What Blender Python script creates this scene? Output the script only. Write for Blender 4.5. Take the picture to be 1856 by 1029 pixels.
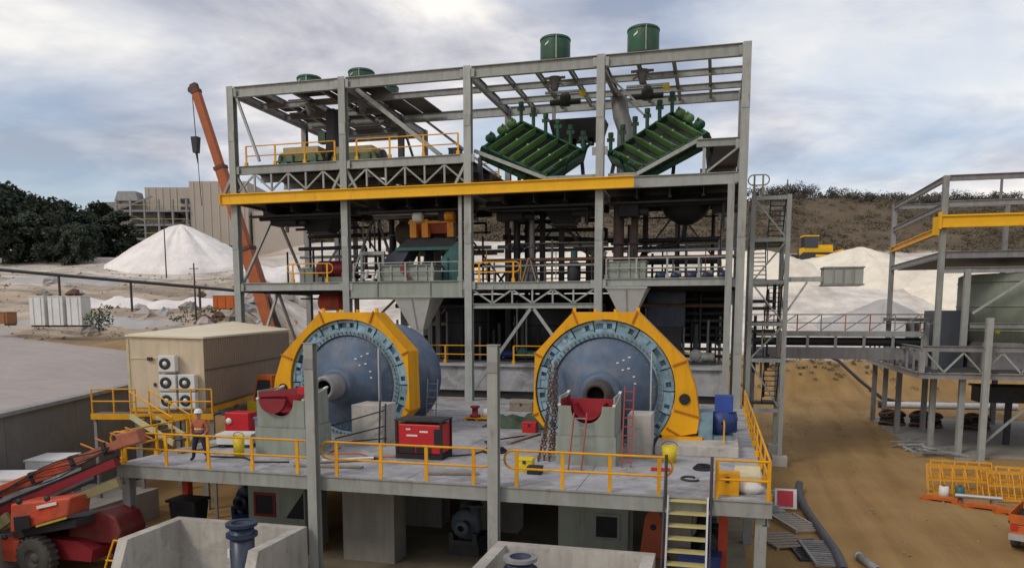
import bpy, math, random
from mathutils import Vector, Matrix, noise
R = math.radians
random.seed(7)
for o in list(bpy.data.objects): bpy.data.objects.remove(o)
scene = bpy.context.scene
C = scene.collection

# ------------------------------------------------------------------ camera
cam = bpy.data.cameras.new('camera'); camo = bpy.data.objects.new('camera', cam); C.objects.link(camo)
cam.sensor_fit = 'HORIZONTAL'; cam.sensor_width = 36; cam.lens = 26.96; cam.shift_y = 0.1158
cam.clip_start = 0.1; cam.clip_end = 5000
camo.location = (0, 0, 4.9); camo.rotation_euler = (R(83.5), 0, R(14.9))
scene.camera = camo

# ------------------------------------------------------------------ world: daylight under broken cloud
SUN_AZ, SUN_EL = 215.0, 42.0          # degrees clockwise from +Y: behind the camera, to its left
w = bpy.data.worlds.new('World'); scene.world = w; w.use_nodes = True
nt = w.node_tree; nt.nodes.clear()
def wn(t, **k):
    n = nt.nodes.new(t)
    for a, b in k.items(): setattr(n, a, b)
    return n
L = nt.links.new
out = wn('ShaderNodeOutputWorld'); bg = wn('ShaderNodeBackground'); bgc = wn('ShaderNodeBackground'); mixs = wn('ShaderNodeMixShader')
sky = wn('ShaderNodeTexSky', sky_type='NISHITA', sun_disc=False)
sky.sun_elevation = R(SUN_EL); sky.sun_rotation = R(SUN_AZ); sky.altitude = 100; sky.air_density = 1.0; sky.dust_density = 2.5; sky.ozone_density = 1.2
bg.inputs[1].default_value = 0.15
L(sky.outputs[0], bg.inputs[0])
tc = wn('ShaderNodeTexCoord'); sep = wn('ShaderNodeSeparateXYZ'); L(tc.outputs['Generated'], sep.inputs[0])
den = wn('ShaderNodeMath', operation='MAXIMUM'); L(sep.outputs[2], den.inputs[0]); den.inputs[1].default_value = 0.0
den2 = wn('ShaderNodeMath', operation='ADD'); L(den.outputs[0], den2.inputs[0]); den2.inputs[1].default_value = 0.16
dx = wn('ShaderNodeMath', operation='DIVIDE'); L(sep.outputs[0], dx.inputs[0]); L(den2.outputs[0], dx.inputs[1])
dy = wn('ShaderNodeMath', operation='DIVIDE'); L(sep.outputs[1], dy.inputs[0]); L(den2.outputs[0], dy.inputs[1])
cmb = wn('ShaderNodeCombineXYZ'); L(dx.outputs[0], cmb.inputs[0]); L(dy.outputs[0], cmb.inputs[1]); cmb.inputs[2].default_value = 3.1
n1 = wn('ShaderNodeTexNoise'); n1.inputs['Scale'].default_value = 0.62; n1.inputs['Detail'].default_value = 7; n1.inputs['Roughness'].default_value = 0.52; n1.inputs['Distortion'].default_value = 0.25
L(cmb.outputs[0], n1.inputs['Vector'])
r1 = wn('ShaderNodeValToRGB'); r1.color_ramp.elements[0].position = 0.42; r1.color_ramp.elements[1].position = 0.58; r1.color_ramp.elements[0].color = (0.3, 0.3, 0.3, 1)
L(n1.outputs[0], r1.inputs[0])
n2 = wn('ShaderNodeTexNoise'); n2.inputs['Scale'].default_value = 1.25; n2.inputs['Detail'].default_value = 8; n2.inputs['Roughness'].default_value = 0.55; n2.inputs['Distortion'].default_value = 0.4
off = wn('ShaderNodeVectorMath', operation='ADD'); L(cmb.outputs[0], off.inputs[0]); off.inputs[1].default_value = (4.3, 9.1, 2.0)
L(off.outputs[0], n2.inputs['Vector'])
r2 = wn('ShaderNodeValToRGB'); e = r2.color_ramp.elements
e[0].position = 0.38; e[0].color = (0.40, 0.415, 0.485, 1)
e[1].position = 0.60; e[1].color = (1.0, 0.965, 0.915, 1)
m_ = e.new(0.49); m_.color = (0.66, 0.655, 0.70, 1)
L(n2.outputs[0], r2.inputs[0]); L(r2.outputs[0], bgc.inputs[0]); bgc.inputs[1].default_value = 1.0
L(r1.outputs[0], mixs.inputs[0]); L(bg.outputs[0], mixs.inputs[1]); L(bgc.outputs[0], mixs.inputs[2]); L(mixs.outputs[0], out.inputs[0])

sun = bpy.data.lights.new('sun', 'SUN'); suno = bpy.data.objects.new('sun', sun); C.objects.link(suno)
sun.energy = 1.15; sun.angle = R(14); sun.color = (1.0, 0.94, 0.85)
saz, sel = R(SUN_AZ), R(SUN_EL)
sdir = Vector((math.sin(saz) * math.cos(sel), math.cos(saz) * math.cos(sel), math.sin(sel)))
suno.rotation_euler = sdir.to_track_quat('Z', 'Y').to_euler()
vs = scene.view_settings; vs.view_transform = 'Standard'; vs.look = 'None'; vs.exposure = 0.05; vs.gamma = 1; vs.use_curve_mapping = False
scene.render.engine = 'CYCLES'

# ------------------------------------------------------------------ materials
MATS = {}
def mat(name, col, rough=0.6, metal=0.0, var=0.12, scale=3.0, bump=0.0, bscale=30.0, dirt=None, dirt_amt=0.0, streak=False, spec=0.4, rust=0.0, stain=0.0, tone=0.0):
    if name in MATS: return MATS[name]
    m = bpy.data.materials.new(name); m.use_nodes = True; t = m.node_tree; N = t.nodes; K = t.links.new
    b = N['Principled BSDF']; b.inputs['Roughness'].default_value = rough; b.inputs['Metallic'].default_value = metal
    b.inputs['Specular IOR Level'].default_value = spec
    geo = N.new('ShaderNodeNewGeometry')
    no = N.new('ShaderNodeTexNoise'); no.inputs['Scale'].default_value = scale; no.inputs['Detail'].default_value = 6; no.inputs['Roughness'].default_value = 0.62
    K(geo.outputs['Position'], no.inputs['Vector'])
    rmp = N.new('ShaderNodeValToRGB'); c = col
    rmp.color_ramp.elements[0].position = 0.3; rmp.color_ramp.elements[0].color = (c[0]*(1-var), c[1]*(1-var), c[2]*(1-var), 1)
    rmp.color_ramp.elements[1].position = 0.7; rmp.color_ramp.elements[1].color = (min(1, c[0]*(1+var)), min(1, c[1]*(1+var)), min(1, c[2]*(1+var)), 1)
    K(no.outputs[0], rmp.inputs[0])
    last = rmp.outputs[0]
    if dirt_amt > 0:
        d = N.new('ShaderNodeTexNoise'); d.inputs['Detail'].default_value = 5; d.inputs['Roughness'].default_value = 0.6
        mp = N.new('ShaderNodeMapping'); mp.inputs['Scale'].default_value = (2.2, 2.2, 0.25) if streak else (0.9, 0.9, 0.9)
        K(geo.outputs['Position'], mp.inputs['Vector']); K(mp.outputs[0], d.inputs['Vector']); d.inputs['Scale'].default_value = 1.6
        rr = N.new('ShaderNodeValToRGB'); rr.color_ramp.elements[0].position = 0.45; rr.color_ramp.elements[1].position = 0.72
        K(d.outputs[0], rr.inputs[0])
        mu = N.new('ShaderNodeMath'); mu.operation = 'MULTIPLY'; K(rr.outputs[0], mu.inputs[0]); mu.inputs[1].default_value = dirt_amt
        mx = N.new('ShaderNodeMix'); mx.data_type = 'RGBA'; K(mu.outputs[0], mx.inputs[0]); K(last, mx.inputs[6]); mx.inputs[7].default_value = (*(dirt or (0.16, 0.12, 0.08)), 1)
        last = mx.outputs[2]
    def spots(sc, p0, p1, colr, amt, prev, st=None):
        d = N.new('ShaderNodeTexNoise'); d.inputs['Scale'].default_value = sc; d.inputs['Detail'].default_value = 7; d.inputs['Roughness'].default_value = 0.65
        mp = N.new('ShaderNodeMapping'); mp.inputs['Scale'].default_value = st or (1, 1, 1); mp.inputs['Location'].default_value = (3.7, 1.3, 8.1)
        K(geo.outputs['Position'], mp.inputs['Vector']); K(mp.outputs[0], d.inputs['Vector'])
        rr = N.new('ShaderNodeValToRGB'); rr.color_ramp.elements[0].position = p0; rr.color_ramp.elements[1].position = p1; K(d.outputs[0], rr.inputs[0])
        mu = N.new('ShaderNodeMath'); mu.operation = 'MULTIPLY'; K(rr.outputs[0], mu.inputs[0]); mu.inputs[1].default_value = amt
        mx = N.new('ShaderNodeMix'); mx.data_type = 'RGBA'; K(mu.outputs[0], mx.inputs[0]); K(prev, mx.inputs[6]); mx.inputs[7].default_value = (*colr, 1); return mx.outputs[2]
    if rust > 0: last = spots(3.0, 0.60, 0.70, (0.16, 0.07, 0.035), rust, last, (1, 1, 0.18)); last = spots(9.0, 0.66, 0.72, (0.13, 0.055, 0.03), rust, last)
    if stain > 0: last = spots(0.55, 0.53, 0.57, (c[0]*0.45, c[1]*0.43, c[2]*0.4), stain, last); last = spots(2.6, 0.60, 0.64, (c[0]*0.4, c[1]*0.37, c[2]*0.33), stain, last); last = spots(1.4, 0.62, 0.68, (min(1, c[0]*1.5), min(1, c[1]*1.48), min(1, c[2]*1.42)), stain*0.8, last)
    if tone > 0:
        oi = N.new('ShaderNodeObjectInfo'); mr = N.new('ShaderNodeMapRange'); mr.inputs[3].default_value = 1-tone; mr.inputs[4].default_value = 1+tone*0.7; K(oi.outputs['Random'], mr.inputs[0])
        hs_ = N.new('ShaderNodeHueSaturation'); K(mr.outputs[0], hs_.inputs['Value']); K(last, hs_.inputs['Color']); last = hs_.outputs[0]
    K(last, b.inputs['Base Color'])
    if bump > 0:
        bn = N.new('ShaderNodeTexNoise'); bn.inputs['Scale'].default_value = bscale; bn.inputs['Detail'].default_value = 4
        K(geo.outputs['Position'], bn.inputs['Vector'])
        bu = N.new('ShaderNodeBump'); bu.inputs['Strength'].default_value = bump; bu.inputs['Distance'].default_value = 0.05
        K(bn.outputs[0], bu.inputs['Height']); K(bu.outputs[0], b.inputs['Normal'])
    MATS[name] = m
    return m
STEEL = mat('galvanised_steel', (0.33, 0.345, 0.32), 0.55, 0.15, 0.1, 2.0, dirt=(0.2, 0.18, 0.15), dirt_amt=0.45, streak=True, rust=0.55, tone=0.16)
STEEL2 = mat('weathered_steel', (0.27, 0.265, 0.265), 0.55, 0.15, 0.12, 2.0, dirt=(0.15, 0.13, 0.11), dirt_amt=0.5, streak=True, rust=0.6, tone=0.2)
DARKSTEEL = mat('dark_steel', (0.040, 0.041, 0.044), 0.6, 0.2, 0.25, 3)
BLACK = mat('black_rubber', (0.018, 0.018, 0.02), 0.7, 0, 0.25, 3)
GRATE = mat('floor_grating', (0.085, 0.085, 0.088), 0.6, 0.3, 0.15, 4)
YEL = mat('safety_yellow', (0.74, 0.35, 0.012), 0.5, 0, 0.1, 3, dirt=(0.45, 0.18, 0.02), dirt_amt=0.45, spec=0.25, rust=0.4, tone=0.12)
YELBEAM = mat('crane_beam_yellow', (0.80, 0.44, 0.015), 0.5, 0, 0.06, 0.8, dirt=(0.62, 0.28, 0.02), dirt_amt=0.3, spec=0.25, rust=0.3)
GUARD = mat('guard_orange_yellow', (0.76, 0.36, 0.008), 0.48, 0, 0.08, 1.4, dirt=(0.5, 0.2, 0.015), dirt_amt=0.4, streak=True, spec=0.25, rust=0.4, tone=0.08)
BRIGHTYEL = mat('bright_yellow_plastic', (0.68, 0.5, 0.02), 0.5, 0, 0.08, 3)
BLUE = mat('mill_blue_paint', (0.078, 0.115, 0.175), 0.5, 0.05, 0.22, 1.3, dirt=(0.20, 0.20, 0.20), dirt_amt=0.55, rust=0.35)
LBLUE = mat('gear_pale_blue', (0.24, 0.38, 0.46), 0.5, 0.05, 0.3, 2.2, dirt=(0.13, 0.15, 0.15), dirt_amt=0.7, rust=0.35, tone=0.22)
DBLUE = mat('deep_blue_paint', (0.022, 0.045, 0.16), 0.5, 0, 0.2, 3)
NAVY = mat('navy_pipe_coating', (0.022, 0.038, 0.075), 0.35, 0, 0.25, 3, dirt=(0.12, 0.11, 0.1), dirt_amt=0.3)
GREEN = mat('machine_green', (0.022, 0.092, 0.05), 0.5, 0.05, 0.25, 2.5, dirt=(0.10, 0.10, 0.07), dirt_amt=0.5, tone=0.15)
LGREEN = mat('screen_panel_green', (0.13, 0.26, 0.09), 0.5, 0, 0.3, 2.5, dirt=(0.16, 0.16, 0.06), dirt_amt=0.5, tone=0.2)
TEAL = mat('teal_paint', (0.035, 0.12, 0.115), 0.5, 0, 0.2, 2.5)
SAGE = mat('sage_green_panel', (0.28, 0.31, 0.26), 0.6, 0, 0.07, 1.2, dirt=(0.17, 0.16, 0.13), dirt_amt=0.45, streak=True, rust=0.35, tone=0.06)
RED = mat('red_enamel', (0.5, 0.02, 0.025), 0.38, 0, 0.1, 3)
REDORANGE = mat('lift_red_orange', (0.56, 0.08, 0.035), 0.55, 0, 0.25, 3, dirt=(0.20, 0.105, 0.07), dirt_amt=0.75)
DRED = mat('dark_red_paint', (0.22, 0.018, 0.025), 0.5, 0, 0.15, 2)
ORANGE = mat('orange_paint', (0.52, 0.115, 0.012), 0.5, 0, 0.14, 2, dirt=(0.22, 0.08, 0.03), dirt_amt=0.4)
CONC = mat('deck_concrete', (0.38, 0.375, 0.385), 0.8, 0, 0.13, 0.9, bump=0.2, bscale=14, dirt=(0.19, 0.18, 0.17), dirt_amt=0.6, stain=0.5, tone=0.06)
CONC2 = mat('cast_concrete', (0.47, 0.44, 0.39), 0.85, 0, 0.1, 1.1, bump=0.2, bscale=10, dirt=(0.25, 0.23, 0.2), dirt_amt=0.5, streak=True, stain=0.3, tone=0.06)
CONC3 = mat('dusty_concrete_pier', (0.27, 0.245, 0.21), 0.85, 0, 0.14, 1.1, bump=0.2, bscale=10, dirt=(0.17, 0.15, 0.12), dirt_amt=0.5, streak=True)
CREAM = mat('cream_cladding', (0.62, 0.50, 0.345), 0.55, 0, 0.05, 1.2, dirt=(0.36, 0.31, 0.22), dirt_amt=0.45, streak=True, rust=0.15)
CREAM_SHADED = mat('shaded_cream_cladding', (0.31, 0.235, 0.175), 0.55, 0, 0.06, 1.2)  # cabin side away from the sun: its shade is put into a darker colour
WHITE = mat('off_white_enamel', (0.70, 0.69, 0.65), 0.45, 0, 0.06, 3, dirt=(0.45, 0.42, 0.36), dirt_amt=0.3)
BEIGE = mat('beige_sheet_cladding', (0.42, 0.36, 0.30), 0.6, 0, 0.06, 0.3)
ALU = mat('aluminium', (0.52, 0.53, 0.54), 0.4, 0.6, 0.08, 4)
BROWNM = mat('rusty_brown_steel', (0.115, 0.06, 0.04), 0.75, 0.1, 0.3, 3)
PILE = mat('white_mineral_stockpile', (0.80, 0.745, 0.705), 0.95, 0, 0.10, 0.35, bump=0.7, bscale=2.2, stain=0.14)
PILE2 = mat('cream_mineral_stockpile', (0.80, 0.72, 0.59), 0.95, 0, 0.1, 0.35, bump=0.7, bscale=2.2, stain=0.16)
PILE3 = mat('grey_gravel_heap', (0.40, 0.38, 0.365), 0.9, 0, 0.12, 0.5, bump=0.35, bscale=3)
GRAVEL = mat('pale_gravel', (0.41, 0.355, 0.325), 0.9, 0, 0.08, 0.4, bump=0.4, bscale=6, dirt=(0.29, 0.265, 0.23), dirt_amt=0.4)
LEAF = mat('dark_leaves', (0.028, 0.040, 0.022), 0.7, 0, 0.5, 0.6)
LEAF2 = mat('olive_scrub_leaves', (0.115, 0.088, 0.055), 0.8, 0, 0.35, 0.12)
BARK = mat('bark', (0.10, 0.075, 0.055), 0.85, 0, 0.2, 4)
SKIN = mat('skin', (0.42, 0.25, 0.18), 0.6, 0, 0.05, 5)
HIVIS = mat('hi_vis_orange_cloth', (0.38, 0.11, 0.045), 0.8, 0, 0.12, 8)
NAVYCLOTH = mat('navy_cloth', (0.025, 0.027, 0.05), 0.85, 0, 0.2, 8)
GLASS = mat('dark_glass', (0.03, 0.035, 0.045), 0.1, 0, 0.1, 2, spec=0.7)
TYRE = mat('dusty_tyre_rubber', (0.075, 0.068, 0.06), 0.9, 0, 0.25, 5)
LIME = mat('lime_reflective', (0.42, 0.62, 0.05), 0.6, 0, 0.1, 5)
WOOD = mat('grey_timber', (0.26, 0.21, 0.16), 0.85, 0, 0.2, 6)

# ------------------------------------------------------------------ mesh builder
class MB:
    def __init__(s): s.v = []; s.f = []; s.mi = []; s.cur = 0; s.sm = []; s.smooth = False
    def add(s, vs, fs):
        n = len(s.v); s.v += [Vector(p) for p in vs]
        for f in fs: s.f.append([n + i for i in f]); s.mi.append(s.cur); s.sm.append(s.smooth)
        return s
    def box(s, a, b):
        x0, y0, z0 = a; x1, y1, z1 = b
        return s.add([(x0,y0,z0),(x1,y0,z0),(x1,y1,z0),(x0,y1,z0),(x0,y0,z1),(x1,y0,z1),(x1,y1,z1),(x0,y1,z1)],
                     [(0,3,2,1),(4,5,6,7),(0,1,5,4),(1,2,6,5),(2,3,7,6),(3,0,4,7)])
    def hexa(s, lo, hi):      # bottom 4 points, top 4 points
        return s.add(list(lo) + list(hi), [(0,3,2,1),(4,5,6,7),(0,1,5,4),(1,2,6,5),(2,3,7,6),(3,0,4,7)])
    def frame(s, p, q, up=(0,0,1)):
        p = Vector(p); q = Vector(q); d = (q - p).normalized(); up = Vector(up)
        if abs(d.dot(up)) > 0.95: up = Vector((0,1,0))
        sx = d.cross(up).normalized(); uz = sx.cross(d).normalized()
        return p, q, sx, uz
    def beam(s, p, q, w, h, up=(0,0,1), ox=0, oz=0):   # rectangular bar, w across, h along 'up'
        p, q, sx, uz = s.frame(p, q, up)
        c = sx * ox + uz * oz; a = sx * (w / 2); b = uz * (h / 2)
        return s.hexa([p+c-a-b, p+c+a-b, q+c+a-b, q+c-a-b], [p+c-a+b, p+c+a+b, q+c+a+b, q+c-a+b])
    def ibeam(s, p, q, w, h, t=0.03, up=(0,0,1)):
        s.beam(p, q, w, t, up, 0, h/2 - t/2); s.beam(p, q, w, t, up, 0, -h/2 + t/2)
        return s.beam(p, q, t, h - 2*t, up)
    def tube(s, p, q, r, n=8, r2=None, cap=True):
        r2 = r if r2 is None else r2
        p, q, sx, uz = s.frame(p, q)
        sm = s.smooth; s.smooth = True; k = len(s.v); vs = []
        for c, rr in ((p, r), (q, r2)):
            for i in range(n):
                a = 2*math.pi*i/n; vs.append(c + sx*(rr*math.cos(a)) + uz*(rr*math.sin(a)))
        s.add(vs, [(i, (i+1) % n, n + (i+1) % n, n + i) for i in range(n)])
        s.smooth = False
        if cap: s.add(vs[:n], [tuple(range(n-1, -1, -1))]); s.add(vs[n:], [tuple(range(n))])
        s.smooth = sm
        return s
    def path(s, pts, r, n=6, closed=False):
        pts = [Vector(p) for p in pts]; m = len(pts); vs = []; sm = s.smooth; s.smooth = True
        for i, p in enumerate(pts):
            a = pts[i-1] if (i > 0 or closed) else p; b = pts[(i+1) % m] if (i < m-1 or closed) else p
            d = (b - a).normalized(); up = Vector((0,0,1)) if abs(d.z) < 0.9 else Vector((0,1,0))
            sx = d.cross(up).normalized(); uz = sx.cross(d).normalized()
            for k in range(n):
                t = 2*math.pi*k/n; vs.append(p + sx*(r*math.cos(t)) + uz*(r*math.sin(t)))
        fs = []
        for i in range(m if closed else m-1):
            j = (i+1) % m
            for k in range(n): fs.append((i*n+k, i*n+(k+1) % n, j*n+(k+1) % n, j*n+k))
        s.add(vs, fs); s.smooth = sm
        return s
    def lathe(s, prof, c, axis=(0,0,1), n=24, a0=0, a1=2*math.pi, smooth=True):  # prof: (radius, along)
        c = Vector(c); ax = Vector(axis).normalized(); up = Vector((0,0,1)) if abs(ax.z) < 0.9 else Vector((1,0,0))
        sx = ax.cross(up).normalized(); uz = sx.cross(ax).normalized()
        full = abs(a1 - a0 - 2*math.pi) < 1e-4; cols = n if full else n+1; vs = []
        for r, al in prof:
            for i in range(cols):
                a = a0 + (a1-a0)*i/n; vs.append(c + ax*al + sx*(r*math.cos(a)) + uz*(r*math.sin(a)))
        fs = []
        for j in range(len(prof)-1):
            for i in range(n):
                i2 = (i+1) % cols; fs.append((j*cols+i, j*cols+i2, (j+1)*cols+i2, (j+1)*cols+i))
        sm = s.smooth; s.smooth = smooth; s.add(vs, fs); s.smooth = sm
        return s
    def prism(s, poly, y0, y1):       # polygon in XZ, extruded along Y
        n = len(poly)
        vs = [(x, y0, z) for x, z in poly] + [(x, y1, z) for x, z in poly]
        fs = [tuple(range(n)), tuple(range(2*n-1, n-1, -1))] + [(i, n+i, n+(i+1) % n, (i+1) % n) for i in range(n)]
        return s.add(vs, fs)
    def prismx(s, poly, x0, x1):      # polygon in YZ, extruded along X
        n = len(poly)
        vs = [(x0, y, z) for y, z in poly] + [(x1, y, z) for y, z in poly]
        fs = [tuple(range(n-1, -1, -1)), tuple(range(n, 2*n))] + [(i, (i+1) % n, n+(i+1) % n, n+i) for i in range(n)]
        return s.add(vs, fs)
    def mesh(s, name, mats, inv=None):
        me = bpy.data.meshes.new(name)
        me.from_pydata([tuple(inv @ p) if inv is not None else tuple(p) for p in s.v], [], s.f)
        for m in (mats if isinstance(mats, (list, tuple)) else [mats]): me.materials.append(m)
        me.polygons.foreach_set('material_index', s.mi); me.polygons.foreach_set('use_smooth', s.sm)
        me.validate(); me.update()
        import bmesh
        bm = bmesh.new(); bm.from_mesh(me); bmesh.ops.recalc_face_normals(bm, faces=bm.faces); bm.to_mesh(me); bm.free()
        return me

def tag(o, label=None, cat=None, group=None, kind=None):
    if label: o['label'] = label
    if cat: o['category'] = cat
    if group: o['group'] = group
    if kind: o['kind'] = kind
    return o
def thing(name, label, cat, loc=(0,0,0), rz=0.0, group=None):
    o = bpy.data.objects.new(name, None); C.objects.link(o); o.location = loc; o.rotation_euler = (0, 0, rz)
    o.empty_display_size = 0.2
    o['_m'] = [x for r in (Matrix.Translation(loc) @ Matrix.Rotation(rz, 4, 'Z')).inverted() for x in r]
    return tag(o, label, cat, group)
def inv_of(root):
    m = root['_m']; return Matrix([m[0:4], m[4:8], m[8:12], m[12:16]])
def part(root, name, mb, m, parent=None, local=False, label=None):   # mesh given in world (or local) coordinates of the thing
    me = mb.mesh(name, m, None if local else inv_of(root))
    o = bpy.data.objects.new(name, me); C.objects.link(o); o.parent = parent or root
    if label: o['label'] = label
    return o
def solo(name, mb, m, label=None, cat=None, group=None, kind=None):
    xs = [p.x for p in mb.v]; ys = [p.y for p in mb.v]; zs = [p.z for p in mb.v]
    c = Vector(((min(xs)+max(xs))/2, (min(ys)+max(ys))/2, min(zs)))
    o = bpy.data.objects.new(name, mb.mesh(name, m, Matrix.Translation(-c))); C.objects.link(o); o.location = c
    return tag(o, label, cat, group, kind)
def bevel(o, wd=0.02, seg=2):
    b = o.modifiers.new('bevel', 'BEVEL'); b.width = wd; b.segments = seg; b.limit_method = 'ANGLE'; return o
def B(a, b): return MB().box(a, b)
def lerp(a, b, t): return Vector(a).lerp(Vector(b), t)
def clone(root, loc=None, rz=None):
    c = root.copy(); C.objects.link(c)
    if loc is not None: c.location = loc
    if rz is not None: c.rotation_euler = (0, 0, rz)
    def kids(a, b):
        for ch in [o for o in bpy.data.objects if o.parent == a]:
            k = ch.copy(); C.objects.link(k); k.parent = b; kids(ch, k)
    kids(root, c)
    return c
G = -3.5     # yard level; the mill deck is z = 0

# ------------------------------------------------------------------ terrain
ya = R(14.9); FX, FY = -math.sin(ya), math.cos(ya)
def us(x, y): return x*FX + y*FY, x*FY - y*FX
def pl(pts, t):
    if t <= pts[0][0]: return pts[0][1]
    for (a, b), (c, d) in zip(pts, pts[1:]):
        if t <= c:
            k = (t-a)/(c-a); k = k*k*(3-2*k)*0.5 + k*0.5; return b + (d-b)*k
    return pts[-1][1]
def sst(a, b, x): x = max(0, min(1, (x-a)/(b-a))); return x*x*(3-2*x)
PL = [(0,G),(42,G),(54,1.2),(60,3.0),(80,5.4),(100,9.6),(130,14.6),(180,17),(420,20),(3000,24)]
PC = [(0,G),(76,G),(84,-0.6),(98,3.0),(112,7.5),(150,19.0),(190,29),(260,34),(420,34),(3000,36)]
PR = [(0,G),(79,G),(84,-0.9),(88,-0.2),(98,1.2),(150,16.8),(192,33),(240,35),(420,35),(3000,36)]
def nz(x, y, s, seed=0.0): return noise.noise(Vector((x*s, y*s, seed)))
def ground_h(x, y):
    u, s = us(x, y)
    if u < 30: return G + 0.03*nz(x, y, 0.25)
    t = s/max(u, 1)
    wl = 1 - sst(-0.36, -0.24, t); wr = sst(0.12, 0.36, t)
    h = PL_(u)*wl + PR_(u)*wr + PC_(u)*(1-wl-wr)
    k = sst(74, 95, u) if t > -0.24 else sst(52, 64, u)
    h += k*(0.5*nz(x, y, 0.09, 1) + 0.22*nz(x, y, 0.3, 2)) + sst(140, 200, u)*2.2*nz(x, y, 0.03, 5)
    return h + 0.03*nz(x, y, 0.25)
def rut(x, y):
    if not (1.9 < x < 15.6 and 22 < y < 82): return 0.0, 0.0
    dz = 0.0; rr = 0.0
    for k, (x0, sl, amp) in enumerate(((4.9,0.075,0.5),(6.75,0.075,0.5),(7.6,0.05,0.9),(9.4,0.05,0.9),(5.6,0.11,0.3),(7.4,0.11,0.3))):
        xc = x0 + sl*(y-27) + amp*math.sin(y*0.09+k*0.5) - 0.5*amp; d = abs(x-xc)
        if d < 0.9: m = 0.55+0.45*nz(x, y, 0.25, 40+k); dz += (-0.075*math.exp(-(d/0.24)**2) + 0.04*math.exp(-((d-0.48)/0.2)**2))*m; rr += math.exp(-(d/0.3)**2)*m
    return dz, min(1, rr)
def PL_(u): return pl(PL, u)
def PC_(u): return pl(PC, u)
def PR_(u): return pl(PR, u)
def axis(lo, hi, st, far):
    a = [lo + st*i for i in range(int((hi-lo)/st)+1)]; s = st; x = hi; e_ = []
    while x < far: s *= 1.5; x += s; e_.append(x)
    s = st; x = lo; b = []
    while x > -far: s *= 1.5; x -= s; b.append(x)
    return b[::-1] + a + e_
AX = axis(-150, 110, 1.6, 2600); AX = sorted(set([x for x in AX if not (2.0 < x < 15.5)] + [2.0+0.3*i for i in range(46)])); AY = axis(-20, 250, 1.6, 2600)
vs_ = []; cols = []
for y in AY:
    for x in AX:
        rz_, rw2 = rut(x, y); h = ground_h(x, y) + rz_; vs_.append((x, y, h))
        u, s = us(x, y); t = s/max(u, 1) if u > 1 else 0
        jit = 5*nz(x, y, 0.05, 3) + 2.5*nz(x, y, 0.2, 4)
        left = 1 - sst(-0.36, -0.22, t)
        wr_ = sst(88, 92, u+jit*0.5) * (1 - sst(149, 154, u+jit*0.8))
        wl_ = sst(86, 100, u+jit) * (1 - sst(128, 150, u+jit)) * 0.8
        white = wr_*(1-left) + wl_*left
        scrub = sst(148, 156, u+jit*0.8)
        # pale quarry waste showing through the brown on the left
        if left > 0: white = max(white, left*0.38*sst(56, 66, u)*(1-scrub), left*0.85*sst(0.0, 0.35, nz(x, y, 0.06, 9) + 0.5*nz(x, y, 0.35, 11))*sst(62, 74, u)*(1-scrub))
        wet = max(0.0, nz(x, y, 0.11, 6) + 0.5*nz(x, y, 0.5, 8)) + 0.45*rw2
        cols.append((white, scrub, wet, 0.85*left*sst(54, 62, u)*(1-scrub)))
nx = len(AX); fs_ = [(j*nx+i, j*nx+i+1, (j+1)*nx+i+1, (j+1)*nx+i) for j in range(len(AY)-1) for i in range(nx-1)]
me = bpy.data.meshes.new('ground'); me.from_pydata(vs_, [], fs_); me.polygons.foreach_set('use_smooth', [True]*len(fs_))
ca = me.color_attributes.new('zone', 'FLOAT_COLOR', 'POINT'); ca.data.foreach_set('color', [c for q in cols for c in q])
gm = bpy.data.materials.new('site_earth'); gm.use_nodes = True; t_ = gm.node_tree; N = t_.nodes; K = t_.links.new
b_ = N['Principled BSDF']; b_.inputs['Roughness'].default_value = 0.95; b_.inputs['Specular IOR Level'].default_value = 0.15
att = N.new('ShaderNodeVertexColor'); att.layer_name = 'zone'; sp_ = N.new('ShaderNodeSeparateColor'); K(att.outputs[0], sp_.inputs[0])
geo = N.new('ShaderNodeNewGeometry')
def nnoise(sc, det=6, ro=0.6, stretch=None):
    n = N.new('ShaderNodeTexNoise'); n.inputs['Scale'].default_value = sc; n.inputs['Detail'].default_value = det; n.inputs['Roughness'].default_value = ro
    if stretch:
        mp = N.new('ShaderNodeMapping'); mp.inputs['Scale'].default_value = stretch; mp.inputs['Rotation'].default_value = (0, 0, R(-12)); K(geo.outputs['Position'], mp.inputs['Vector']); K(mp.outputs[0], n.inputs['Vector'])
    else: K(geo.outputs['Position'], n.inputs['Vector'])
    return n
def ramp(src, c0, c1, p0=0.3, p1=0.7):
    r = N.new('ShaderNodeValToRGB'); r.color_ramp.elements[0].position = p0; r.color_ramp.elements[0].color = (*c0, 1)
    r.color_ramp.elements[1].position = p1; r.color_ramp.elements[1].color = (*c1, 1); K(src, r.inputs[0]); return r.outputs[0]
def mixc(f, a, b):
    m = N.new('ShaderNodeMix'); m.data_type = 'RGBA'; K(f, m.inputs[0]); K(a, m.inputs[6]); K(b, m.inputs[7]); return m.outputs[2]
sand = ramp(nnoise(0.16, 8, 0.65).outputs[0], (0.235, 0.145, 0.058), (0.38, 0.25, 0.115), 0.35, 0.68)
track = ramp(nnoise(0.5, 7, 0.6, (1.6, 0.1, 1)).outputs[0], (0.23, 0.13, 0.045), (0.39, 0.245, 0.10), 0.36, 0.66)
mm = N.new('ShaderNodeMix'); mm.data_type = 'RGBA'; mm.inputs[0].default_value = 0.5; K(sand, mm.inputs[6]); K(track, mm.inputs[7]); sand = mm.outputs[2]
stones = ramp(nnoise(4.5, 3, 0.5).outputs[0], (0, 0, 0), (0.5, 0.5, 0.5), 0.64, 0.74)
pale = ramp(nnoise(1.7).outputs[0], (0.25, 0.20, 0.14), (0.30, 0.25, 0.18))
sand = mixc(stones, sand, pale)
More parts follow.
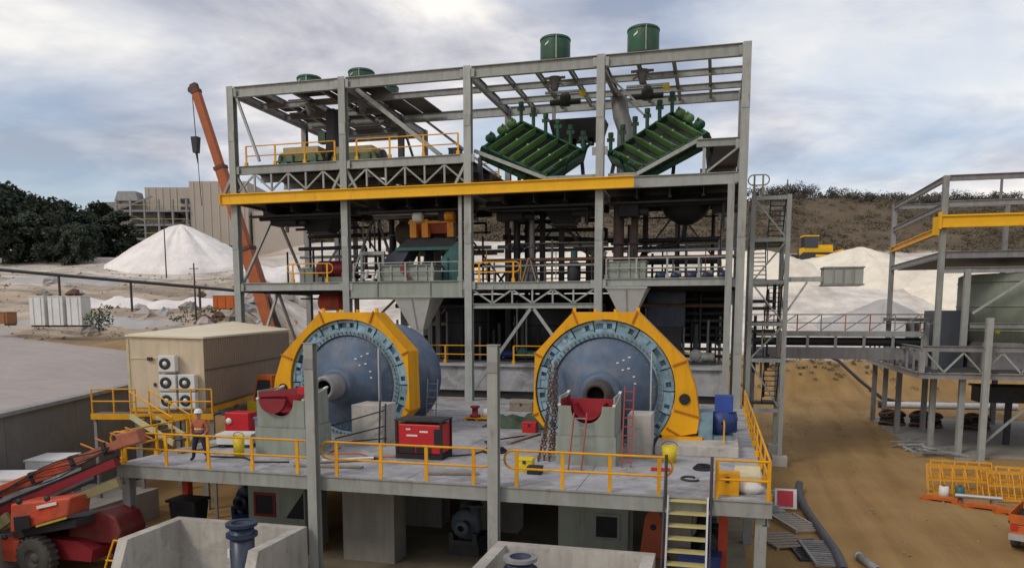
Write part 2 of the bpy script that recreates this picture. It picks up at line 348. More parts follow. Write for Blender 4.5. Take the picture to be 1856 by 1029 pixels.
whit = ramp(nnoise(0.22, 8, 0.62).outputs[0], (0.44, 0.395, 0.345), (0.78, 0.72, 0.64), 0.32, 0.6)
brown = ramp(nnoise(0.12, 8, 0.7).outputs[0], (0.085, 0.066, 0.044), (0.17, 0.13, 0.085), 0.3, 0.72)
streaks = ramp(nnoise(0.35, 7, 0.7, (0.22, 1.3, 1)).outputs[0], (0, 0, 0), (1, 1, 1), 0.46, 0.6)
greyd = ramp(nnoise(0.9, 7, 0.65).outputs[0], (0.12, 0.10, 0.085), (0.33, 0.28, 0.24), 0.35, 0.65)
lf = N.new('ShaderNodeMath'); lf.operation = 'MULTIPLY'; K(streaks, lf.inputs[0]); K(att.outputs[1], lf.inputs[1])
sand = mixc(lf.outputs[0], sand, greyd); whit = mixc(lf.outputs[0], whit, greyd)
col = mixc(sp_.outputs[0], sand, whit); col = mixc(sp_.outputs[1], col, brown)
damp = N.new('ShaderNodeMath'); damp.operation = 'MULTIPLY'; K(sp_.outputs[2], damp.inputs[0]); damp.inputs[1].default_value = 0.55
dk = N.new('ShaderNodeMix'); dk.data_type = 'RGBA'; dk.blend_type = 'MULTIPLY'; K(damp.outputs[0], dk.inputs[0]); K(col, dk.inputs[6]); dk.inputs[7].default_value = (0.62, 0.56, 0.5, 1)
K(dk.outputs[2], b_.inputs['Base Color'])
bu = N.new('ShaderNodeBump'); bu.inputs['Strength'].default_value = 0.5; bu.inputs['Distance'].default_value = 0.12
K(nnoise(1.4, 8, 0.65).outputs[0], bu.inputs['Height']); K(bu.outputs[0], b_.inputs['Normal'])
me.materials.append(gm)
go = bpy.data.objects.new('ground', me); C.objects.link(go); go['kind'] = 'structure'

st_ = MB(); rst = random.Random(41)
for i in range(2300):
    if i < 1500 and i % 2: continue
    if i < 1500: x = rst.uniform(1.8, 16); y = rst.uniform(20, 82)
    else: u = rst.uniform(58, 120); t = rst.uniform(-0.68, -0.28); x = FX*u + FY*t*u; y = FY*u - FX*t*u
    r_ = rst.uniform(0.03, 0.10)*(1 if i < 1500 else 1.9)*(2.0 if rst.random() < 0.06 else 1); z = ground_h(x, y); a = rst.uniform(0, 6.28)
    if i < 1500 and abs(nz(x, y, 0.12, 30)) < 0.08: continue
    ca_, sa_ = math.cos(a)*r_, math.sin(a)*r_; h_ = r_*rst.uniform(0.5, 0.9)
    st_.add([(x-ca_, y-sa_, z-0.02), (x+sa_*0.8, y-ca_*0.8, z-0.02), (x+ca_*1.1, y+sa_*1.1, z-0.02), (x-sa_, y+ca_, z-0.02), (x-ca_*0.3, y-sa_*0.5, z+h_), (x+ca_*0.5, y+sa_*0.2, z+h_*0.8)], [(0,1,4),(1,5,4),(1,2,5),(2,3,5),(3,4,5),(3,0,4)])
solo('loose_stones', st_, mat('stone_tan', (0.25,0.175,0.095), 0.9, 0, 0.35, 0.9), 'loose stones scattered over the sandy yard', 'stones', kind='stuff')
# ------------------------------------------------------------------ gravel pad and retaining wall on the left
WA = Vector((-26.2, 21.8, 1.0)); WD = Vector((-0.348, 0.9375, 0)); WP = Vector((-0.9375, -0.348, 0))
def padpt(a, p):
    q = WA + WD*a + WP*p; z = 1.0 + 0.085*p + 0.028*max(0, a-6)*sst(0, 6, p) + 0.12*nz(q.x, q.y, 0.2, 2)*sst(0, 3, p)
    return Vector((q.x, q.y, z))
g_ = MB(); na, npp = 36, 36; g_.smooth = True
pts = [padpt(-10 + a*1.5, p*1.0) for a in range(na) for p in range(npp)]
g_.add(pts, [(i*npp+j, i*npp+j+1, (i+1)*npp+j+1, (i+1)*npp+j) for i in range(na-1) for j in range(npp-1)])
solo('gravel_pad', g_, GRAVEL, kind='structure')
rw = thing('retaining_wall', 'long grey concrete retaining wall below the pale gravel pad', 'wall', tuple(WA + WD*12 + Vector((0,0,G-1))))
for i in range(7):
    a0, a1 = -10 + i*6.0, -10 + (i+1)*6.0 - 0.03; q = MB()
    lo = [WA + WD*a0 - WP*0.0, WA + WD*a1 - WP*0.0, WA + WD*a1 - WP*-0.35, WA + WD*a0 - WP*-0.35]
    q.hexa([Vector((p.x, p.y, G-0.3)) for p in lo], [Vector((p.x, p.y, 0.98)) for p in lo])
    part(rw, 'wall_panel', q, mat('grey_wall_concrete', (0.19,0.18,0.17), 0.85, 0, 0.12, 0.7, bump=0.2, bscale=8, dirt=(0.13,0.12,0.11), dirt_amt=0.5))
cop = MB(); cop.beam(WA + WD*-10 + WP*0.1 + Vector((0,0,0.06)), WA + WD*32 + WP*0.1 + Vector((0,0,0.06)), 0.55, 0.16); part(rw, 'coping', cop, STEEL2)

# ------------------------------------------------------------------ trees
def leaf_cloud(mb, c, r, n, size, rng, flat=0.8):
    for _ in range(n):
        d = Vector((rng.gauss(0,1), rng.gauss(0,1), rng.gauss(0,1))).normalized() * (r * rng.random()**0.45); d.z *= flat
        p = c + d; a = Vector((rng.gauss(0,1), rng.gauss(0,1), rng.gauss(0,1))).normalized(); b = a.orthogonal().normalized()
        a = a * size * rng.uniform(0.6, 1.3); b = b * size * rng.uniform(0.35, 0.7)
        mb.add([p-a, p+b*0.9, p+a, p-b*0.9], [(0,1,2,3)])
def tree_meshes(seed, h, wd, clumps, leaves, size, leafm):
    rng = random.Random(seed); tr = MB(); cr = MB()
    tr.tube((0,0,-0.5), (0.15,0.1,h*0.45), 0.028*h, 7, 0.016*h); tr.tube((0.15,0.1,h*0.45), (0,0.2,h*0.8), 0.016*h, 6, 0.005*h)
    for i in range(clumps):
        zf = rng.uniform(0.05, 0.97); rad = wd*0.5*math.sin(math.pi*min(0.97, 0.16+zf*0.8))**0.7*rng.uniform(0.35, 1.0); a = rng.uniform(0, 2*math.pi)
        c = Vector((rad*math.cos(a), rad*math.sin(a), zf*h)); 
        if i % 3 == 0: tr.tube((0.1,0.1,max(0.1,zf*h*0.62)), c, 0.007*h, 5, 0.003*h)
        leaf_cloud(cr, c, wd*rng.uniform(0.12, 0.2), leaves, size, rng)
    return tr.mesh('trunk', BARK), cr.mesh('crown', leafm)
TM = [tree_meshes(11, 11, 8.5, 60, 75, 0.42, LEAF), tree_meshes(12, 10, 7.0, 54, 75, 0.42, LEAF), tree_meshes(13, 8, 7.0, 50, 75, 0.42, LEAF)]
def put_tree(x, y, k, sc, label, group, ms=TM, name='broadleaf_tree'):
    o = bpy.data.objects.new(name, None); C.objects.link(o); o.location = (x, y, ground_h(x, y)-0.1); o.scale = (sc, sc, sc*random.uniform(0.9, 1.1)); o.rotation_euler = (0, 0, random.uniform(0, 6.28))
    tag(o, label, 'tree', group)
    for nm, m in zip(('trunk', 'crown'), ms[k % len(ms)]):
        p = bpy.data.objects.new(nm, m); C.objects.link(p); p.parent = o
for i, (px, u, k, sc) in enumerate([(-0.70,128,0,1.0),(-0.652,126,0,1.02),(-0.625,130,1,1.05),(-0.598,124,0,0.92),(-0.572,130,1,0.98),(-0.548,127,2,0.95),(-0.525,134,1,0.9),(-0.505,132,2,1.0),(-0.655,117,2,0.8),(-0.56,118,2,0.72),(-0.59,119,2,0.8),(-0.62,120,2,0.85),(-0.74,124,0,1.0)]):
    s = px*u; x = FX*u + FY*s; y = FY*u - FX*s
    put_tree(x, y, k, sc, {0: 'dark leafy tree cut by the left picture edge, rear', 1: 'tall dark tree second from the left edge of the clump', 3: 'tall dark tree in the middle of the left clump', 5: 'rounded dark tree right of the gap in the left clump', 7: 'lower dark tree at the right end of the clump beside the plant shed', 12: 'dark leafy tree at the very left edge, front'}.get(i, 'dark leafy tree packed inside the clump left of the beige plant'), 'dark trees at the left')
rw_ = MB(); rngt = random.Random(3)      # the fuzzy wood along the skyline: one far mass
for i in range(900):
    t = rngt.uniform(-0.3, 0.78); u = rngt.uniform(184, 214); s = t*u; x = FX*u + FY*s; y = FY*u - FX*s
    dens = nz(x, y, 0.03, 20) + 0.6*nz(x, y, 0.11, 21)
    if dens < -0.3: continue
    h_ = rngt.uniform(1.0, 2.2) + 2.6*max(0, dens)
    z = ground_h(x, y)
    rw_.tube((x,y,z-0.3), (x,y,z+h_*0.7), 0.12, 5, 0.05)
    for k in range(4): leaf_cloud(rw_, Vector((x+rngt.uniform(-0.9,0.9), y+rngt.uniform(-0.9,0.9), z+h_*rngt.uniform(0.35,1.0))), rngt.uniform(0.8,1.5), 24, 0.26, rngt, 0.8)
solo('ridge_wood', rw_, mat('ridge_leaves', (0.062,0.056,0.04), 0.8, 0, 0.45, 0.3), 'fuzzy brown-green wood along the skyline above the quarry slope', 'wood', kind='stuff')
# scrub over the quarry slope: one mass
sc_ = MB(); rngs = random.Random(5)
for i in range(5200):
    u = rngs.uniform(151, 196); t = rngs.uniform(-0.3, 0.75); s = t*u; x = FX*u + FY*s; y = FY*u - FX*s
    if nz(x, y, 0.06, 13) < -0.1 and rngs.random() < 0.8: continue
    leaf_cloud(sc_, Vector((x, y, ground_h(x, y)+0.3)), rngs.uniform(0.6, 1.5), 16, 0.26, rngs, 0.6)
solo('slope_scrub', sc_, LEAF2, 'brown-green scrub covering the quarry slope behind the plant', 'scrub', kind='stuff')

bs_ = MB(); rb_ = random.Random(15)
for i in range(260):
    u = rb_.uniform(80, 90); t = rb_.uniform(0.02, 0.6); x = FX*u + FY*t*u; y = FY*u - FX*t*u
    leaf_cloud(bs_, Vector((x, y, ground_h(x, y)+0.1)), rb_.uniform(0.2, 0.6), 26, 0.1, rb_, 0.6)
for i in range(240):
    u = rb_.uniform(62, 84); t = rb_.uniform(-0.62, -0.3); x = FX*u + FY*t*u; y = FY*u - FX*t*u
    if nz(x, y, 0.1, 33) < 0.1: continue
    leaf_cloud(bs_, Vector((x, y, ground_h(x, y)+0.1)), rb_.uniform(0.25, 0.7), 30, 0.11, rb_, 0.5)
solo('low_weeds', bs_, mat('weed_olive', (0.085,0.085,0.04), 0.8, 0, 0.5, 0.6), 'low olive weeds growing on the dirt banks', 'weeds', kind='stuff')
# ------------------------------------------------------------------ stockpiles
def heap(name, x, y, r, h, m, label, ry=None, seed=0, peak=0.04):
    b = MB(); b.smooth = True; n, k = 96, 26; ry = ry or r; vs = []; zg = ground_h(x, y)
    for j in range(k+1):
        f = j/k
        for i in range(n):
            a = 2*math.pi*i/n; wob = 1 + 0.10*nz(math.cos(a)*1.7, math.sin(a)*1.7, 1, seed) + 0.02*nz(math.cos(a)*9, math.sin(a)*9, 1, seed)
            px, py = x + r*f*wob*math.cos(a), y + ry*f*wob*math.sin(a)
            z = h*(1 - (f*f/(f+peak)*(1+peak))) if f < 1 else -0.8
            gl = h*0.085*math.sin(math.pi*min(1, f*1.05))*(nz(math.cos(a)*5, math.sin(a)*5, 1, seed+3) + 0.6*nz(math.cos(a)*12, math.sin(a)*12, 1, seed+4)); vs.append((px, py, ground_h(px, py)*f + zg*(1-f) + z + gl + 0.14*nz(px, py, 0.6, seed) + 0.08*nz(px, py, 1.8, seed)))
    b.add(vs, [(j*n+i, j*n+(i+1) % n, (j+1)*n+(i+1) % n, (j+1)*n+i) for j in range(k) for i in range(n)])
    return solo(name, b, m, label, 'stockpile')
heap('stockpile', -77.4, 99.3, 11.5, 6.0, PILE, 'big conical white stockpile in front of the beige plant', ry=9.0, seed=1, peak=0.2)
heap('stockpile', -62, 104, 8, 2.4, PILE, 'low white stockpile seen through the first bay of the frame', seed=9, peak=0.15)
heap('stockpile', 23.5, 146, 11.5, 3.6, PILE2, 'small cream peaked stockpile below the quarry slope beyond the grey tank', seed=2)
heap('stockpile', 7, 142, 12, 2.8, PILE2, 'cream stockpile ridge behind the yellow bulldozer', seed=6, peak=0.2)
heap('stockpile', 22.0, 115, 9.0, 4.6, PILE3, 'broad grey gravel heap left of the right-hand steel frame', ry=6, seed=3, peak=0.1)
heap('stockpile', -16, 128, 13, 5.0, PILE2, 'cream stockpile seen through the middle of the steel frame', seed=4, peak=0.1)
heap('stockpile', 44, 140, 17, 3.8, PILE2, 'long cream stockpile behind the right-hand steel frame', seed=8, peak=0.15)

# ------------------------------------------------------------------ far processing plant (beige)
pb = thing('processing_plant', 'large beige clad processing plant with open steel levels behind the white cone', 'building', (-98, 128, 14))
part(pb, 'wall', B((-89.5,131,13), (-103.6,146,29.2)) if False else MB().hexa([(-106.3,126.9,13),(-96.9,129.4,13),(-101,146,13),(-110.5,143.5,13)], [(-106.3,126.9,29.1),(-96.9,129.4,29.1),(-101,146,29.1),(-110.5,143.5,29.1)]), BEIGE)
part(pb, 'tower', MB().hexa([(-96.8,127.4,13),(-86.2,130.2,13),(-91,147,13),(-101,144,13)], [(-96.8,127.4,29.9),(-86.2,130.2,29.9),(-91,147,29.9),(-101,144,29.9)]), BEIGE)
part(pb, 'lower_wing', MB().hexa([(-85.9,131,13),(-76.5,133.3,13),(-80,146,13),(-89.7,143.5,13)], [(-85.9,131,24.5),(-76.5,133.3,24.5),(-80,146,24.5),(-89.7,143.5,24.5)]), BEIGE)
part(pb, 'shed', MB().hexa([(-117,124.1,13),(-106.5,126.8,13),(-110,142,13),(-121,139,13)], [(-117,124.1,26.2),(-106.5,126.8,26.6),(-110,142,26.6),(-121,139,26.2)]), mat('plant_grey_sheet', (0.26, 0.24, 0.215), 0.7, 0, 0.08, 0.4))
PP = lambda a, b, t, off=0.0: lerp(a, b, t) + Vector((0.26, -0.97, 0))*off
for k in range(7):   # cladding laps on the two tall faces
    p = PP((-96.8,127.4,13), (-86.2,130.2,13), (k+0.5)/7, 0.06); q = MB(); q.beam(p, p+Vector((0,0,16.8)), 0.12, 0.12); part(pb, 'cladding_lap', q, mat('beige_lap', (0.50,0.44,0.36), 0.6))
for k in range(5):
    p = PP((-106.3,126.9,20), (-99.8,128.6,20), (k+0.5)/5, 0.05); q = MB(); q.beam(p, p+Vector((0,0,9)), 0.12, 0.12); part(pb, 'cladding_lap', q, mat('beige_lap', (0.50,0.44,0.36), 0.6))
for zz in (17.6, 20.3, 22.9, 25.5):
    q = MB(); q.beam((-110.2,123.4,zz), (-97.3,126.8,zz), 0.1, 0.1); part(pb, 'yellow_rail', q, mat('dull_olive_yellow', (0.42,0.36,0.10), 0.6))
for k in range(4):
    z = 16.7+2.7*k; a_ = (-110,124.4,z) if k % 2 else (-104,126,z); b__ = (-104,126,z+2.4) if k % 2 else (-110,124.4,z+2.4); q = MB(); q.beam(a_, b__, 0.25, 0.3); part(pb, 'stair_flight', q, STEEL2)
q = MB(); q.hexa([(-111,124.2,26.4),(-106.6,125.4,26.4),(-107.2,128,26.4),(-111.6,126.8,26.4)], [(-110.4,124.5,28.2),(-107.2,125.4,28.2),(-107.8,128,28.2),(-111,126.8,28.2)]); part(pb, 'head_house', q, STEEL2)
q = MB(); q.beam((-118,123.5,20), (-108,126,27), 1.2, 0.9); part(pb, 'feed_conveyor', q, STEEL2)
for k in range(5): p = PP((-116,124.3,18), (-107.5,126.5,18), k/4.5, 0.06); q = MB(); q.hexa([p, p+Vector((0.9,0.24,0)), p+Vector((0.85,0.44,0)), p+Vector((-0.05,0.2,0))], [p+Vector((0,0,1.2)), p+Vector((0.9,0.24,1.2)), p+Vector((0.85,0.44,1.2)), p+Vector((-0.05,0.2,1.2))]); part(pb, 'window', q, GLASS)
for zz in (16.5, 19.2, 21.8, 24.4):
    q = MB(); q.beam((-110,124.6,zz), (-97,128,zz), 2.2, 0.35); part(pb, 'walkway', q, STEEL2)
for k in range(6):
    p = lerp((-110,123.6,12), (-97.2,127,12), k/5); q = MB(); q.beam(p, p + Vector((0,0,14.5)), 0.35, 0.35); part(pb, 'column', q, STEEL2)
for k, (t, z, wd, hh) in enumerate([(0.1,20,2.6,2.2),(0.33,17.2,3,2),(0.55,20,2.4,2),(0.62,22.8,2.4,1.4),(0.85,17.2,2.6,2)]):
    p = lerp((-110,124.9,0), (-97.2,128.2,0), t); q = MB(); q.hexa([(p.x,p.y,z),(p.x+wd,p.y+wd*0.26,z),(p.x+wd,p.y+1+wd*0.26,z),(p.x,p.y+1,z)], [(p.x,p.y,z+hh),(p.x+wd,p.y+wd*0.26,z+hh),(p.x+wd,p.y+1+wd*0.26,z+hh),(p.x,p.y+1,z+hh)])
    part(pb, 'machine_bay', q, DARKSTEEL)
for k in range(5):
    q = MB(); z = 20.2 + k*1.5; q.hexa([(-99.6,128.35,z),(-97.1,129.0,z),(-97.2,129.4,z),(-99.7,128.7,z)], [(-99.6,128.35,z+0.75),(-97.1,129.0,z+0.75),(-97.2,129.4,z+0.75),(-99.7,128.7,z+0.75)]); part(pb, 'louvre', q, DARKSTEEL)
for k in range(2):
    p = lerp((-95.8,127.4,0), (-88,129.5,0), 0.25 + 0.5*k); q = MB(); q.hexa([(p.x,p.y-0.1,14),(p.x+3.2,p.y+0.75,14),(p.x+3,p.y+1.5,14),(p.x,p.y+0.9,14)], [(p.x,p.y-0.1,18),(p.x+3.2,p.y+0.75,18),(p.x+3,p.y+1.5,18),(p.x,p.y+0.9,18)]); part(pb, 'doorway', q, DARKSTEEL)

for i, (x, y, lb) in enumerate([(-56.8,94.5,'small white silo seen through the first bay, left of the pair'), (-54.6,95,'small white silo seen through the first bay, right of the pair')]):
    z = ground_h(x, y); t = thing('white_silo', lb, 'silo', (x, y, z)); part(t, 'shell', MB().lathe([(0,0),(0.9,0),(0.9,3.4),(0.6,3.9),(0,4.1)], (x,y,z-0.1), n=18), WHITE); part(t, 'band', MB().lathe([(0.9,1.8),(0.94,1.8),(0.94,2.0),(0.9,2.0)], (x,y,z-0.1), n=18), STEEL2)
# ------------------------------------------------------------------ left middle distance
def crate(name, x, y, sx, sy, h, m, label, cat, rz=0.0, ribs=0, zb=None, group=None):
    z = ground_h(x, y) - 0.05 if zb is None else zb
    t = thing(name, label, cat, (x, y, z), rz, group)
    bevel(part(t, 'body', B((-sx/2,-sy/2,0.12), (sx/2,sy/2,h)), m, local=True), 0.03)
    part(t, 'skid', B((-sx/2+0.05,-sy/2+0.05,0), (-sx/2+0.3,sy/2-0.05,0.118)), DARKSTEEL, local=True); part(t, 'skid', B((sx/2-0.3,-sy/2+0.05,0), (sx/2-0.05,sy/2-0.05,0.118)), DARKSTEEL, local=True)
    part(t, 'lid', B((-sx/2-0.03,-sy/2-0.03,h+0.003), (sx/2+0.03,sy/2+0.03,h+0.07)), m, local=True)
    for k in range(ribs):
        xx = -sx/2 + (k+0.5)*sx/ribs; part(t, 'rib', B((xx-0.04,-sy/2-0.05,0.15), (xx+0.04,-sy/2-0.002,h-0.05)), m, local=True)
    return t
for i, (dx_, lb) in enumerate([(0, 'white site container, leftmost of the three by the brown bank'), (1.35, 'white site container in the middle of the three by the brown bank'), (2.7, 'white site container, rightmost of the three by the brown bank')]):
    crate('site_container', -50.9 + dx_, 48.8 + dx_*0.3, 1.15, 1.4, 2.3, WHITE, lb, 'container', 0.26, 2, zb=4.0)
crate('crate', -54.4, 48.2, 1.9, 1.2, 1.0, mat('orange_brown_timber', (0.30, 0.13, 0.05), 0.8), 'orange-brown crate left of the white site containers', 'crate', 0.25, 4, zb=4.1)
crate('pump_skid', -49.5, 70.5, 2.6, 1.4, 1.4, ORANGE, 'orange machine skid on the ground left of the white cone', 'machine', 0.2, 3)
fence = thing('pipe_trestle', 'dark pipe line sloping across the yard left of the white cone', 'pipe', (-60, 64, 6))
q = MB(); q.tube((-74,56,9.9), (-46,72,7.2), 0.16, 8); part(fence, 'pipe', q, DARKSTEEL)
for k in range(6):
    p = lerp((-74,56,9.9), (-46,72,7.2), k/5); q = MB(); q.beam(Vector((p.x, p.y, ground_h(p.x, p.y)-0.3)), p, 0.16, 0.16); part(fence, 'post', q, DARKSTEEL)
rngd = random.Random(21)
for i in range(34):
    u = rngd.uniform(64, 96); t = rngd.uniform(-0.62, -0.30); s = t*u; x = FX*u + FY*s; y = FY*u - FX*s; r_ = rngd.uniform(0.35, 1.1)
    q = MB(); q.smooth = False; n = 7; z = ground_h(x, y); vs = []
    for j, (f, zz) in enumerate(((1.0,-0.2),(0.95,0.3),(0.55,0.75),(0.12,0.9))):
        for k in range(n): a = 6.283*k/n + j*0.3; rr = r_*f*rngd.uniform(0.75, 1.25); vs.append((x+rr*math.cos(a), y+rr*math.sin(a), z+zz*r_*rngd.uniform(0.7, 1.1)))
    q.add(vs, [(j*n+k, j*n+(k+1) % n, (j+1)*n+(k+1) % n, (j+1)*n+k) for j in range(3) for k in range(n)] + [tuple(range(3*n, 4*n))])
    solo('boulder', q, (PILE3, BROWNM, CONC3)[i % 3] if i % 5 else GRAVEL, 'loose angular boulder on the rough ground left of the steel frame', 'boulder', 'boulders on the rough ground')
for i, (u, t0, t1, h_, m, lb) in enumerate([(70,-0.66,-0.42,0.9,PILE3,'low grey spoil bank across the rough ground, nearest'), (84,-0.62,-0.36,1.3,PILE,'low white spoil bank left of the white cone'), (97,-0.66,-0.5,1.2,PILE3,'low grey spoil bank below the dark trees'), (90,-0.40,-0.30,1.2,PILE3,'low grey rubble bank right of the white cone foot')]):
    b = MB(); b.smooth = True; n = 40; vs = []
    for k in range(n+1):
        tt = t0 + (t1-t0)*k/n; uu = u + 3*nz(tt*14, i*3.1, 1, 2)
        for j in range(9):
            du = (j-4)*0.8; U_ = uu+du; x = FX*U_ + FY*tt*u; y = FY*U_ - FX*tt*u; ed = math.sin(math.pi*k/n)**0.5
            vs.append((x, y, ground_h(x, y) - 0.15 + ed*h_*math.exp(-(du/1.3)**2)*(0.7+0.6*nz(x, y, 0.5, 3)) + 0.12*nz(x, y, 1.3, 8)))
    b.add(vs, [(k*9+j, k*9+j+1, (k+1)*9+j+1, (k+1)*9+j) for k in range(n) for j in range(8)]); o = solo('spoil_bank', b, m, kind='structure')
    del o['kind']; tag(o, lb, 'bank')
shr = MB(); leaf_cloud(shr, Vector((-46.4, 49.6, 4.6)), 1.1, 260, 0.14, random.Random(8)); 
sb_ = thing('bush', 'small green bush beside the white site containers', 'bush', (-46.4, 49.6, 3.9)); part(sb_, 'foliage', shr, mat('bush_green', (0.05, 0.085, 0.03), 0.7, 0, 0.4, 2)); part(sb_, 'stem', MB().tube((-46.4,49.6,3.6), (-46.4,49.6,4.6), 0.06, 6, 0.03), BARK)
for i, (x, y, lb) in enumerate([(-47.0, 62, 'thin pole standing in front of the white cone'), (-71, 88, 'thin pole standing before the dark trees')]):
    t = thing('utility_pole', lb, 'pole', (x, y, ground_h(x, y))); z = ground_h(x, y)
    part(t, 'shaft', MB().tube((x,y,z-0.3), (x,y,z+(5.2 if i == 0 else 8)), 0.09, 7, 0.06), DARKSTEEL); part(t, 'crossarm', MB().beam((x-0.5,y,z+(4.7 if i == 0 else 7.5)), (x+0.5,y,z+(4.7 if i == 0 else 7.5)), 0.07, 0.07), DARKSTEEL)

# ------------------------------------------------------------------ mill deck (concrete slab on steel and piers)
dk_ = thing('mill_deck', 'raised grey concrete deck on steel edge beams and piers carrying the mills', 'platform', (-9, 31, G))
XS_ = (-19.2,-14.0,-8.9,-3.7,1.5); YS_ = (21.0,26.5,32.0,37.7,43.5)
for xa, xb in zip(XS_, XS_[1:]):
    for ya_, yb_ in zip(YS_, YS_[1:]): part(dk_, 'slab_panel', B((xa+0.012,ya_+(0.012 if ya_ > 21.1 else 0),-0.12), (xb-0.012,yb_-0.012,0.0)), CONC)
part(dk_, 'slab_core', B((-19.18,21.0,-0.29), (1.48,43.48,-0.122)), CONC3)
part(dk_, 'rear_slab', B((-28.2,34.5,-0.30), (-19.21,50.0,-0.02)), CONC)
q = MB(); q.ibeam((-19.2,20.93,-0.22), (1.55,20.93,-0.22), 0.12, 0.44, 0.03, (0,0,1)); part(dk_, 'edge_beam', q, STEEL)
q = MB(); q.ibeam((1.42,21.1,-0.5), (1.42,43.4,-0.5), 0.18, 0.42); part(dk_, 'edge_beam', q, STEEL)
q = MB(); q.ibeam((-19.12,21.1,-0.5), (-19.12,43.4,-0.5), 0.18, 0.42); part(dk_, 'edge_beam', q, STEEL)
for x in (-19.05, 1.3):
    for y in (21.25, 29, 37): q = MB(); q.ibeam((x,y,G), (x,y,-0.295), 0.3, 0.3, 0.03, (0,1,0)); part(dk_, 'column', q, STEEL)
for x in (-11.3, -8.2, -1.2):
    for y in (23.4, 28.0, 34.0):
        if (x, y) in ((-8.2,23.4),): continue
        w_ = 0.95 if x in (-11.3, -8.2) else 0.6
        part(dk_, 'pier', B((x-w_,y,G-0.2), (x+w_,y+1.0,-0.29)), CONC3)
part(dk_, 'ground_slab', B((-13.2,18.2,G-0.2), (1.2,35.5,G+0.02)), mat('dusty_floor', (0.21,0.175,0.115), 0.9, 0, 0.15, 0.8, bump=0.2, bscale=8, stain=0.4))
part(dk_, 'back_wall', B((-13.5,35.6,G-0.2), (1.2,36,-0.29)), CONC3)
for y in (24.6, 27, 30):
    q = MB(); q.ibeam((-19,y,-0.52), (1.3,y,-0.52), 0.2, 0.42); part(dk_, 'floor_beam', q, STEEL2)
# tall steel posts standing in front of the deck edge
for i, x in enumerate((-11.8, -6.06)):
    t = thing('steel_post', ('grey steel column rising past the deck edge in front of the left mill', 'grey steel column rising past the deck edge between the two mills')[i], 'column', (x, 20.75, G))
    q = MB(); q.ibeam((x,20.75,G), (x,20.75,4.05), 0.30, 0.30, 0.035, (0,1,0)); part(t, 'shaft', q, STEEL)
    part(t, 'cap_plate', B((x-0.17,20.58,4.053), (x+0.17,20.92,4.08)), STEEL)
    part(t, 'base_plate', B((x-0.25,20.5,G), (x+0.25,21.0,G+0.05)), STEEL)
    part(t, 'splice_plate', B((x-0.155,20.575,3.3), (x+0.155,20.597,3.6)), STEEL2)
# rear plinth with second slab
rp = thing('rear_plinth', 'low grey concrete plinth wall along the back of the mill deck', 'wall', (-9.5, 44, 0))
part(rp, 'wall', B((-19.5,43.52,0.45), (0.6,43.9,1.9)), CONC)
part(rp, 'ledge', B((-19.6,43.3,1.902), (0.7,50.2,2.06)), CONC)
part(rp, 'base', B((-19.4,43.75,0.0), (0.5,43.95,0.45)), DARKSTEEL)
for x in (-19.3, -14.5, -9.6, -4.7, 0.2): part(rp, 'buttress', B((x,43.45,0.0), (x+0.35,43.518,1.9)), CONC)

# ------------------------------------------------------------------ railings
def rail_run(p0, p1, n, label, ends=True, h=1.05, foot=0.0, m=YEL, group=None, name='handrail', loop=0.28):
    p0 = Vector(p0); p1 = Vector(p1); t = thing(name, label, 'railing', tuple((p0+p1)/2), 0, group)
    d = (p1-p0).normalized(); Z = Vector((0,0,1)); r = 0.036; pw_ = 0.1
    for k in range(n):
        p = p0.lerp(p1, k/(n-1)) if n > 1 else p0
        q = MB(); q.beam(p - Z*foot, p + Z*h, pw_ if abs(d.x) > 0.5 else 0.05, 0.05 if abs(d.x) > 0.5 else pw_, (0,1,0)); q.beam(p - Z*foot - d*0.09, p - Z*foot + d*0.09, 0.14, 0.2, oz=0.1)
        part(t, 'post', q, m)
    mid, top = h*0.5, h
    if ends:
        a = p0 - d*loop; b = p1 + d*loop; rr = (top-mid)/2; path = []
        def arc(c, sgn):
            return [c + Z*((top+mid)/2) + d*(sgn*rr*math.cos(x)) + Z*(rr*math.sin(x)) for x in [(-90 + 22.5*i)*math.pi/180 for i in range(9)]]
        right = arc(b, 1); left = arc(a, -1)[::-1]
        path = right + left
        part(t, 'rail_loop', MB().path(path, r, 7, True), m)
    else:
        part(t, 'top_rail', MB().tube(p0+Z*h, p1+Z*h, r, 7), m); part(t, 'mid_rail', MB().tube(p0+Z*mid, p1+Z*mid, r, 7), m)
    return t
rail_run((-18.9,21.0,0), (-12.5,21.0,0), 5, 'yellow handrail on the front deck edge, leftmost run near the worker', foot=0.25)
rail_run((-11.15,21.0,0), (-6.75,21.0,0), 4, 'yellow handrail on the front deck edge before the red generator', foot=0.25)
rail_run((-5.45,21.0,0), (-1.42,21.0,0), 4, 'yellow handrail on the front deck edge before the right mill pedestal', foot=0.25, loop=0.1)
rail_run((0.12,21.0,0), (1.45,21.0,0), 2, 'short yellow handrail at the right front corner of the deck', False, foot=0.25)
rail_run((1.47,21.1,0), (1.47,41.0,0), 10, 'long yellow handrail running back along the right deck edge', False)
rail_run((0.35,27.9,0), (0.35,33.5,0), 4, 'short yellow handrail beside the blue motor on the right plinth', False)
rail_run((-19.1,21.1,0), (-19.1,24.4,0), 3, 'yellow handrail on the left deck edge beside the boom lift', False)
rail_run((-19.0,43.6,2.06), (-12.5,43.6,2.06), 5, 'yellow handrail on the rear plinth behind the left mill', False)
rail_run((-11.5,43.6,2.06), (-7.4,43.6,2.06), 3, 'yellow handrail on the rear plinth between the mills', False)

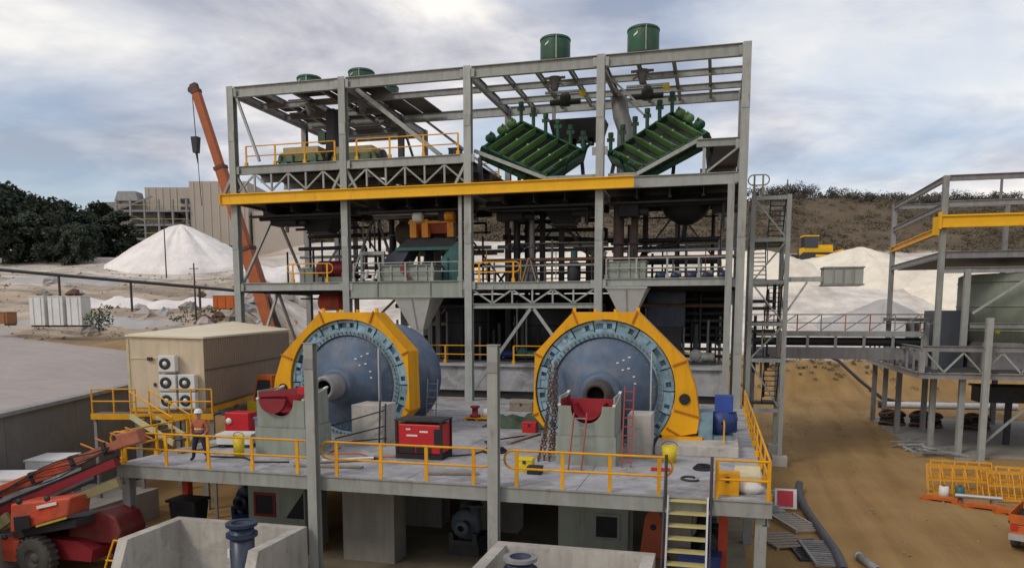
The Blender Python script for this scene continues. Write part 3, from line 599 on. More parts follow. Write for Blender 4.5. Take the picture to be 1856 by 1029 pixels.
# ------------------------------------------------------------------ main steel frame
CXS = (-28.65, -21.3, -13.7, -6.3, 1.07); YF, YR = 42.0, 50.5; ZR = 18.5
fr = thing('steel_process_building', 'tall open grey steel process building with four bays behind the mills', 'building', (-13.7, 46, G))
def bm_(a, b, w_=0.2, h_=0.4, m=STEEL, nm='beam', up=(0,0,1)):
    q = MB(); q.ibeam(a, b, w_, h_, 0.035, up); return part(fr, nm, q, m)
def br_(a, b, s=0.13, m=STEEL, nm='brace'):
    q = MB(); q.beam(a, b, s, s); return part(fr, nm, q, m)
for x in CXS:
    bm_((x,YF,G), (x,YF,ZR), 0.42, 0.42, STEEL, 'column', (0,1,0)); bm_((x,YR,G), (x,YR,ZR), 0.36, 0.36, STEEL2, 'column', (0,1,0))
    part(fr, 'footing', B((x-0.5,YF-0.5,G-0.1), (x+0.5,YF+0.5,G+0.3)), CONC2) if x in (CXS[0],) else None
bm_((0.5,41.75,0), (0.5,41.75,11.55), 0.34, 0.34, STEEL, 'column', (0,1,0))
bm_((-14.15,41.9,5.9), (-14.15,41.9,11.55), 0.2, 0.2, STEEL, 'column', (0,1,0))
for x in (-24.9, -17.5, -10.0, -2.6):
    bm_((x,YR,0), (x,YR,11.6), 0.26, 0.26, STEEL2, 'column', (0,1,0))
for x in (-17.5, -10.6, -9.4, -5.2, -4.3): bm_((x,47.2,2.06), (x,47.2,11.6), 0.3, 0.3, DARKSTEEL if x > -12 else STEEL2, 'column', (0,1,0))
def span(y, z, w_, h_, m=STEEL, xs=CXS, nm='beam', g=0.22):
    for a, b in zip(xs, xs[1:]): bm_((a+g,y,z), (b-g,y,z), w_, h_, m, nm)
# roof
span(YF, ZR-0.33, 0.26, 0.62, nm='roof_beam'); span(YR, ZR-0.3, 0.26, 0.55, STEEL, nm='roof_beam', g=0.19)
for x in CXS: bm_((x,YF+0.22,ZR-0.3), (x,YR-0.2,ZR-0.3), 0.24, 0.5, STEEL2, 'roof_cross_beam')
for a, b, n in ((2,3,4), (3,4,4)):
    for k in range(1, n):
        x = CXS[a] + (CXS[b]-CXS[a])*k/n; bm_((x,YF+0.15,ZR-0.28), (x,YR-0.15,ZR-0.28), 0.16, 0.3, STEEL2, 'purlin')
    for y in (44.9, 47.7): bm_((CXS[a]+0.13,y,ZR-0.42), (CXS[b]-0.13,y,ZR-0.42), 0.2, 0.36, STEEL, 'roof_beam')
for y in (44.9, 47.7):
    for a in (0, 1): bm_((CXS[a]+0.13,y,ZR-0.42), (CXS[a+1]-0.13,y,ZR-0.42), 0.2, 0.36, STEEL2, 'roof_beam') if not (a == 1 and y > 46) else None
for k in range(1, 4):
    x = CXS[0] + 7.35*k/4; bm_((x,YF+0.15,ZR-0.28), (x,YR-0.15,ZR-0.28), 0.16, 0.3, STEEL2, 'purlin')
for k, (x0, x1, y0, y1) in enumerate([(-28.3,-26.9,42.5,47.5),(-26.7,-25.1,45.1,50.2),(-24.9,-23.2,42.5,44.6),(-24.9,-23.2,47.9,50.2),(-23.0,-21.6,42.5,50.2),(-28.3,-26.9,47.9,50.2),(-21.0,-19.6,43,50.2),(-19.5,-18.2,46,50.2)]):
    part(fr, 'roof_panel', B((x0,y0,ZR-0.115), (x1,y1,ZR-0.06)), GRATE)
for x in (CXS[0], CXS[1]):
    bm_((x,55.0,G), (x,55.0,ZR), 0.34, 0.34, STEEL2, 'column', (0,1,0)); bm_((x,50.7,ZR-0.3), (x,54.8,ZR-0.3), 0.24, 0.5, STEEL2, 'roof_cross_beam'); bm_((x,50.7,13.6), (x,54.8,13.6), 0.2, 0.4, STEEL2, 'floor_beam')
bm_((CXS[0]+0.2,55.0,ZR-0.3), (CXS[1]-0.2,55.0,ZR-0.3), 0.26, 0.5, STEEL2, 'roof_beam'); bm_((CXS[0]+0.2,55.0,13.6), (CXS[1]-0.2,55.0,13.6), 0.2, 0.4, STEEL2, 'floor_beam'); bm_((CXS[0]+0.2,52.8,ZR-0.42), (CXS[1]-0.2,52.8,ZR-0.42), 0.2, 0.36, STEEL2, 'roof_beam')
for x0, x1 in ((-28.3,-26.2), (-26.0,-23.8), (-23.6,-21.6)): part(fr, 'roof_panel', B((x0,50.8,ZR-0.115), (x1,54.7,ZR-0.06)), GRATE); part(fr, 'floor_grating', B((x0,50.7,13.72), (x1,54.8,13.77)), GRATE)
br_((-21.3,50.7,18.0), (-21.3,54.7,14.0), 0.14, STEEL2)
for y in (44.0, 45.9): br_((-6.1,y,ZR-0.6), (-4.4,y,ZR-2.2), 0.1)
# bracing in the roof storey
br_((-28.35,42.0,18.0), (-26.9,42.0,14.1), 0.14); br_((-20.9,43.0,18.1), (-15.7,43.0,14.05), 0.24); br_((-19.5,YR,18.0), (-14.2,YR,14.0), 0.16, STEEL2)
# upper floor, two left bays
for a in (0, 1):
    x0, x1 = CXS[a]+0.22, CXS[a+1]-0.22
    bm_((x0,YF,13.6), (x1,YF,13.6), 0.2, 0.5, STEEL, 'floor_beam'); bm_((x0,YR,13.6), (x1,YR,13.6), 0.2, 0.4, STEEL2, 'floor_beam')
    part(fr, 'floor_grating', B((x0,42.15,13.72), (x1,50.3,13.77)), GRATE)
    n = 6
    for k in range(n):
        xa = x0 + (x1-x0)*k/n; xb = x0 + (x1-x0)*(k+1)/n
        br_((xb,YF,13.33), (xb,YF,12.32), 0.1, nm='truss_post') if k < n-1 else None
        br_((xa,YF,13.33) if k % 2 else (xa,YF,12.34), (xb,YF,12.34) if k % 2 else (xb,YF,13.33), 0.09, nm='truss_diagonal')
    for y in (44.5, 47.2): bm_((x0,y,13.5), (x1,y,13.5), 0.2, 0.4, STEEL2, 'floor_beam')
for x in CXS[:3]:
    for s in (-1, 1):
        if (x, s) == (CXS[2], 1): continue
        br_((x+0.1*s,YF-0.02,13.4), (x+(0.75 if s > 0 else -0.75),YF-0.02,12.25), 0.15, nm='knee_brace')
# screening floor: full width at z = 12
for a in range(4):
    x0, x1 = CXS[a]+0.22, CXS[a+1]-0.22
    bm_((x0,YF,11.9), (x1,YF,11.9), 0.22, 0.6, STEEL, 'floor_beam'); bm_((x0,YR,11.9), (x1,YR,11.9), 0.22, 0.5, STEEL2, 'floor_beam')
    part(fr, 'floor_plate', B((x0-0.1,42.15,11.72), (x1+0.1,50.3,11.80)), DARKSTEEL)
    for k in range(1, 4): x = x0 + (x1-x0)*k/4; bm_((x,42.2,11.4), (x,50.3,11.4), 0.18, 0.55, DARKSTEEL, 'floor_joist')
    for y in (44.6, 47.4): bm_((x0,y,11.3), (x1,y,11.3), 0.22, 0.5, DARKSTEEL, 'floor_beam')
for x in CXS: bm_((x,42.2,11.85), (x,50.3,11.85), 0.22, 0.5, STEEL2, 'floor_beam')
# sloped chute supports below the screens, and the short truss at the right end
br_((-13.45,42.35,14.05), (-9.3,42.35,12.35), 0.2, STEEL, 'sloped_stringer'); br_((-9.3,42.35,12.36), (-6.6,42.35,12.36), 0.2, STEEL, 'sloped_stringer')
br_((-5.9,42.35,12.36), (-4.4,42.35,12.36), 0.2, STEEL, 'sloped_stringer'); br_((-4.4,42.35,12.36), (-1.0,42.35,14.05), 0.2, STEEL, 'sloped_stringer')
bm_((-1.3,42.2,13.75), (0.86,42.2,13.75), 0.2, 0.4, STEEL, 'floor_beam'); br_((-0.9,42.2,13.5), (-0.9,42.2,12.25), 0.16); br_((-0.75,42.2,12.3), (0.85,42.2,13.5), 0.1)
bm_((-1.3,50.3,13.75), (0.86,50.3,13.75), 0.2, 0.3, STEEL2, 'floor_beam'); part(fr, 'floor_grating', B((-0.9,42.4,13.9), (0.9,50.2,13.94)), GRATE)
# mid floor at z = 6.8
bm_((-28.43,YF,6.62), (-21.52,YF,6.62), 0.22, 0.48, STEEL, 'floor_beam')
part(fr, 'girder', B((-21.05,YF-0.12,5.95), (-13.95,YF+0.12,6.82)), SAGE)
q = MB(); q.box((-21.05,YF-0.22,6.823), (-13.95,YF+0.22,6.87)); q.box((-21.05,YF-0.22,5.90), (-13.95,YF+0.22,5.947)); part(fr, 'girder_flange', q, SAGE)
for x in (-19.3, -16.0): part(fr, 'stiffener', B((x-0.03,YF-0.2,5.95), (x+0.03,YF-0.122,6.82)), STEEL2)
bm_((-13.48,YF,6.55), (-6.52,YF,6.55), 0.22, 0.42, STEEL, 'floor_beam'); bm_((-13.48,YF,5.42), (-6.52,YF,5.42), 0.2, 0.28, STEEL, 'truss_chord')
for k in range(6):
    xa = -13.48 + 6.96*k/6; xb = xa + 1.16
    br_((xb,YF,6.33), (xb,YF,5.57), 0.09, nm='truss_post') if k < 5 else None
    br_((xa,YF,6.33) if k % 2 == 0 else (xa,YF,5.57), (xb,YF,5.57) if k % 2 == 0 else (xb,YF,6.33), 0.09, nm='truss_diagonal')
br_((-10.1,YF,5.25), (-13.4,YF,0.75), 0.17); br_((-9.9,YF,5.25), (-6.6,YF,0.75), 0.17)
bm_((-6.08,YF,6.66), (0.85,YF,6.66), 0.22, 0.42, STEEL, 'floor_beam')
for a in range(4):
    x0, x1 = CXS[a]+0.22, CXS[a+1]-0.22
    part(fr, 'floor_grating', B((x0,42.15,6.7), (x1,50.3,6.75)), GRATE); bm_((x0,YR,6.6), (x1,YR,6.6), 0.22, 0.4, STEEL2, 'floor_beam')
    for y in (44.6, 47.4): bm_((x0,y,6.45), (x1,y,6.45), 0.2, 0.36, DARKSTEEL, 'floor_beam')
for x in CXS: bm_((x,42.2,6.5), (x,50.3,6.5), 0.2, 0.4, STEEL2, 'floor_beam')
# side bracing in the left end wall
for z0, z1 in ((6.75, 11.6), (0.0, 6.3)):
    br_((-28.6,42.3,z0), (-28.6,46.2,z1), 0.15, STEEL); br_((-28.6,46.4,z1), (-28.6,50.3,z0), 0.15, STEEL2)
for z0, z1 in ((6.9, 11.2),): br_((-21.3,46.2,z1), (-21.3,50.2,z0), 0.14, STEEL2); br_((-21.3,46.0,z1), (-21.3,42.4,z0), 0.12, STEEL2)
br_((-10.2,47.2,11.2), (-13.4,47.2,7.0), 0.12, DARKSTEEL); br_((-9.8,47.2,11.2), (-6.6,47.2,7.0), 0.12, DARKSTEEL)
br_((-28.3,YR,0.3), (-21.6,YR,6.3), 0.14, STEEL2)

# yellow crane runway hanging on the front
mono = thing('crane_beam', 'long yellow crane runway beam across the front of the steel building', 'beam', (-16.8, 41.5, 11.55))
q = MB(); q.ibeam((-29.25,41.45,11.84), (-4.42,41.45,11.84), 0.26, 0.62, 0.05); part(mono, 'girder', q, YELBEAM)
part(mono, 'end_stop', B((-29.3,41.3,11.5), (-29.253,41.6,12.2)), YELBEAM)
for x in CXS[:4]: part(mono, 'hanger', B((x-0.1,41.59,11.6), (x+0.1,41.78,12.1)), STEEL)

rail_run((-27.8,42.0,13.85), (-21.9,42.0,13.85), 4, 'yellow handrail on the top floor left of the second column', False, h=1.15)
rail_run((-20.5,42.0,13.85), (-14.3,42.0,13.85), 4, 'yellow handrail on the top floor between second and third columns', False, h=1.15)
rail_run((-27.8,50.3,13.78), (-14.3,50.3,13.78), 8, 'yellow handrail along the rear of the top floor', False, h=1.15)
rail_run((-24.9,42.0,6.86), (-22.6,42.0,6.86), 2, 'short yellow handrail on the mid floor beside the red drum', True, h=1.1, loop=0.1)
rail_run((-13.1,42.0,6.76), (-11.1,42.0,6.76), 2, 'short yellow handrail on the mid floor right of the third column', True, h=1.1, loop=0.1)
rail_run((-13.0,50.2,6.76), (0.6,50.2,6.76), 8, 'dark grey handrail along the rear of the mid floor, right half', False, h=1.1, m=STEEL2)
rail_run((-28.0,50.2,6.76), (-14.5,50.2,6.76), 8, 'dull yellow handrail along the rear of the mid floor, left half', False, h=1.1)
rail_run((-5.8,46.6,6.76), (0.6,46.6,6.76), 5, 'grey handrail across the right bay of the mid floor', False, h=1.4, m=STEEL2)
rail_run((-13.2,45.4,6.76), (-6.9,45.4,6.76), 5, 'grey handrail across the middle of the third bay floor', False, h=1.4, m=STEEL2)

# ------------------------------------------------------------------ ball mills
MZ = 2.1
def ball_mill(X0, side, label):       # side = +1: drive bulge of the guard on the right, -1: on the left
    t = thing('ball_mill', label, 'mill', (X0, 30.5, 0)); c = (X0, 0, MZ); ay = (0, 1, 0)
    part(t, 'shell', MB().lathe([(2.05,29.6),(2.33,29.62),(2.33,33.0),(2.42,33.02),(2.42,33.14),(2.3,33.16),(0.9,33.9),(0.75,34.0),(0.75,35.0),(0.3,35.0)], c, ay, 56), BLUE)
    rng = random.Random(4)
    hd = part(t, 'head', MB().lathe([(2.02,28.86),(1.98,28.84),(0.80,28.02),(0.72,27.9),(0.70,27.55),(0.62,27.5),(0.49,27.5)], c, ay, 56), BLUE)
    q = MB()
    for k in range(40):
        a = 2*math.pi*(k+0.5)/40; p = Vector((X0+1.86*math.cos(a), 28.73, MZ+1.86*math.sin(a))); q.tube(p, p+Vector((0,0.08,0)), 0.028, 6)
    part(t, 'head_bolts', q, STEEL2, parent=hd)['kind'] = 'stuff'
    part(t, 'bolt_flange', MB().lathe([(2.0,28.82),(2.0,28.74),(2.2,28.74),(2.2,28.98)], c, ay, 64, smooth=False), LBLUE)
    q = MB()
    for k in range(72):
        a = 2*math.pi*(k+0.5)/72; p = Vector((X0+2.1*math.cos(a), 28.66, MZ+2.1*math.sin(a))); q.tube(p, p+Vector((0,0.085,0)), 0.045, 6)
    part(t, 'flange_bolts', q, mat('bolt_weathered', (0.20, 0.19, 0.15), 0.6, 0.3, 0.4, 6))['kind'] = 'stuff'
    for yy in (29.75, 31.25): part(t, 'weld_band', MB().lathe([(2.33,yy),(2.345,yy+0.02),(2.345,yy+0.07),(2.33,yy+0.09)], c, ay, 56), BLUE)
    for k, (x, z, r_) in enumerate(((0.55,1.05,0.05),(0.75,1.15,0.04),(0.95,1.25,0.05),(0.75,0.8,0.04),(0.95,0.85,0.05),(1.15,0.55,0.04),(1.2,0.3,0.04))):   # chalk and grease-nipple marks on the head
        rr = math.hypot(x, z); yy = 28.02 + (rr-0.8)*(28.84-28.02)/1.18 - 0.03; part(t, 'chalk_mark', B((X0+x-r_,yy,MZ+z-0.02), (X0+x+r_,yy+0.02,MZ+z+0.03)), WHITE, parent=hd)
    part(t, 'trunnion', MB().lathe([(0.50,27.6),(0.50,26.9),(0.47,26.85),(0.47,26.62),(0.44,26.58),(0.32,26.58),(0.30,26.62),(0.30,27.5),(0.0,27.5)], c, ay, 32), mat('trunnion_grease_brown', (0.075,0.062,0.055), 0.6, 0.2, 0.3, 5) if side > 0 else STEEL2)
    part(t, 'bore', MB().lathe([(0.0,27.3),(0.297,27.3),(0.297,26.66)], c, ay, 24), BLACK)
    # girth gear in segments with open pockets
    ns = 18
    for k in range(ns):
        a0 = 2*math.pi*k/ns + 0.01; a1 = 2*math.pi*(k+1)/ns - 0.01; am = (a0+a1)/2
        q = MB(); m0 = 5*math.pi/2
        def ring(r0, r1, y0, y1, b0, b1, n=4):
            vs = []
            for i in range(n+1):
                a = b0 + (b1-b0)*i/n
                for r, y in ((r0,y0),(r1,y0),(r1,y1),(r0,y1)): vs.append((X0 + r*math.cos(a), y, MZ + r*math.sin(a)))
            fs = [(0,1,2,3), (4*n+3,4*n+2,4*n+1,4*n)]
            for i in range(n):
                for j in range(4): fs.append((4*i+j, 4*i+(j+1) % 4, 4*i+4+(j+1) % 4, 4*i+4+j))
            q.add(vs, fs)
        ring(2.2, 2.30, 28.78, 29.5, a0, a1); ring(2.50, 2.60, 28.74, 29.5, a0, a1); ring(2.3, 2.5, 28.97, 29.02, a0, a1)
        ring(2.3, 2.5, 28.74, 29.14, a0, a0 + 0.05 + 0.03*rng.random(), 1); ring(2.3, 2.5, 28.76, 29.14, am-0.03, am+0.03, 1)
        if k % 3 != 1: ring(2.3, 2.5, 28.80, 28.84, am+0.03, a1, 3)
        if k % 4 == 2: ring(2.3, 2.5, 28.82, 28.86, a0+0.06, am-0.03, 2)
        part(t, 'gear_segment', q, LBLUE)
    # guard: outline (x is mirrored by side), inner radius 2.64
    outl = [(2.2,-1.62),(2.85,-1.62),(3.45,-1.5),(3.52,-0.9),(3.36,0.15),(3.0,1.15),(1.2,2.92),(-1.2,2.92),(-2.66,1.36),(-2.72,-1.02),(-2.2,-1.6)]
    gm_ = part(t, 'guard', MB().lathe([(2.64,28.66),(2.64,29.72)], c, ay, 48, a0=-0.62 if True else 0, a1=math.pi+0.62), GUARD)
    seg = [(0,3),(3,5),(5,6),(6,7),(7,8),(8,9),(9,10)]
    for a, b in seg:
        pts_ = outl[a:b+1]
        an0 = math.atan2(pts_[0][1], pts_[0][0]); an1 = math.atan2(pts_[-1][1], pts_[-1][0])
        if an1 < an0: an1 += 2*math.pi
        n = 7; inner = [(2.64*math.cos(an1 + (an0-an1)*i/n), 2.64*math.sin(an1 + (an0-an1)*i/n)) for i in range(n+1)]
        if a == 0: inner = [(x, z) for x, z in inner if math.hypot(x, z) > 0][:]
        poly = [(X0 + side*x, MZ + z) for x, z in pts_ + inner]
        q = MB(); q.prism(poly, 28.62, 29.75); part(t, 'guard_panel', q, GUARD, parent=gm_)
    for a in (1, 3, 5, 6, 7, 8, 9):      # bolted joints between panels stand proud of the rim
        x, z = outl[a]; l = math.hypot(x, z); i_ = Vector((X0 + side*x*2.7/l, 28.6, MZ + z*2.7/l)); o_ = Vector((X0 + side*x*1.012, 28.6, MZ + z*1.012))
        q = MB(); q.beam(i_, o_, 0.06, 0.07, (0,1,0)); part(t, 'joint_strip', q, mat('guard_seam', (0.40, 0.13, 0.01), 0.5), parent=gm_)
    for a in (6, 7):
        x, z = outl[a]; part(t, 'lifting_lug', B((X0+side*x-0.06,28.9,MZ+z-0.02), (X0+side*x+0.06,29.0,MZ+z+0.16)), GUARD)
    for x in (-0.4, 0.35): part(t, 'lifting_lug', B((X0+x-0.05,28.9,MZ+2.9), (X0+x+0.05,29.0,MZ+3.03)), GUARD)
    q = MB(); q.lathe([(0.20,28.56),(0.20,28.622)], (X0+side*2.98,0,MZ-0.25), ay, 18); q.lathe([(0.0,28.575),(0.19,28.575)], (X0+side*2.98,0,MZ-0.25), ay, 18); part(t, 'inspection_port', q, BLACK)
    part(t, 'guard_foot', B((X0+side*2.2-(0 if side > 0 else 1.45),28.5,0.36), (X0+side*2.2+(1.45 if side > 0 else 0),29.9,0.47)), GUARD)
    return t
m2 = ball_mill(-4.05, 1, 'right blue grinding mill with yellow gear guard bulging on its right')
m1 = ball_mill(-14.6, -1, 'left blue grinding mill with yellow gear guard, beside the cream switchroom')
part(m2, 'measuring_strip', B((-2.3,28.3,0.6), (-2.25,28.5,3.6)), ALU); part(m1, 'measuring_strip', B((-13.1,28.3,0.6), (-13.05,28.5,3.6)), ALU)

# rear supports below each mill so that the shells rest on something
for i, x in enumerate((-14.6, -4.05)):
    t = thing('rear_pedestal', ('concrete rear cradle under the left mill', 'concrete rear cradle under the right mill')[i], 'pedestal', (x, 34.6, 0))
    q = MB(); poly = [(x-1.3,0),(x+1.3,0),(x+1.1,MZ)] + [(x+0.78*math.cos(a), MZ+0.78*math.sin(a)) for a in [-math.pi*k/8 for k in range(9)]] + [(x-1.1,MZ)]
    q.prism(poly, 34.1, 35.0); part(t, 'block', q, CONC2)
    for s in (-1, 1): part(t, 'jack_post', B((x+s*1.6-0.2,29.9,0), (x+s*1.6+0.2,30.5,MZ-1.62)), CONC2)

# bearing pedestals in front
def pedestal(X0, Y0, label):
    t = thing('bearing_pedestal', label, 'pedestal', (X0, Y0, 0)); h = 1.95; wd = 0.93; D = 1.75
    def wall(y0, y1, m, nm):
        q = MB(); arc_ = [(X0+0.52*math.cos(a), h-0.06+0.52*math.sin(a)-0.0) for a in [-math.pi*k/12 for k in range(13)]]
        poly = [(X0-wd,1.0),(X0+wd,1.0),(X0+wd,h)] + [(X0+0.52,h)] + arc_[1:-1] + [(X0-0.52,h),(X0-wd,h)]
        q.prism(poly, y0, y1); return part(t, nm, q, m)
    part(t, 'base', B((X0-wd-0.06,Y0-0.06,0), (X0+wd+0.06,Y0+D+0.06,0.95)), SAGE)
    part(t, 'seam', B((X0-wd-0.03,Y0-0.03,0.95), (X0+wd+0.03,Y0+D+0.03,1.0)), STEEL2)
    wall(Y0, Y0+0.06, SAGE, 'front_plate'); wall(Y0+D-0.06, Y0+D, SAGE, 'back_plate')
    for s in (-1, 1):
        x = X0 + s*(wd-0.03); part(t, 'side_plate', B((x-0.03,Y0+0.062,1.0), (x+0.03,Y0+D-0.062,h+0.3)), SAGE)
        q = MB(); q.hexa([(x-0.045,Y0-0.01,h),(x+0.045,Y0-0.01,h),(x+0.045,Y0+D,h+0.3),(x-0.045,Y0+D,h+0.3)], [(x-0.045,Y0-0.01,h+0.05),(x+0.045,Y0-0.01,h+0.05),(x+0.045,Y0+D,h+0.35),(x-0.045,Y0+D,h+0.35)]); part(t, 'rim', q, WHITE)
        part(t, 'lining', B((x-s*0.06-0.01,Y0+0.08,1.05), (x-s*0.06+0.01,Y0+D-0.08,h+0.2)), DRED)
    part(t, 'bearing_shell', MB().lathe([(0.50,Y0+0.3),(0.50,Y0+D-0.2)], (X0,0,h+0.0), (0,1,0), 20, math.pi, 2*math.pi), mat('bearing_red', (0.30,0.02,0.03), 0.45))
    part(t, 'saddle', B((X0-wd+0.1,Y0+D-0.5,1.05), (X0+wd-0.1,Y0+D-0.4,h+0.12)), mat('bearing_red', (0.30,0.02,0.03), 0.45))
    for s in (-1, 1): q = MB(); q.prismx([(Y0+D+0.07,0.0),(Y0+D+0.5,0.0),(Y0+D+0.07,0.9)], X0+s*0.7-0.03, X0+s*0.7+0.03); part(t, 'gusset', q, SAGE)
    return t
pedestal(-4.05, 24.65, 'sage green bearing pedestal with red saddle in front of the right mill')
p1_ = pedestal(-14.75, 23.75, 'sage green bearing pedestal with dark red half-disc in front of the left mill')
q = MB(); q.prism([(-15.5,2.05),(-13.9,2.15),(-13.9,2.42),(-15.5,2.22)], 23.6, 23.66); part(p1_, 'cover_plate', q, DRED)
q = MB(); q.prism([(-14.95+0.52*math.cos(a), 1.98+0.5*math.sin(a)) for a in [math.pi + math.pi*k/14 for k in range(15)]], 23.55, 23.72); part(p1_, 'half_disc', q, DRED)
q = MB(); q.prism([(-13.9,2.2),(-13.55,2.2),(-13.55,2.45),(-13.9,2.45)], 23.5, 23.7); part(p1_, 'clamp', q, RED)

def block(name, a, b, m, label, cat='plinth', bv=0.02):
    o = solo(name, B(a, b), m, label, cat); bevel(o, bv); return o
block('concrete_plinth', (-13.45,26.6,0), (-12.15,27.9,1.5), CONC2, 'tall beige concrete block beside the left mill behind the clamp bars')
block('concrete_plinth', (-2.9,26.35,0), (-2.08,27.6,1.5), CONC2, 'narrow beige concrete block right of the right bearing pedestal')
block('concrete_plinth', (-2.0,27.2,0), (0.85,31.5,0.36), CONC2, 'low wide concrete plinth under the blue drive motor')
block('concrete_plinth', (-18.9,27.6,0), (-16.6,31.0,0.36), CONC2, 'low concrete plinth under the left mill gear guard foot')
# drive motor on the right plinth
mt = thing('drive_motor', 'blue electric drive motor and gearbox at the right of the right mill', 'motor', (0.1, 29.4, 0.36))
part(mt, 'gearbox', B((-0.55,28.7,0.36), (-0.05,30.0,1.35)), LBLUE); part(mt, 'motor_body', MB().lathe([(0.05,-0.05),(0.42,0.0),(0.45,0.1),(0.45,0.9),(0.4,1.0),(0.0,1.0)], (0.3,29.0,0.95), (0,1,0), 20), DBLUE)
part(mt, 'terminal_box', B((0.0,29.1,1.35), (0.66,29.7,1.95)), mat('motor_blue', (0.03,0.07,0.30), 0.45)); part(mt, 'coupling', MB().lathe([(0.0,0),(0.22,0),(0.22,0.3),(0,0.3)], (-0.9,29.2,0.9), (1,0,0), 14), LBLUE)
part(mt, 'base_frame', B((-0.7,28.8,0.362), (0.7,30.2,0.5)), LBLUE)
for k in range(5): part(mt, 'cooling_fin', B((0.3-0.5,29.15+k*0.16,0.6), (0.3+0.5,29.18+k*0.16,1.3)), DBLUE)
pn = thing('pinion_drive', 'blue pinion bearing beside the left mill guard', 'motor', (-17.9, 29.2, 0.36))
part(pn, 'bearing', MB().lathe([(0.0,0),(0.4,0),(0.4,0.5),(0.0,0.5)], (-17.9,28.0,1.0), (0,1,0), 16), LBLUE); part(pn, 'base_frame', B((-18.4,27.9,0.362), (-17.4,28.5,0.6)), LBLUE)

# red generator / welder set
gn = thing('generator', 'red box generator with black frame standing on the deck between the mills', 'generator', (-9.75, 24.7, 0))
bevel(part(gn, 'housing', B((-10.55,24.25,0.18), (-8.95,25.2,1.2)), RED), 0.04)
part(gn, 'base', B((-10.6,24.2,0.0), (-8.9,25.25,0.17)), BLACK)
for x in (-10.6, -8.98):
    for y in (24.2, 25.17): part(gn, 'frame_post', B((x,y,0.172), (x+0.08,y+0.08,1.30)), BLACK)
part(gn, 'roof', B((-10.62,24.18,1.302), (-8.88,25.27,1.36)), DARKSTEEL)
part(gn, 'control_panel', B((-9.2,24.235,0.5), (-9.0,24.248,1.05)), BLACK); part(gn, 'vent', B((-10.5,24.235,0.22), (-9.9,24.248,0.5)), BLACK); part(gn, 'vent', B((-9.85,24.235,0.22), (-9.3,24.248,0.42)), BLACK)
for x0, x1, z0, z1 in ((-9.72,-9.42,0.92,0.98), (-10.2,-9.8,0.78,0.84), (-10.22,-10.05,1.0,1.05), (-9.6,-9.5,0.45,0.5)): part(gn, 'lettering', B((x0,24.232,z0), (x1,24.247,z1)), WHITE)
part(gn, 'lifting_bar', MB().tube((-10.3,24.7,1.37), (-9.2,24.7,1.37), 0.03, 8), DARKSTEEL)

# ladders, trestles, chains and site clutter on the deck
def ladder(name, foot, top, wd, n, m, label, side=(1,0,0), rm=None):
    t = thing(name, label, 'ladder', tuple(foot)); f = Vector(foot); tp = Vector(top); s = Vector(side)*(wd/2)
    for k in (-1, 1): q = MB(); q.beam(f+s*k, tp+s*k, 0.035, 0.08); part(t, 'stile', q, m)
    for k in range(n):
        p = f.lerp(tp, (k+0.6)/(n+0.2)); q = MB(); q.beam(p-s, p+s, 0.035, 0.035); part(t, 'rung', q, rm or m)
    return t
ladder('leaning_ladder', (-12.15,31.6,0), (-11.75,30.9,2.15), 0.46, 7, ALU, 'silver ladder leaning at the right of the left mill')
REDL = mat('trestle_red', (0.33,0.06,0.05), 0.6)
ladder('trestle_ladder', (-4.25,23.75,0), (-4.2,24.45,1.75), 0.42, 6, REDL, 'red trestle ladder in front of the right bearing pedestal', rm=STEEL2)
ladder('trestle_ladder', (-2.72,24.6,0), (-2.7,25.1,2.6), 0.30, 9, REDL, 'tall narrow red trestle ladder before the narrow concrete block')
rngc = random.Random(9)
def chain(p0, p1, sag, n, label, r=0.06):
    p0 = Vector(p0); p1 = Vector(p1); t = thing('chain', label, 'chain', tuple(p1), group='lifting chains')
    base = MB(); ring_ = [(0.055*math.cos(a), 0, 0.10*math.sin(a)) for a in [2*math.pi*k/10 for k in range(10)]]
    base.path(ring_, 0.02, 5, True); me_ = base.mesh('link', BROWNM)
    for k in range(n):
        f = k/(n-1); p = p0.lerp(p1, f) - Vector((0,0,sag*4*f*(1-f))); o = bpy.data.objects.new('link', me_); C.objects.link(o); o.parent = t
        o.location = p - p1; d = (p1-p0).normalized(); o.rotation_mode = 'QUATERNION'
        o.rotation_quaternion = d.to_track_quat('Z', 'Y') @ Matrix.Rotation(math.pi/2*(k % 2) + 0.2, 4, 'Z').to_quaternion()
chain((-6.0,28.2,3.3), (-5.55,25.1,0.1), 0.1, 28, 'dark hanging chain left of the right bearing pedestal')
chain((-5.8,28.2,3.1), (-5.35,25.0,0.1), 0.15, 28, 'dark hanging chain left of the right bearing pedestal')
chain((-5.9,28.15,2.4), (-5.7,24.9,0.05), 0.2, 24, 'dark hanging chain left of the right bearing pedestal')
chain((-5.75,28.2,2.9), (-5.25,25.2,0.3), 0.3, 26, 'dark hanging chain left of the right bearing pedestal')
def bucket(x, y, z, r, h, m, label):
    t = thing('bucket', label, 'bucket', (x, y, z))
    part(t, 'body', MB().lathe([(0,0),(r*0.85,0),(r,h),(r*0.94,h),(r*0.8,0.03),(0,0.03)], (x,y,z), n=18), m); part(t, 'handle', MB().path([(x+r*math.cos(a), y, z+h+r*0.6*math.sin(a)) for a in [math.pi*k/10 for k in range(11)]], 0.012, 5), DARKSTEEL)
bucket(-1.42, 25.9, 0.0, 0.26, 0.55, BRIGHTYEL, 'bright yellow bucket in front of the low motor plinth')
bucket(-15.95, 23.0, 0.0, 0.2, 0.75, BRIGHTYEL, 'tall bright yellow drum left of the left bearing pedestal')
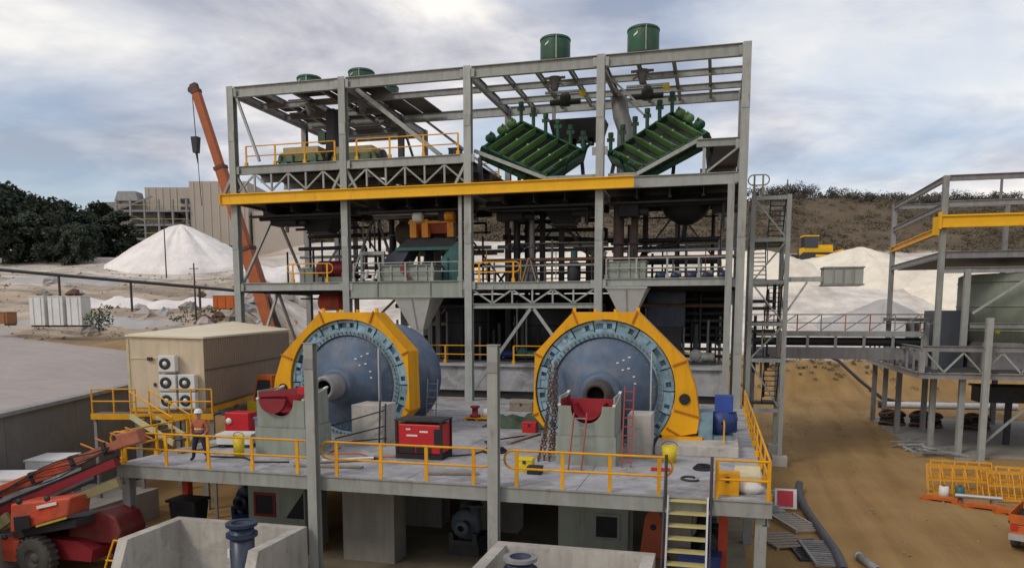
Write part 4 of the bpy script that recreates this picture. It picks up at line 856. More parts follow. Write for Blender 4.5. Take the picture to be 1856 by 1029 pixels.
def toolbox(x, y, sx, sy, h, m, label, z=0, lidm=None):
    t = thing('tool_box', label, 'box', (x, y, z)); bevel(part(t, 'body', B((x-sx/2,y-sy/2,z), (x+sx/2,y+sy/2,z+h*0.75)), m), 0.02)
    bevel(part(t, 'lid', B((x-sx/2-0.01,y-sy/2-0.01,z+h*0.76), (x+sx/2+0.01,y+sy/2+0.01,z+h)), lidm or m), 0.02); part(t, 'latch', B((x-0.05,y-sy/2-0.03,z+h*0.6), (x+0.05,y-sy/2-0.012,z+h*0.85)), DARKSTEEL)
toolbox(-5.75, 23.3, 0.52, 0.4, 0.42, BRIGHTYEL, 'small bright yellow box on the deck left of the right pedestal', lidm=BRIGHTYEL)
toolbox(0.4, 21.6, 0.62, 0.45, 0.62, YEL, 'orange-yellow bin at the right front corner of the deck')
toolbox(-5.35, 22.9, 0.45, 0.35, 0.25, BLACK, 'low black case beside the small yellow box')
wb = thing('cement_bag', 'white bag slumped at the right front deck corner', 'bag', (1.0, 21.8, 0))
q = MB(); q.smooth = True; vs = []; n = 14
for j in range(7):
    f = j/6; rr = math.sin(math.pi*min(0.98, f*0.9+0.08))**0.5
    for k in range(n): a = 2*math.pi*k/n; vs.append((1.0+0.36*rr*math.cos(a)*(1+0.15*math.sin(3*a+j)), 21.8+0.22*rr*math.sin(a), 0.0+0.36*f+0.03*math.sin(4*a+j)*rr))
q.add(vs, [(j*n+k, j*n+(k+1) % n, (j+1)*n+(k+1) % n, (j+1)*n+k) for j in range(6) for k in range(n)] + [tuple(range(6*n, 7*n))]); part(wb, 'sack', q, WHITE)
cb = thing('carton', 'open cream carton with red and green print at the right deck corner', 'carton', (0.95, 22.4, 0))
bevel(part(cb, 'body', B((0.6,22.15,0), (1.32,22.6,0.42)), mat('carton_cream', (0.55,0.48,0.3), 0.8)), 0.01)
for x0, x1, m in ((0.68,0.85,DRED), (0.88,1.22,GREEN)): part(cb, 'print', B((x0,22.142,0.16), (x1,22.149,0.27)), m)
part(cb, 'flap', MB().hexa([(0.6,22.6,0.42),(1.32,22.6,0.42),(1.32,22.62,0.42),(0.6,22.62,0.42)], [(0.62,22.72,0.6),(1.3,22.72,0.6),(1.3,22.74,0.6),(0.62,22.74,0.6)]), mat('carton_cream', (0.55,0.48,0.3), 0.8))
# steel bars leaning against the tall block
sb2 = thing('clamp_bars', 'bundle of dark steel clamp bars against the tall concrete block', 'bars', (-12.8, 26.3, 0))
for k, (a, b) in enumerate([((-14.0,26.0,0.75),(-12.0,26.5,1.35)), ((-13.9,26.1,0.25),(-12.0,26.5,0.75)), ((-12.25,26.45,0.0),(-12.2,26.5,1.7)), ((-12.0,26.45,0.0),(-11.98,26.5,1.6)), ((-13.9,25.9,0.1),(-11.9,26.4,0.3))]):
    q = MB(); q.beam(a, b, 0.05, 0.05); part(sb2, 'bar', q, DARKSTEEL)
hs = thing('green_tarpaulin', 'crumpled dark green tarpaulin on the deck left of the right mill', 'tarpaulin', (-8.3, 33.5, 0))
q = MB(); q.smooth = True; n = 26; vs = []
for j in range(12):
    for k in range(n):
        x = -9.9 + 3.3*k/(n-1); y = 31.9 + 2.0*j/11; ed = min(1, min(k, n-1-k, )/3, min(j, 11-j)/2); vs.append((x + 0.1*nz(x, y, 2), y + 0.3*nz(x, y, 1, 5), 0.02 + ed*(0.32 + 0.4*nz(x, y, 1.1, 2) + 0.18*nz(x, y, 3, 3))))
q.add(vs, [(j*n+k, j*n+k+1, (j+1)*n+k+1, (j+1)*n+k) for j in range(11) for k in range(n-1)]); part(hs, 'sheet', q, mat('tarp_green', (0.05,0.075,0.045), 0.8, 0, 0.4, 5))
def pallet(x, y, z, label, m=WOOD, sx=1.2, sy=1.0, load=None, rz=0.0):
    t = thing('pallet', label, 'pallet', (x, y, z), rz)
    for k in range(6): yy = -sy/2 + k*sy/5.5; part(t, 'plank', B((-sx/2,yy,0.11), (sx/2,yy+sy/8,0.14)), m, local=True)
    for xx in (-sx/2, -0.05, sx/2-0.1): part(t, 'bearer', B((xx,-sy/2,0), (xx+0.1,sy/2,0.108)), m, local=True)
    return t
pallet(-10.7, 34.3, 0, 'timber pallet on the deck between mill and green tarpaulin', YEL)
vb = thing('valve_assembly', 'red and white valve parts lying on the yellow pallet', 'valve', (-10.7, 34.3, 0.145))
part(vb, 'body', MB().lathe([(0,0),(0.25,0),(0.25,0.1),(0.14,0.14),(0.14,0.4),(0.22,0.44),(0.22,0.52),(0,0.52)], (-10.9,34.2,0.145), n=14), DRED); part(vb, 'bonnet', MB().lathe([(0,0),(0.2,0),(0.16,0.35),(0,0.4)], (-10.4,34.4,0.145), n=12), WHITE)
# white sacks and rags left of the worker, clutter near the switchroom
crate('crate', -17.3, 24.9, 1.3, 0.8, 0.45, WHITE, 'low white carton on the deck behind the worker', 'carton', 0.2, 0, zb=0.0)
crate('crate', -15.95, 24.6, 0.5, 0.5, 1.15, mat('blue_grey_cabinet', (0.14,0.2,0.27), 0.5), 'narrow blue-grey cabinet left of the left bearing pedestal', 'cabinet', 0.05, 0, zb=0.0)
pw = thing('power_pack', 'red power pack with white gauge in front of the cream switchroom', 'machine', (-18.9, 27.6, 0))
bevel(part(pw, 'body', B((-19.4,27.1,0.1), (-18.3,27.9,0.95)), RED), 0.03); part(pw, 'gauge', MB().lathe([(0,0),(0.13,0),(0.13,0.05),(0,0.05)], (-19.2,27.05,0.6), (0,1,0), 14), WHITE); part(pw, 'skid', B((-19.5,27.0,0), (-18.2,28.0,0.098)), BLACK)
tl = thing('telehandler', 'small yellow loader cab standing behind the red power pack', 'loader', (-20.4, 31.8, -0.02))
part(tl, 'cab', MB().hexa([(-20.9,31.4,0.9),(-19.9,31.4,0.9),(-19.9,32.6,0.9),(-20.9,32.6,0.9)], [(-20.8,31.6,2.1),(-20.0,31.6,2.1),(-20.0,32.5,2.1),(-20.8,32.5,2.1)]), ORANGE); part(tl, 'window', MB().hexa([(-20.78,31.36,1.1),(-20.02,31.36,1.1),(-20.02,31.4,1.1),(-20.78,31.4,1.1)], [(-20.72,31.54,1.9),(-20.08,31.54,1.9),(-20.08,31.6,1.9),(-20.72,31.6,1.9)]), GLASS)
part(tl, 'chassis', B((-21.1,31.2,0.35), (-19.7,33.2,0.9)), BRIGHTYEL)
for x in (-21.15, -19.85):
    for y in (31.6, 32.8): part(tl, 'wheel', MB().lathe([(0.1,0),(0.36,0),(0.38,0.05),(0.38,0.2),(0.36,0.25),(0.1,0.25)], (x,y,0.36), (1,0,0), 16), TYRE)
q = MB(); q.path([(-17.9,23.6,0.03),(-17.0,22.7,0.03),(-15.6,22.8,0.03),(-14.8,22.2,0.03),(-13.7,22.5,0.03)], 0.03, 6); solo('cable', q, BLACK, 'black cable snaking over the deck by the left pedestal', 'cable')
q = MB(); q.path([(-0.75+0.22*math.cos(a)+0.02*a, 23.4+0.22*math.sin(a)-0.05*a, 0.03) for a in [0.5*k for k in range(14)]] , 0.035, 6); solo('hose', q, DARKSTEEL, 'short dark hose curled on the deck above the stair', 'hose')
q = MB(); q.beam((-1.9,24.3,0.06), (-1.3,24.35,0.06), 0.12, 0.08); solo('red_block', q, RED, 'small red bar lying on the deck beside the narrow concrete block', 'bar')
pp = thing('pipe_bundle', 'bundle of grey pipes and offcuts on the deck behind the front handrail', 'pipes', (-12.0, 23.0, 0))
for k in range(5): q = MB(); q.tube((-12.7+0.1*k,22.6+0.12*k,0.06+0.03*(k % 2)), (-11.2+0.05*k,23.5+0.1*k,0.06+0.03*(k % 2)), 0.05, 7); part(pp, 'pipe', q, (STEEL2, WHITE, DARKSTEEL)[k % 3])

# access ladder-stair at the deck front
st = thing('access_stair', 'steep steel stair with pale yellow treads down from the deck front', 'stair', (-0.6, 20.4, G))
for s in (-1, 1): q = MB(); q.beam((-0.62+s*0.52,20.78,0.05), (-0.62+s*0.52,19.5,G+0.02), 0.05, 0.22); part(st, 'stringer', q, ALU)
for k in range(11):
    p = lerp((-0.62,20.80,-0.05), (-0.62,19.5,G+0.15), k/10.5); part(st, 'tread', B((p.x-0.49,p.y-0.16,p.z-0.035), (p.x+0.49,p.y+0.16,p.z)), mat('tread_pale_yellow', (0.50,0.43,0.18), 0.6))
for s in (-1, 1):
    q = MB(); q.tube((-0.62+s*0.6,20.85,1.15), (-0.62+s*0.62,19.45,G+0.9), 0.03, 7); part(st, 'handrail', q, DARKSTEEL); q = MB(); q.tube((-0.62+s*0.6,20.86,-0.3), (-0.62+s*0.6,20.86,1.15), 0.045, 7); part(st, 'newel', q, BROWNM)

# ------------------------------------------------------------------ machines in the steel building
def vib_screen(nA, nB, fA, fB, nb, label, flip):
    # nA-nB near long edge (high to low), fA-fB far long edge
    nA, nB, fA, fB = map(Vector, (nA, nB, fA, fB)); t = thing('vibrating_screen', label, 'screen machine', tuple((nA+nB+fA+fB)/4 - Vector((0,0,1.2))))
    nrm = (nB-nA).cross(fA-nA).normalized()
    if nrm.z < 0: nrm = -nrm
    d = nrm*-0.5
    q = MB(); q.hexa([nA+d, nB+d, fB+d, fA+d], [nA+d*0.5, nB+d*0.5, fB+d*0.5, fA+d*0.5]); part(t, 'deck', q, DARKSTEEL)
    for nm, a, b in (('side_plate', nA, nB), ('side_plate', fA, fB)):
        q = MB(); q.hexa([a+d*1.6, b+d*1.6, b+d*1.6+(fA-nA)*0.04, a+d*1.6+(fA-nA)*0.04], [a+nrm*0.03, b+nrm*0.03, b+nrm*0.03+(fA-nA)*0.04, a+nrm*0.03+(fA-nA)*0.04]); part(t, nm, q, GREEN)
        q = MB(); q.beam(a+nrm*0.06, b+nrm*0.06, 0.14, 0.06, nrm); part(t, 'flange', q, GREEN)
    for a, b in ((nA, fA), (nB, fB)):
        q = MB(); q.beam(a+d*0.7, b+d*0.7, 0.14, 0.6, nrm); part(t, 'end_beam', q, GREEN)
    for k in range(nb):
        f0 = (k+0.15)/nb; f1 = (k+0.70)/nb; a = nA.lerp(nB, f0); b = nA.lerp(nB, f1); c = fA.lerp(fB, f1); e_ = fA.lerp(fB, f0); s1 = (fA-nA)*0.06
        q = MB(); q.hexa([a+s1+d*0.45, b+s1+d*0.45, c-s1+d*0.45, e_-s1+d*0.45], [a+s1-nrm*0.14, b+s1+nrm*0.30, c-s1+nrm*0.30, e_-s1-nrm*0.14]); o = part(t, 'screen_panel', q, LGREEN)
        p = (a+c)/2 + nrm*0.02; q = MB(); q.tube(p, p+nrm*0.12, 0.07, 8); part(t, 'bolt', q, mat('fresh_green_mark', (0.25,0.5,0.1), 0.5), parent=o)
    for k in range(6):
        p = fA.lerp(fB, 0.02+0.19*k); q = MB(); q.tube(p, p+Vector((0,0,0.95)), 0.11, 8); q.beam(p+Vector((-0.22,0,0.75)), p+Vector((0.22,0,0.75)), 0.12, 0.2); q.tube(p+Vector((0,0,0.9)), p+Vector((0,0,1.15)), 0.16, 8); part(t, 'spring_post', q, GREEN)
    for f in (0.0, 1.0):
        for e0 in (nA, nB):
            p = e0.lerp(fA if e0 is nA else fB, f); q = MB(); q.beam(Vector((p.x, p.y, 12.1)), p+d*1.4, 0.2, 0.2); part(t, 'support_leg', q, DARKSTEEL)
    for kx, f in enumerate((0.25, 0.55, 0.8)):
        p = nA.lerp(fA, f) + (nA-nB).normalized()*0.12; q = MB(); q.lathe([(0,0),(0.2,0),(0.24,0.08),(0.24,0.45),(0.16,0.52),(0,0.52)], p + nrm*0.12 - (fA-nA).normalized()*0.2, (fA-nA), 12); q.beam(p-nrm*0.1, p+nrm*0.5, 0.1, 0.12); part(t, 'exciter', q, LGREEN if kx else GREEN)
    for f in (0.0, 0.5, 1.0):
        p = nB.lerp(fB, f); q = MB(); q.beam(p+d*1.5, p+nrm*0.5, 0.14, 0.14); q.tube(p+nrm*0.3, p+nrm*0.75+(nB-nA).normalized()*0.2, 0.09, 8); part(t, 'discharge_bracket', q, GREEN)
    for k in range(5):
        p = nA.lerp(nB, 0.1+0.2*k); q = MB(); q.beam(p+d*1.5-(fA-nA).normalized()*0.03, p+nrm*0.2-(fA-nA).normalized()*0.03, 0.06, 0.08, (nB-nA)); part(t, 'side_stiffener', q, GREEN)
    return t
vib_screen((-13.2,42.9,14.35), (-9.4,42.9,12.5), (-11.75,46.0,16.4), (-7.8,46.0,14.4), 6, 'green vibrating screen sloping down to the right on the upper floor', 1)
vib_screen((-0.75,42.9,14.42), (-4.4,42.9,12.62), (-2.75,46.0,16.35), (-6.4,46.0,14.2), 6, 'green vibrating screen sloping down to the left beside the right end column', -1)
pc = thing('pipe_column', 'fat grey duct bending down between the two green screens', 'duct', (-5.9, 48.4, 11.8))
part(pc, 'duct', MB().path([(-6.2,48.4,18.2),(-6.0,48.4,16.9),(-5.6,48.4,15.8),(-5.5,48.4,14.5),(-5.5,48.4,11.8)], 0.5, 14), STEEL2); part(pc, 'flange', MB().lathe([(0,0),(0.62,0),(0.62,0.1),(0,0.1)], (-5.5,48.4,13.2), n=18), STEEL2)
sk = thing('discharge_box', 'black discharge box hanging behind the left green screen', 'chute', (-8.9, 48.4, 15.0))
part(sk, 'body', MB().hexa([(-10.0,47.5,15.6),(-7.2,47.5,15.6),(-7.2,49.2,15.6),(-10.0,49.2,15.6)], [(-10.3,47.3,16.7),(-6.9,47.3,16.7),(-6.9,49.4,16.7),(-10.3,49.4,16.7)]), BLACK)
for x in (-8.9, -8.3, -7.8): part(sk, 'spigot', MB().lathe([(0,0),(0.18,0),(0.18,0.35),(0,0.35)], (x,48.3,15.27), n=10), BLACK)
q = MB(); q.box((-10.2,47.9,16.71), (-10.0,48.1,17.9)); part(sk, 'hanger', q, STEEL2); q = MB(); q.box((-7.2,47.9,16.71), (-7.0,48.1,17.9)); part(sk, 'hanger', q, STEEL2)

# green drums on the roof
def roof_drum(x, y, r, h, label, z=ZR):
    t = thing('green_drum', label, 'drum', (x, y, z), group='green drums on the roof')
    part(t, 'shell', MB().lathe([(0,0),(r*0.92,0),(r*0.98,0.04),(r,0.1),(r,h-0.12),(r*0.97,h),(r*0.9,h+0.03),(0,h+0.04)], (x,y,z+0.05), n=32), GREEN)
    part(t, 'lid_rim', MB().lathe([(r,h-0.14),(r*1.03,h-0.14),(r*1.03,h-0.06),(r,h-0.06)], (x,y,z+0.05), n=32), GREEN)
    part(t, 'base_ring', MB().lathe([(r*1.0,0),(r*1.04,0),(r*1.04,0.08),(r,0.08)], (x,y,z+0.05), n=32), DARKSTEEL)
    a = R(-75); p = Vector((x+r*math.cos(a), y+r*math.sin(a), z)); q = MB(); q.beam(p+Vector((0,-0.01,0.1)), p+Vector((0,-0.01,h)), 0.07, 0.03, (0,1,0)); part(t, 'seam_strip', q, STEEL)
    a = R(-112); p = Vector((x+r*1.005*math.cos(a), y+r*1.005*math.sin(a), z)); tx = Vector((-math.sin(a), math.cos(a), 0)); q = MB(); q.hexa([p+tx*-0.13+Vector((0,-0.02,h*0.62)), p+tx*0.1+Vector((0,-0.02,h*0.70)), p+tx*0.1+Vector((0,0.03,h*0.70)), p+tx*-0.13+Vector((0,0.03,h*0.62))], [p+tx*-0.1+Vector((0,-0.02,h*0.70)), p+tx*0.13+Vector((0,-0.02,h*0.80)), p+tx*0.13+Vector((0,0.03,h*0.80)), p+tx*-0.1+Vector((0,0.03,h*0.70))]); part(t, 'emblem', q, ALU)
    q = MB(); q.lathe([(0.0,-1.35),(0.16,-1.35),(0.2,-1.2),(0.34,-0.75),(0.36,-0.66),(0,-0.66)], (x,y,z), n=18); q.beam((x-0.6,y-0.2,z-0.75), (x+0.6,y-0.2,z-0.75), 0.1, 0.12); q.beam((x-0.5,y-0.2,z-1.15), (x+0.1,y-0.2,z-0.8), 0.08, 0.08); q.beam((x+0.5,y-0.2,z-1.15), (x-0.1,y-0.2,z-0.8), 0.08, 0.08); part(t, 'gear_housing', q, mat('grey_gear', (0.15,0.15,0.155), 0.6, 0.1, 0.2, 4))
    q = MB(); q.beam((x-0.9,y-0.45,z-0.02), (x+0.9,y-0.45,z-0.02), 0.12, 0.1); q.beam((x-0.9,y+0.45,z-0.02), (x+0.9,y+0.45,z-0.02), 0.12, 0.1); part(t, 'mounting_frame', q, STEEL2)
    return t
roof_drum(-8.98, 42.95, 0.82, 1.30, 'dark green drum on the roof above the left green screen')
roof_drum(-4.22, 42.95, 0.84, 1.38, 'dark green drum on the roof above the right green screen')
roof_drum(-24.7, 44.3, 0.75, 0.85, 'dark green drum on the roof behind the first bay beam')
roof_drum(-21.2, 44.3, 0.78, 0.95, 'dark green drum on the roof just right of the second column')
roof_drum(-21.4, 48.6, 0.72, 1.25, 'dark green drum at the rear of the roof right of the second column')
for i, x in enumerate((-8.98, -4.22)):
    t = thing('agitator_motor', ('grey agitator gear hanging below the roof drum, left of the two', 'grey agitator gear hanging below the roof drum, right of the two')[i], 'motor', (x, 45.9, ZR-1.3), group='motors hanging below the roof')
    part(t, 'housing', MB().lathe([(0,0),(0.3,0),(0.34,0.2),(0.34,0.5),(0.2,0.7),(0,0.7)], (x,45.9,ZR-1.4), n=16), DARKSTEEL); q = MB(); q.beam((x-1.2,45.9,ZR-0.62), (x+1.2,45.9,ZR-0.62), 0.2, 0.12); part(t, 'bracket', q, STEEL); q = MB(); q.tube((x-0.9,45.9,ZR-1.2), (x+0.9,45.9,ZR-1.2), 0.16, 10); part(t, 'motor', q, DARKSTEEL)
    part(t, 'flag', B((x+0.9,45.6,ZR-1.0), (x+1.25,45.65,ZR-0.7)), BRIGHTYEL)

# left top-floor crusher pair: green bodies with cream hoods
def crusher(x, y, label):
    t = thing('roll_crusher', label, 'crusher', (x, y, 13.77)); z = 13.77
    part(t, 'frame', B((x-1.5,y-0.8,z), (x+1.5,y+0.8,z+0.55)), GREEN); part(t, 'body', MB().hexa([(x-1.6,y-0.9,z+0.56),(x+1.6,y-0.9,z+0.56),(x+1.6,y+0.9,z+0.56),(x-1.6,y+0.9,z+0.56)], [(x-1.35,y-0.8,z+1.05),(x+1.35,y-0.8,z+1.05),(x+1.35,y+0.8,z+1.05),(x-1.35,y+0.8,z+1.05)]), mat('olive_green', (0.09,0.12,0.04), 0.6, 0, 0.3, 3))
    part(t, 'hood', B((x-1.2,y-0.75,z+1.06), (x+1.2,y+0.75,z+1.45)), mat('hood_ochre', (0.42,0.33,0.16), 0.6, 0, 0.15, 3))
    for k2 in range(4): part(t, 'rib', B((x-1.3+k2*0.8,y-0.98,z+0.1), (x-1.2+k2*0.8,y-0.905,z+1.0)), GREEN)
    for k in (-1, 1): part(t, 'bearing_block', B((x+k*1.0-0.2,y-1.0,z+0.2), (x+k*1.0+0.2,y-0.81,z+0.6)), TEAL); part(t, 'flywheel', MB().lathe([(0,0),(0.5,0),(0.55,0.05),(0.55,0.18),(0.5,0.22),(0,0.22)], (x+k*1.62-0.11,y,z+0.75), (1,0,0), 18), DARKSTEEL)
crusher(-25.2, 44.6, 'green roll crusher with cream hood at the left end of the top floor')
crusher(-21.9, 45.2, 'green roll crusher with cream hood beside the second column')
q = MB(); t = thing('feed_spout', 'dark forked feed spout between the two cream-hooded crushers', 'chute', (-23.6, 45, 13.8))
part(t, 'spout', MB().hexa([(-24.0,44.7,13.8),(-23.3,44.7,13.8),(-23.3,45.4,13.8),(-24.0,45.4,13.8)], [(-23.8,44.7,17.6),(-23.3,44.7,17.6),(-23.3,45.4,17.6),(-23.8,45.4,17.6)]), DARKSTEEL); part(t, 'bracket', B((-24.5,44.8,15.6), (-24.01,45.3,16.3)), GREEN)
t = thing('top_pump', 'small dark pump on the top floor right of the second column', 'pump', (-19.2, 45.5, 13.77)); part(t, 'body', MB().lathe([(0,0),(0.3,0),(0.35,0.3),(0.2,0.6),(0,0.65)], (-19.2,45.5,13.77), n=14), DARKSTEEL); part(t, 'base', B((-19.6,45.2,13.772), (-18.8,45.8,13.85)), TEAL)

# mid-floor machines
vf = thing('vibrating_feeder', 'orange vibrating feeder on dark teal legs over the mid floor', 'feeder', (-16.8, 45, 6.75))
q = MB(); q.prismx([(44.0,9.75),(45.8,9.75),(46.1,10.3),(43.7,10.3)], -17.9, -15.1); part(vf, 'trough', q, mat('feeder_red_orange', (0.30,0.065,0.03), 0.5, 0, 0.25, 3))
for x in (-17.7, -16.95, -15.35): q = MB(); q.prismx([(43.55,9.5),(43.9,9.5),(44.1,10.55),(43.5,10.55)], x-0.2, x+0.2); part(vf, 'clamp_frame', q, mat('feeder_amber', (0.62,0.24,0.02), 0.5, 0, 0.2, 4))
part(vf, 'rim', B((-18.0,43.55,10.31), (-15.0,43.7,10.45)), mat('feeder_amber', (0.62,0.24,0.02), 0.5))
for x in (-17.3,-15.3): part(vf, 'drive_motor', MB().lathe([(0,0),(0.25,0.02),(0.28,0.1),(0.28,0.55),(0.2,0.6),(0,0.6)], (x-0.3,43.35,10.65), (1,0,0), 14), mat('feeder_amber', (0.62,0.24,0.02), 0.5) if x > -16 else WHITE)
q = MB(); q.prism([(-18.9,8.9),(-15.2,8.9),(-15.0,9.45),(-18.2,9.45)], 43.8, 46.2); part(vf, 'deck', q, DARKSTEEL)
q = MB(); q.beam((-18.9,43.75,8.85), (-15.0,43.75,8.85), 0.14, 0.18); part(vf, 'side_rail', q, TEAL)
q = MB(); q.prism([(-16.0,8.2),(-15.0,9.2),(-14.7,9.2),(-14.6,8.2),(-15.0,6.9),(-15.7,6.9)], 43.6, 43.9); part(vf, 'end_cheek', q, TEAL)
for x in (-15.8, -14.9): part(vf, 'leg', B((x,43.5,6.76), (x+0.28,43.9,8.3)), TEAL)
q = MB(); q.prism([(-20.2,7.9),(-18.6,7.9),(-18.0,8.9),(-18.9,8.9)], 43.8, 45.4); part(vf, 'discharge_lip', q, mat('dark_slate', (0.05,0.055,0.08), 0.6))
for x in (-18.6, -18.2): part(vf, 'leg', B((x,44.0,6.76), (x+0.2,44.3,8.2)), DARKSTEEL)
hp = thing('feed_hopper', 'sage green box hopper with red flag on the mid floor girder', 'hopper', (-17.2, 42.6, 6.88))
bevel(part(hp, 'box', B((-19.2,42.25,6.9), (-15.9,43.4,7.75)), SAGE), 0.02); part(hp, 'rim', B((-19.3,42.15,7.76), (-15.8,43.5,7.84)), STEEL)
for x in (-18.6, -17.0, -16.4): part(hp, 'rib', B((x,42.17,6.92), (x+0.07,42.248,7.75)), STEEL)
part(hp, 'flag', B((-17.95,42.1,7.35), (-17.65,42.14,7.75)), DRED); part(hp, 'flag', MB().hexa([(-17.7,42.1,7.1),(-17.3,42.1,7.0),(-17.3,42.14,7.0),(-17.7,42.14,7.1)], [(-17.6,42.1,7.3),(-17.25,42.1,7.1),(-17.25,42.14,7.1),(-17.6,42.14,7.3)]), DRED)
sf = thing('fitting_stand', 'pale grey steel frame with white pipe fittings left of the sage hopper', 'frame', (-20.2, 43, 6.8))
for x in (-20.9, -19.5): q = MB(); q.beam((x,43.2,6.8), (x,43.2,8.5), 0.15, 0.15); part(sf, 'post', q, STEEL)
q = MB(); q.beam((-21.0,43.2,8.6), (-19.4,43.2,8.6), 0.2, 0.2); part(sf, 'head_beam', q, STEEL)
for k, (x, z) in enumerate([(-20.7,7.1),(-20.4,7.3),(-20.0,7.0),(-19.7,7.3)]): q = MB(); q.tube((x,42.6,z-0.25), (x+0.15,42.6,z+0.25), 0.11, 8); part(sf, 'fitting', q, WHITE)
ty = thing('tank_vessel', 'dusty brown horizontal vessel under the screening floor behind the second column', 'tank', (-19.3, 48.6, 8.5))
part(ty, 'body', MB().lathe([(0,0),(0.6,0.1),(0.8,0.4),(0.8,3.4),(0.6,3.7),(0,3.8)], (-20.9,48.6,10.3), (1,0,0), 20), mat('dusty_brown_tank', (0.20,0.165,0.13), 0.7))
for x in (-20.1, -18.1): part(ty, 'saddle', B((x-0.15,48.1,6.76), (x+0.15,49.1,9.7)), STEEL2)
for x in (-20.6,-19.8,-18.9,-18.2): q = MB(); q.tube((x,47.6,6.8), (x,47.6,9.0), 0.05, 6); part(ty, 'stanchion', q, YEL)
# hoppers below the floor
def chute(x, y, wt, wb, z0, z1, label):
    t = thing('hopper_chute', label, 'hopper', (x, y, z1), group='pale hoppers below the mid floor'); a, b = wt/2, wb/2
    part(t, 'cone', MB().hexa([(x-b,y-b,z1),(x+b,y-b,z1),(x+b,y+b,z1),(x-b,y+b,z1)], [(x-a,y-a,z0),(x+a,y-a,z0),(x+a,y+a,z0),(x-a,y+a,z0)]), mat('chute_pale_grey', (0.56,0.55,0.51), 0.5, 0.1, 0.06, 2, dirt=(0.4,0.38,0.34), dirt_amt=0.3))
    part(t, 'collar', B((x-a-0.05,y-a-0.05,z0+0.003), (x+a+0.05,y+a+0.05,z0+0.12)), STEEL); part(t, 'outlet', B((x-b-0.04,y-b-0.04,z1-0.35), (x+b+0.04,y+b+0.04,z1-0.003)), STEEL2)
    q = MB(); q.beam((x,y-a-0.02,z0), (x,y-b-0.02,z1), 0.05, 0.05); part(t, 'rib', q, STEEL)
chute(-17.15, 43.0, 2.25, 0.7, 5.87, 4.05, 'pale grey hopper above the left mill shell')
chute(-4.75, 42.6, 2.1, 0.85, 6.3, 4.9, 'pale grey hopper above the right mill guard')
bx = thing('sampler_box', 'pale green-grey box on the mid floor above the right hopper', 'box', (-4.7, 42.8, 6.76))
bevel(part(bx, 'body', B((-5.9,42.2,6.88), (-3.8,43.4,7.75)), SAGE), 0.02)
for x in (-5.3, -4.7, -4.2): part(bx, 'rib', B((x,42.12,6.9), (x+0.06,42.198,7.75)), STEEL)
part(bx, 'lid', B((-5.95,42.15,7.753), (-3.75,43.45,7.82)), STEEL)
bp = thing('blue_pump_row', 'row of blue and dark pumps on the mid floor, right bay', 'pumps', (-1.5, 44, 6.76))
for k in range(5):
    x = -3.2 + k*0.85; part(bp, 'pump_casing', MB().lathe([(0,0),(0.2,0),(0.24,0.08),(0.24,0.3),(0.18,0.4),(0,0.4)], (x,44.2,7.05), (0,-1,0), 14), NAVY); part(bp, 'motor', MB().lathe([(0,0),(0.16,0.02),(0.18,0.06),(0.18,0.42),(0,0.44)], (x-0.1,44.5,7.1+0.1*(k % 2)), (1,0,0.1), 12), DBLUE if k % 2 == 0 else STEEL2)
part(bp, 'skid', B((-3.8,43.7,6.762), (0.4,44.8,6.85)), STEEL)
rd = thing('red_drum_screen', 'dark red drum on a rail frame on the mid floor, first bay', 'drum', (-23.4, 46, 6.76))
part(rd, 'drum', MB().lathe([(0,0),(0.45,0),(0.5,0.08),(0.5,2.4),(0.45,2.5),(0,2.5)], (-25.2,45.8,7.9), (1,0,0), 20), DRED)
part(rd, 'cradle', B((-25.0,45.3,6.77), (-23.0,46.3,7.35)), SAGE)
for x in (-24.8, -23.4): part(rd, 'saddle', B((x,45.35,7.352), (x+0.2,46.25,7.6)), STEEL2)
ob = thing('orange_blower', 'red-orange blower below the mid floor in the first bay', 'blower', (-23.8, 45.4, 5.2))
part(ob, 'housing', MB().lathe([(0,0),(0.5,0),(0.55,0.1),(0.55,1.4),(0.5,1.5),(0,1.5)], (-24.9,45.4,5.75), (1,0,0), 18), REDORANGE); part(ob, 'bracket', B((-24.7,45.2,6.2), (-23.7,45.6,6.3)), ORANGE)
# dark tanks and cable racks deep in the frame
dt = thing('dark_tank', 'black storage tank standing behind the mills under the mid floor', 'tank', (-10.6, 49.0, 2.06), group='dark tanks under the mid floor')
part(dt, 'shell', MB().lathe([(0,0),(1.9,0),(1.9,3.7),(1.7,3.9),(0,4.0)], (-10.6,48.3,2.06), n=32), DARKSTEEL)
for z in (3.0, 4.2, 5.2): part(dt, 'hoop', MB().lathe([(1.9,0),(1.95,0),(1.95,0.1),(1.9,0.1)], (-10.6,48.3,z), n=32), BLACK)
for x in (-12.0, -11.4): q = MB(); q.tube((x,46.3,2.06), (x,46.3,5.8), 0.06, 8); part(dt, 'pipe', q, STEEL)
dt2 = thing('dark_tank', 'black storage tank behind the left mill, left of the centre tank', 'tank', (-15.6, 49.0, 2.06), group='dark tanks under the mid floor')
part(dt2, 'shell', MB().lathe([(0,0),(1.7,0),(1.7,3.5),(1.5,3.7),(0,3.8)], (-15.6,48.3,2.06), n=32), DARKSTEEL)
for z in (3.0, 4.4): part(dt2, 'hoop', MB().lathe([(1.7,0),(1.75,0),(1.75,0.1),(1.7,0.1)], (-15.6,48.3,z), n=32), BLACK)
crk = thing('cable_rack', 'tall black cable and pipe rack behind the right mill', 'rack', (-1.8, 47.5, 2.06))
for k in range(9):
    z = 2.4 + k*0.42; part(crk, 'tray', B((-5.6,46.9,z), (0.5,47.5,z+0.16)), (BLACK, DARKSTEEL)[k % 2])
for x in (-5.5, -3.4, -1.3, 0.45): part(crk, 'upright', B((x-0.08,47.52,2.06), (x+0.08,47.7,6.4)), DARKSTEEL)
rngp = random.Random(31)
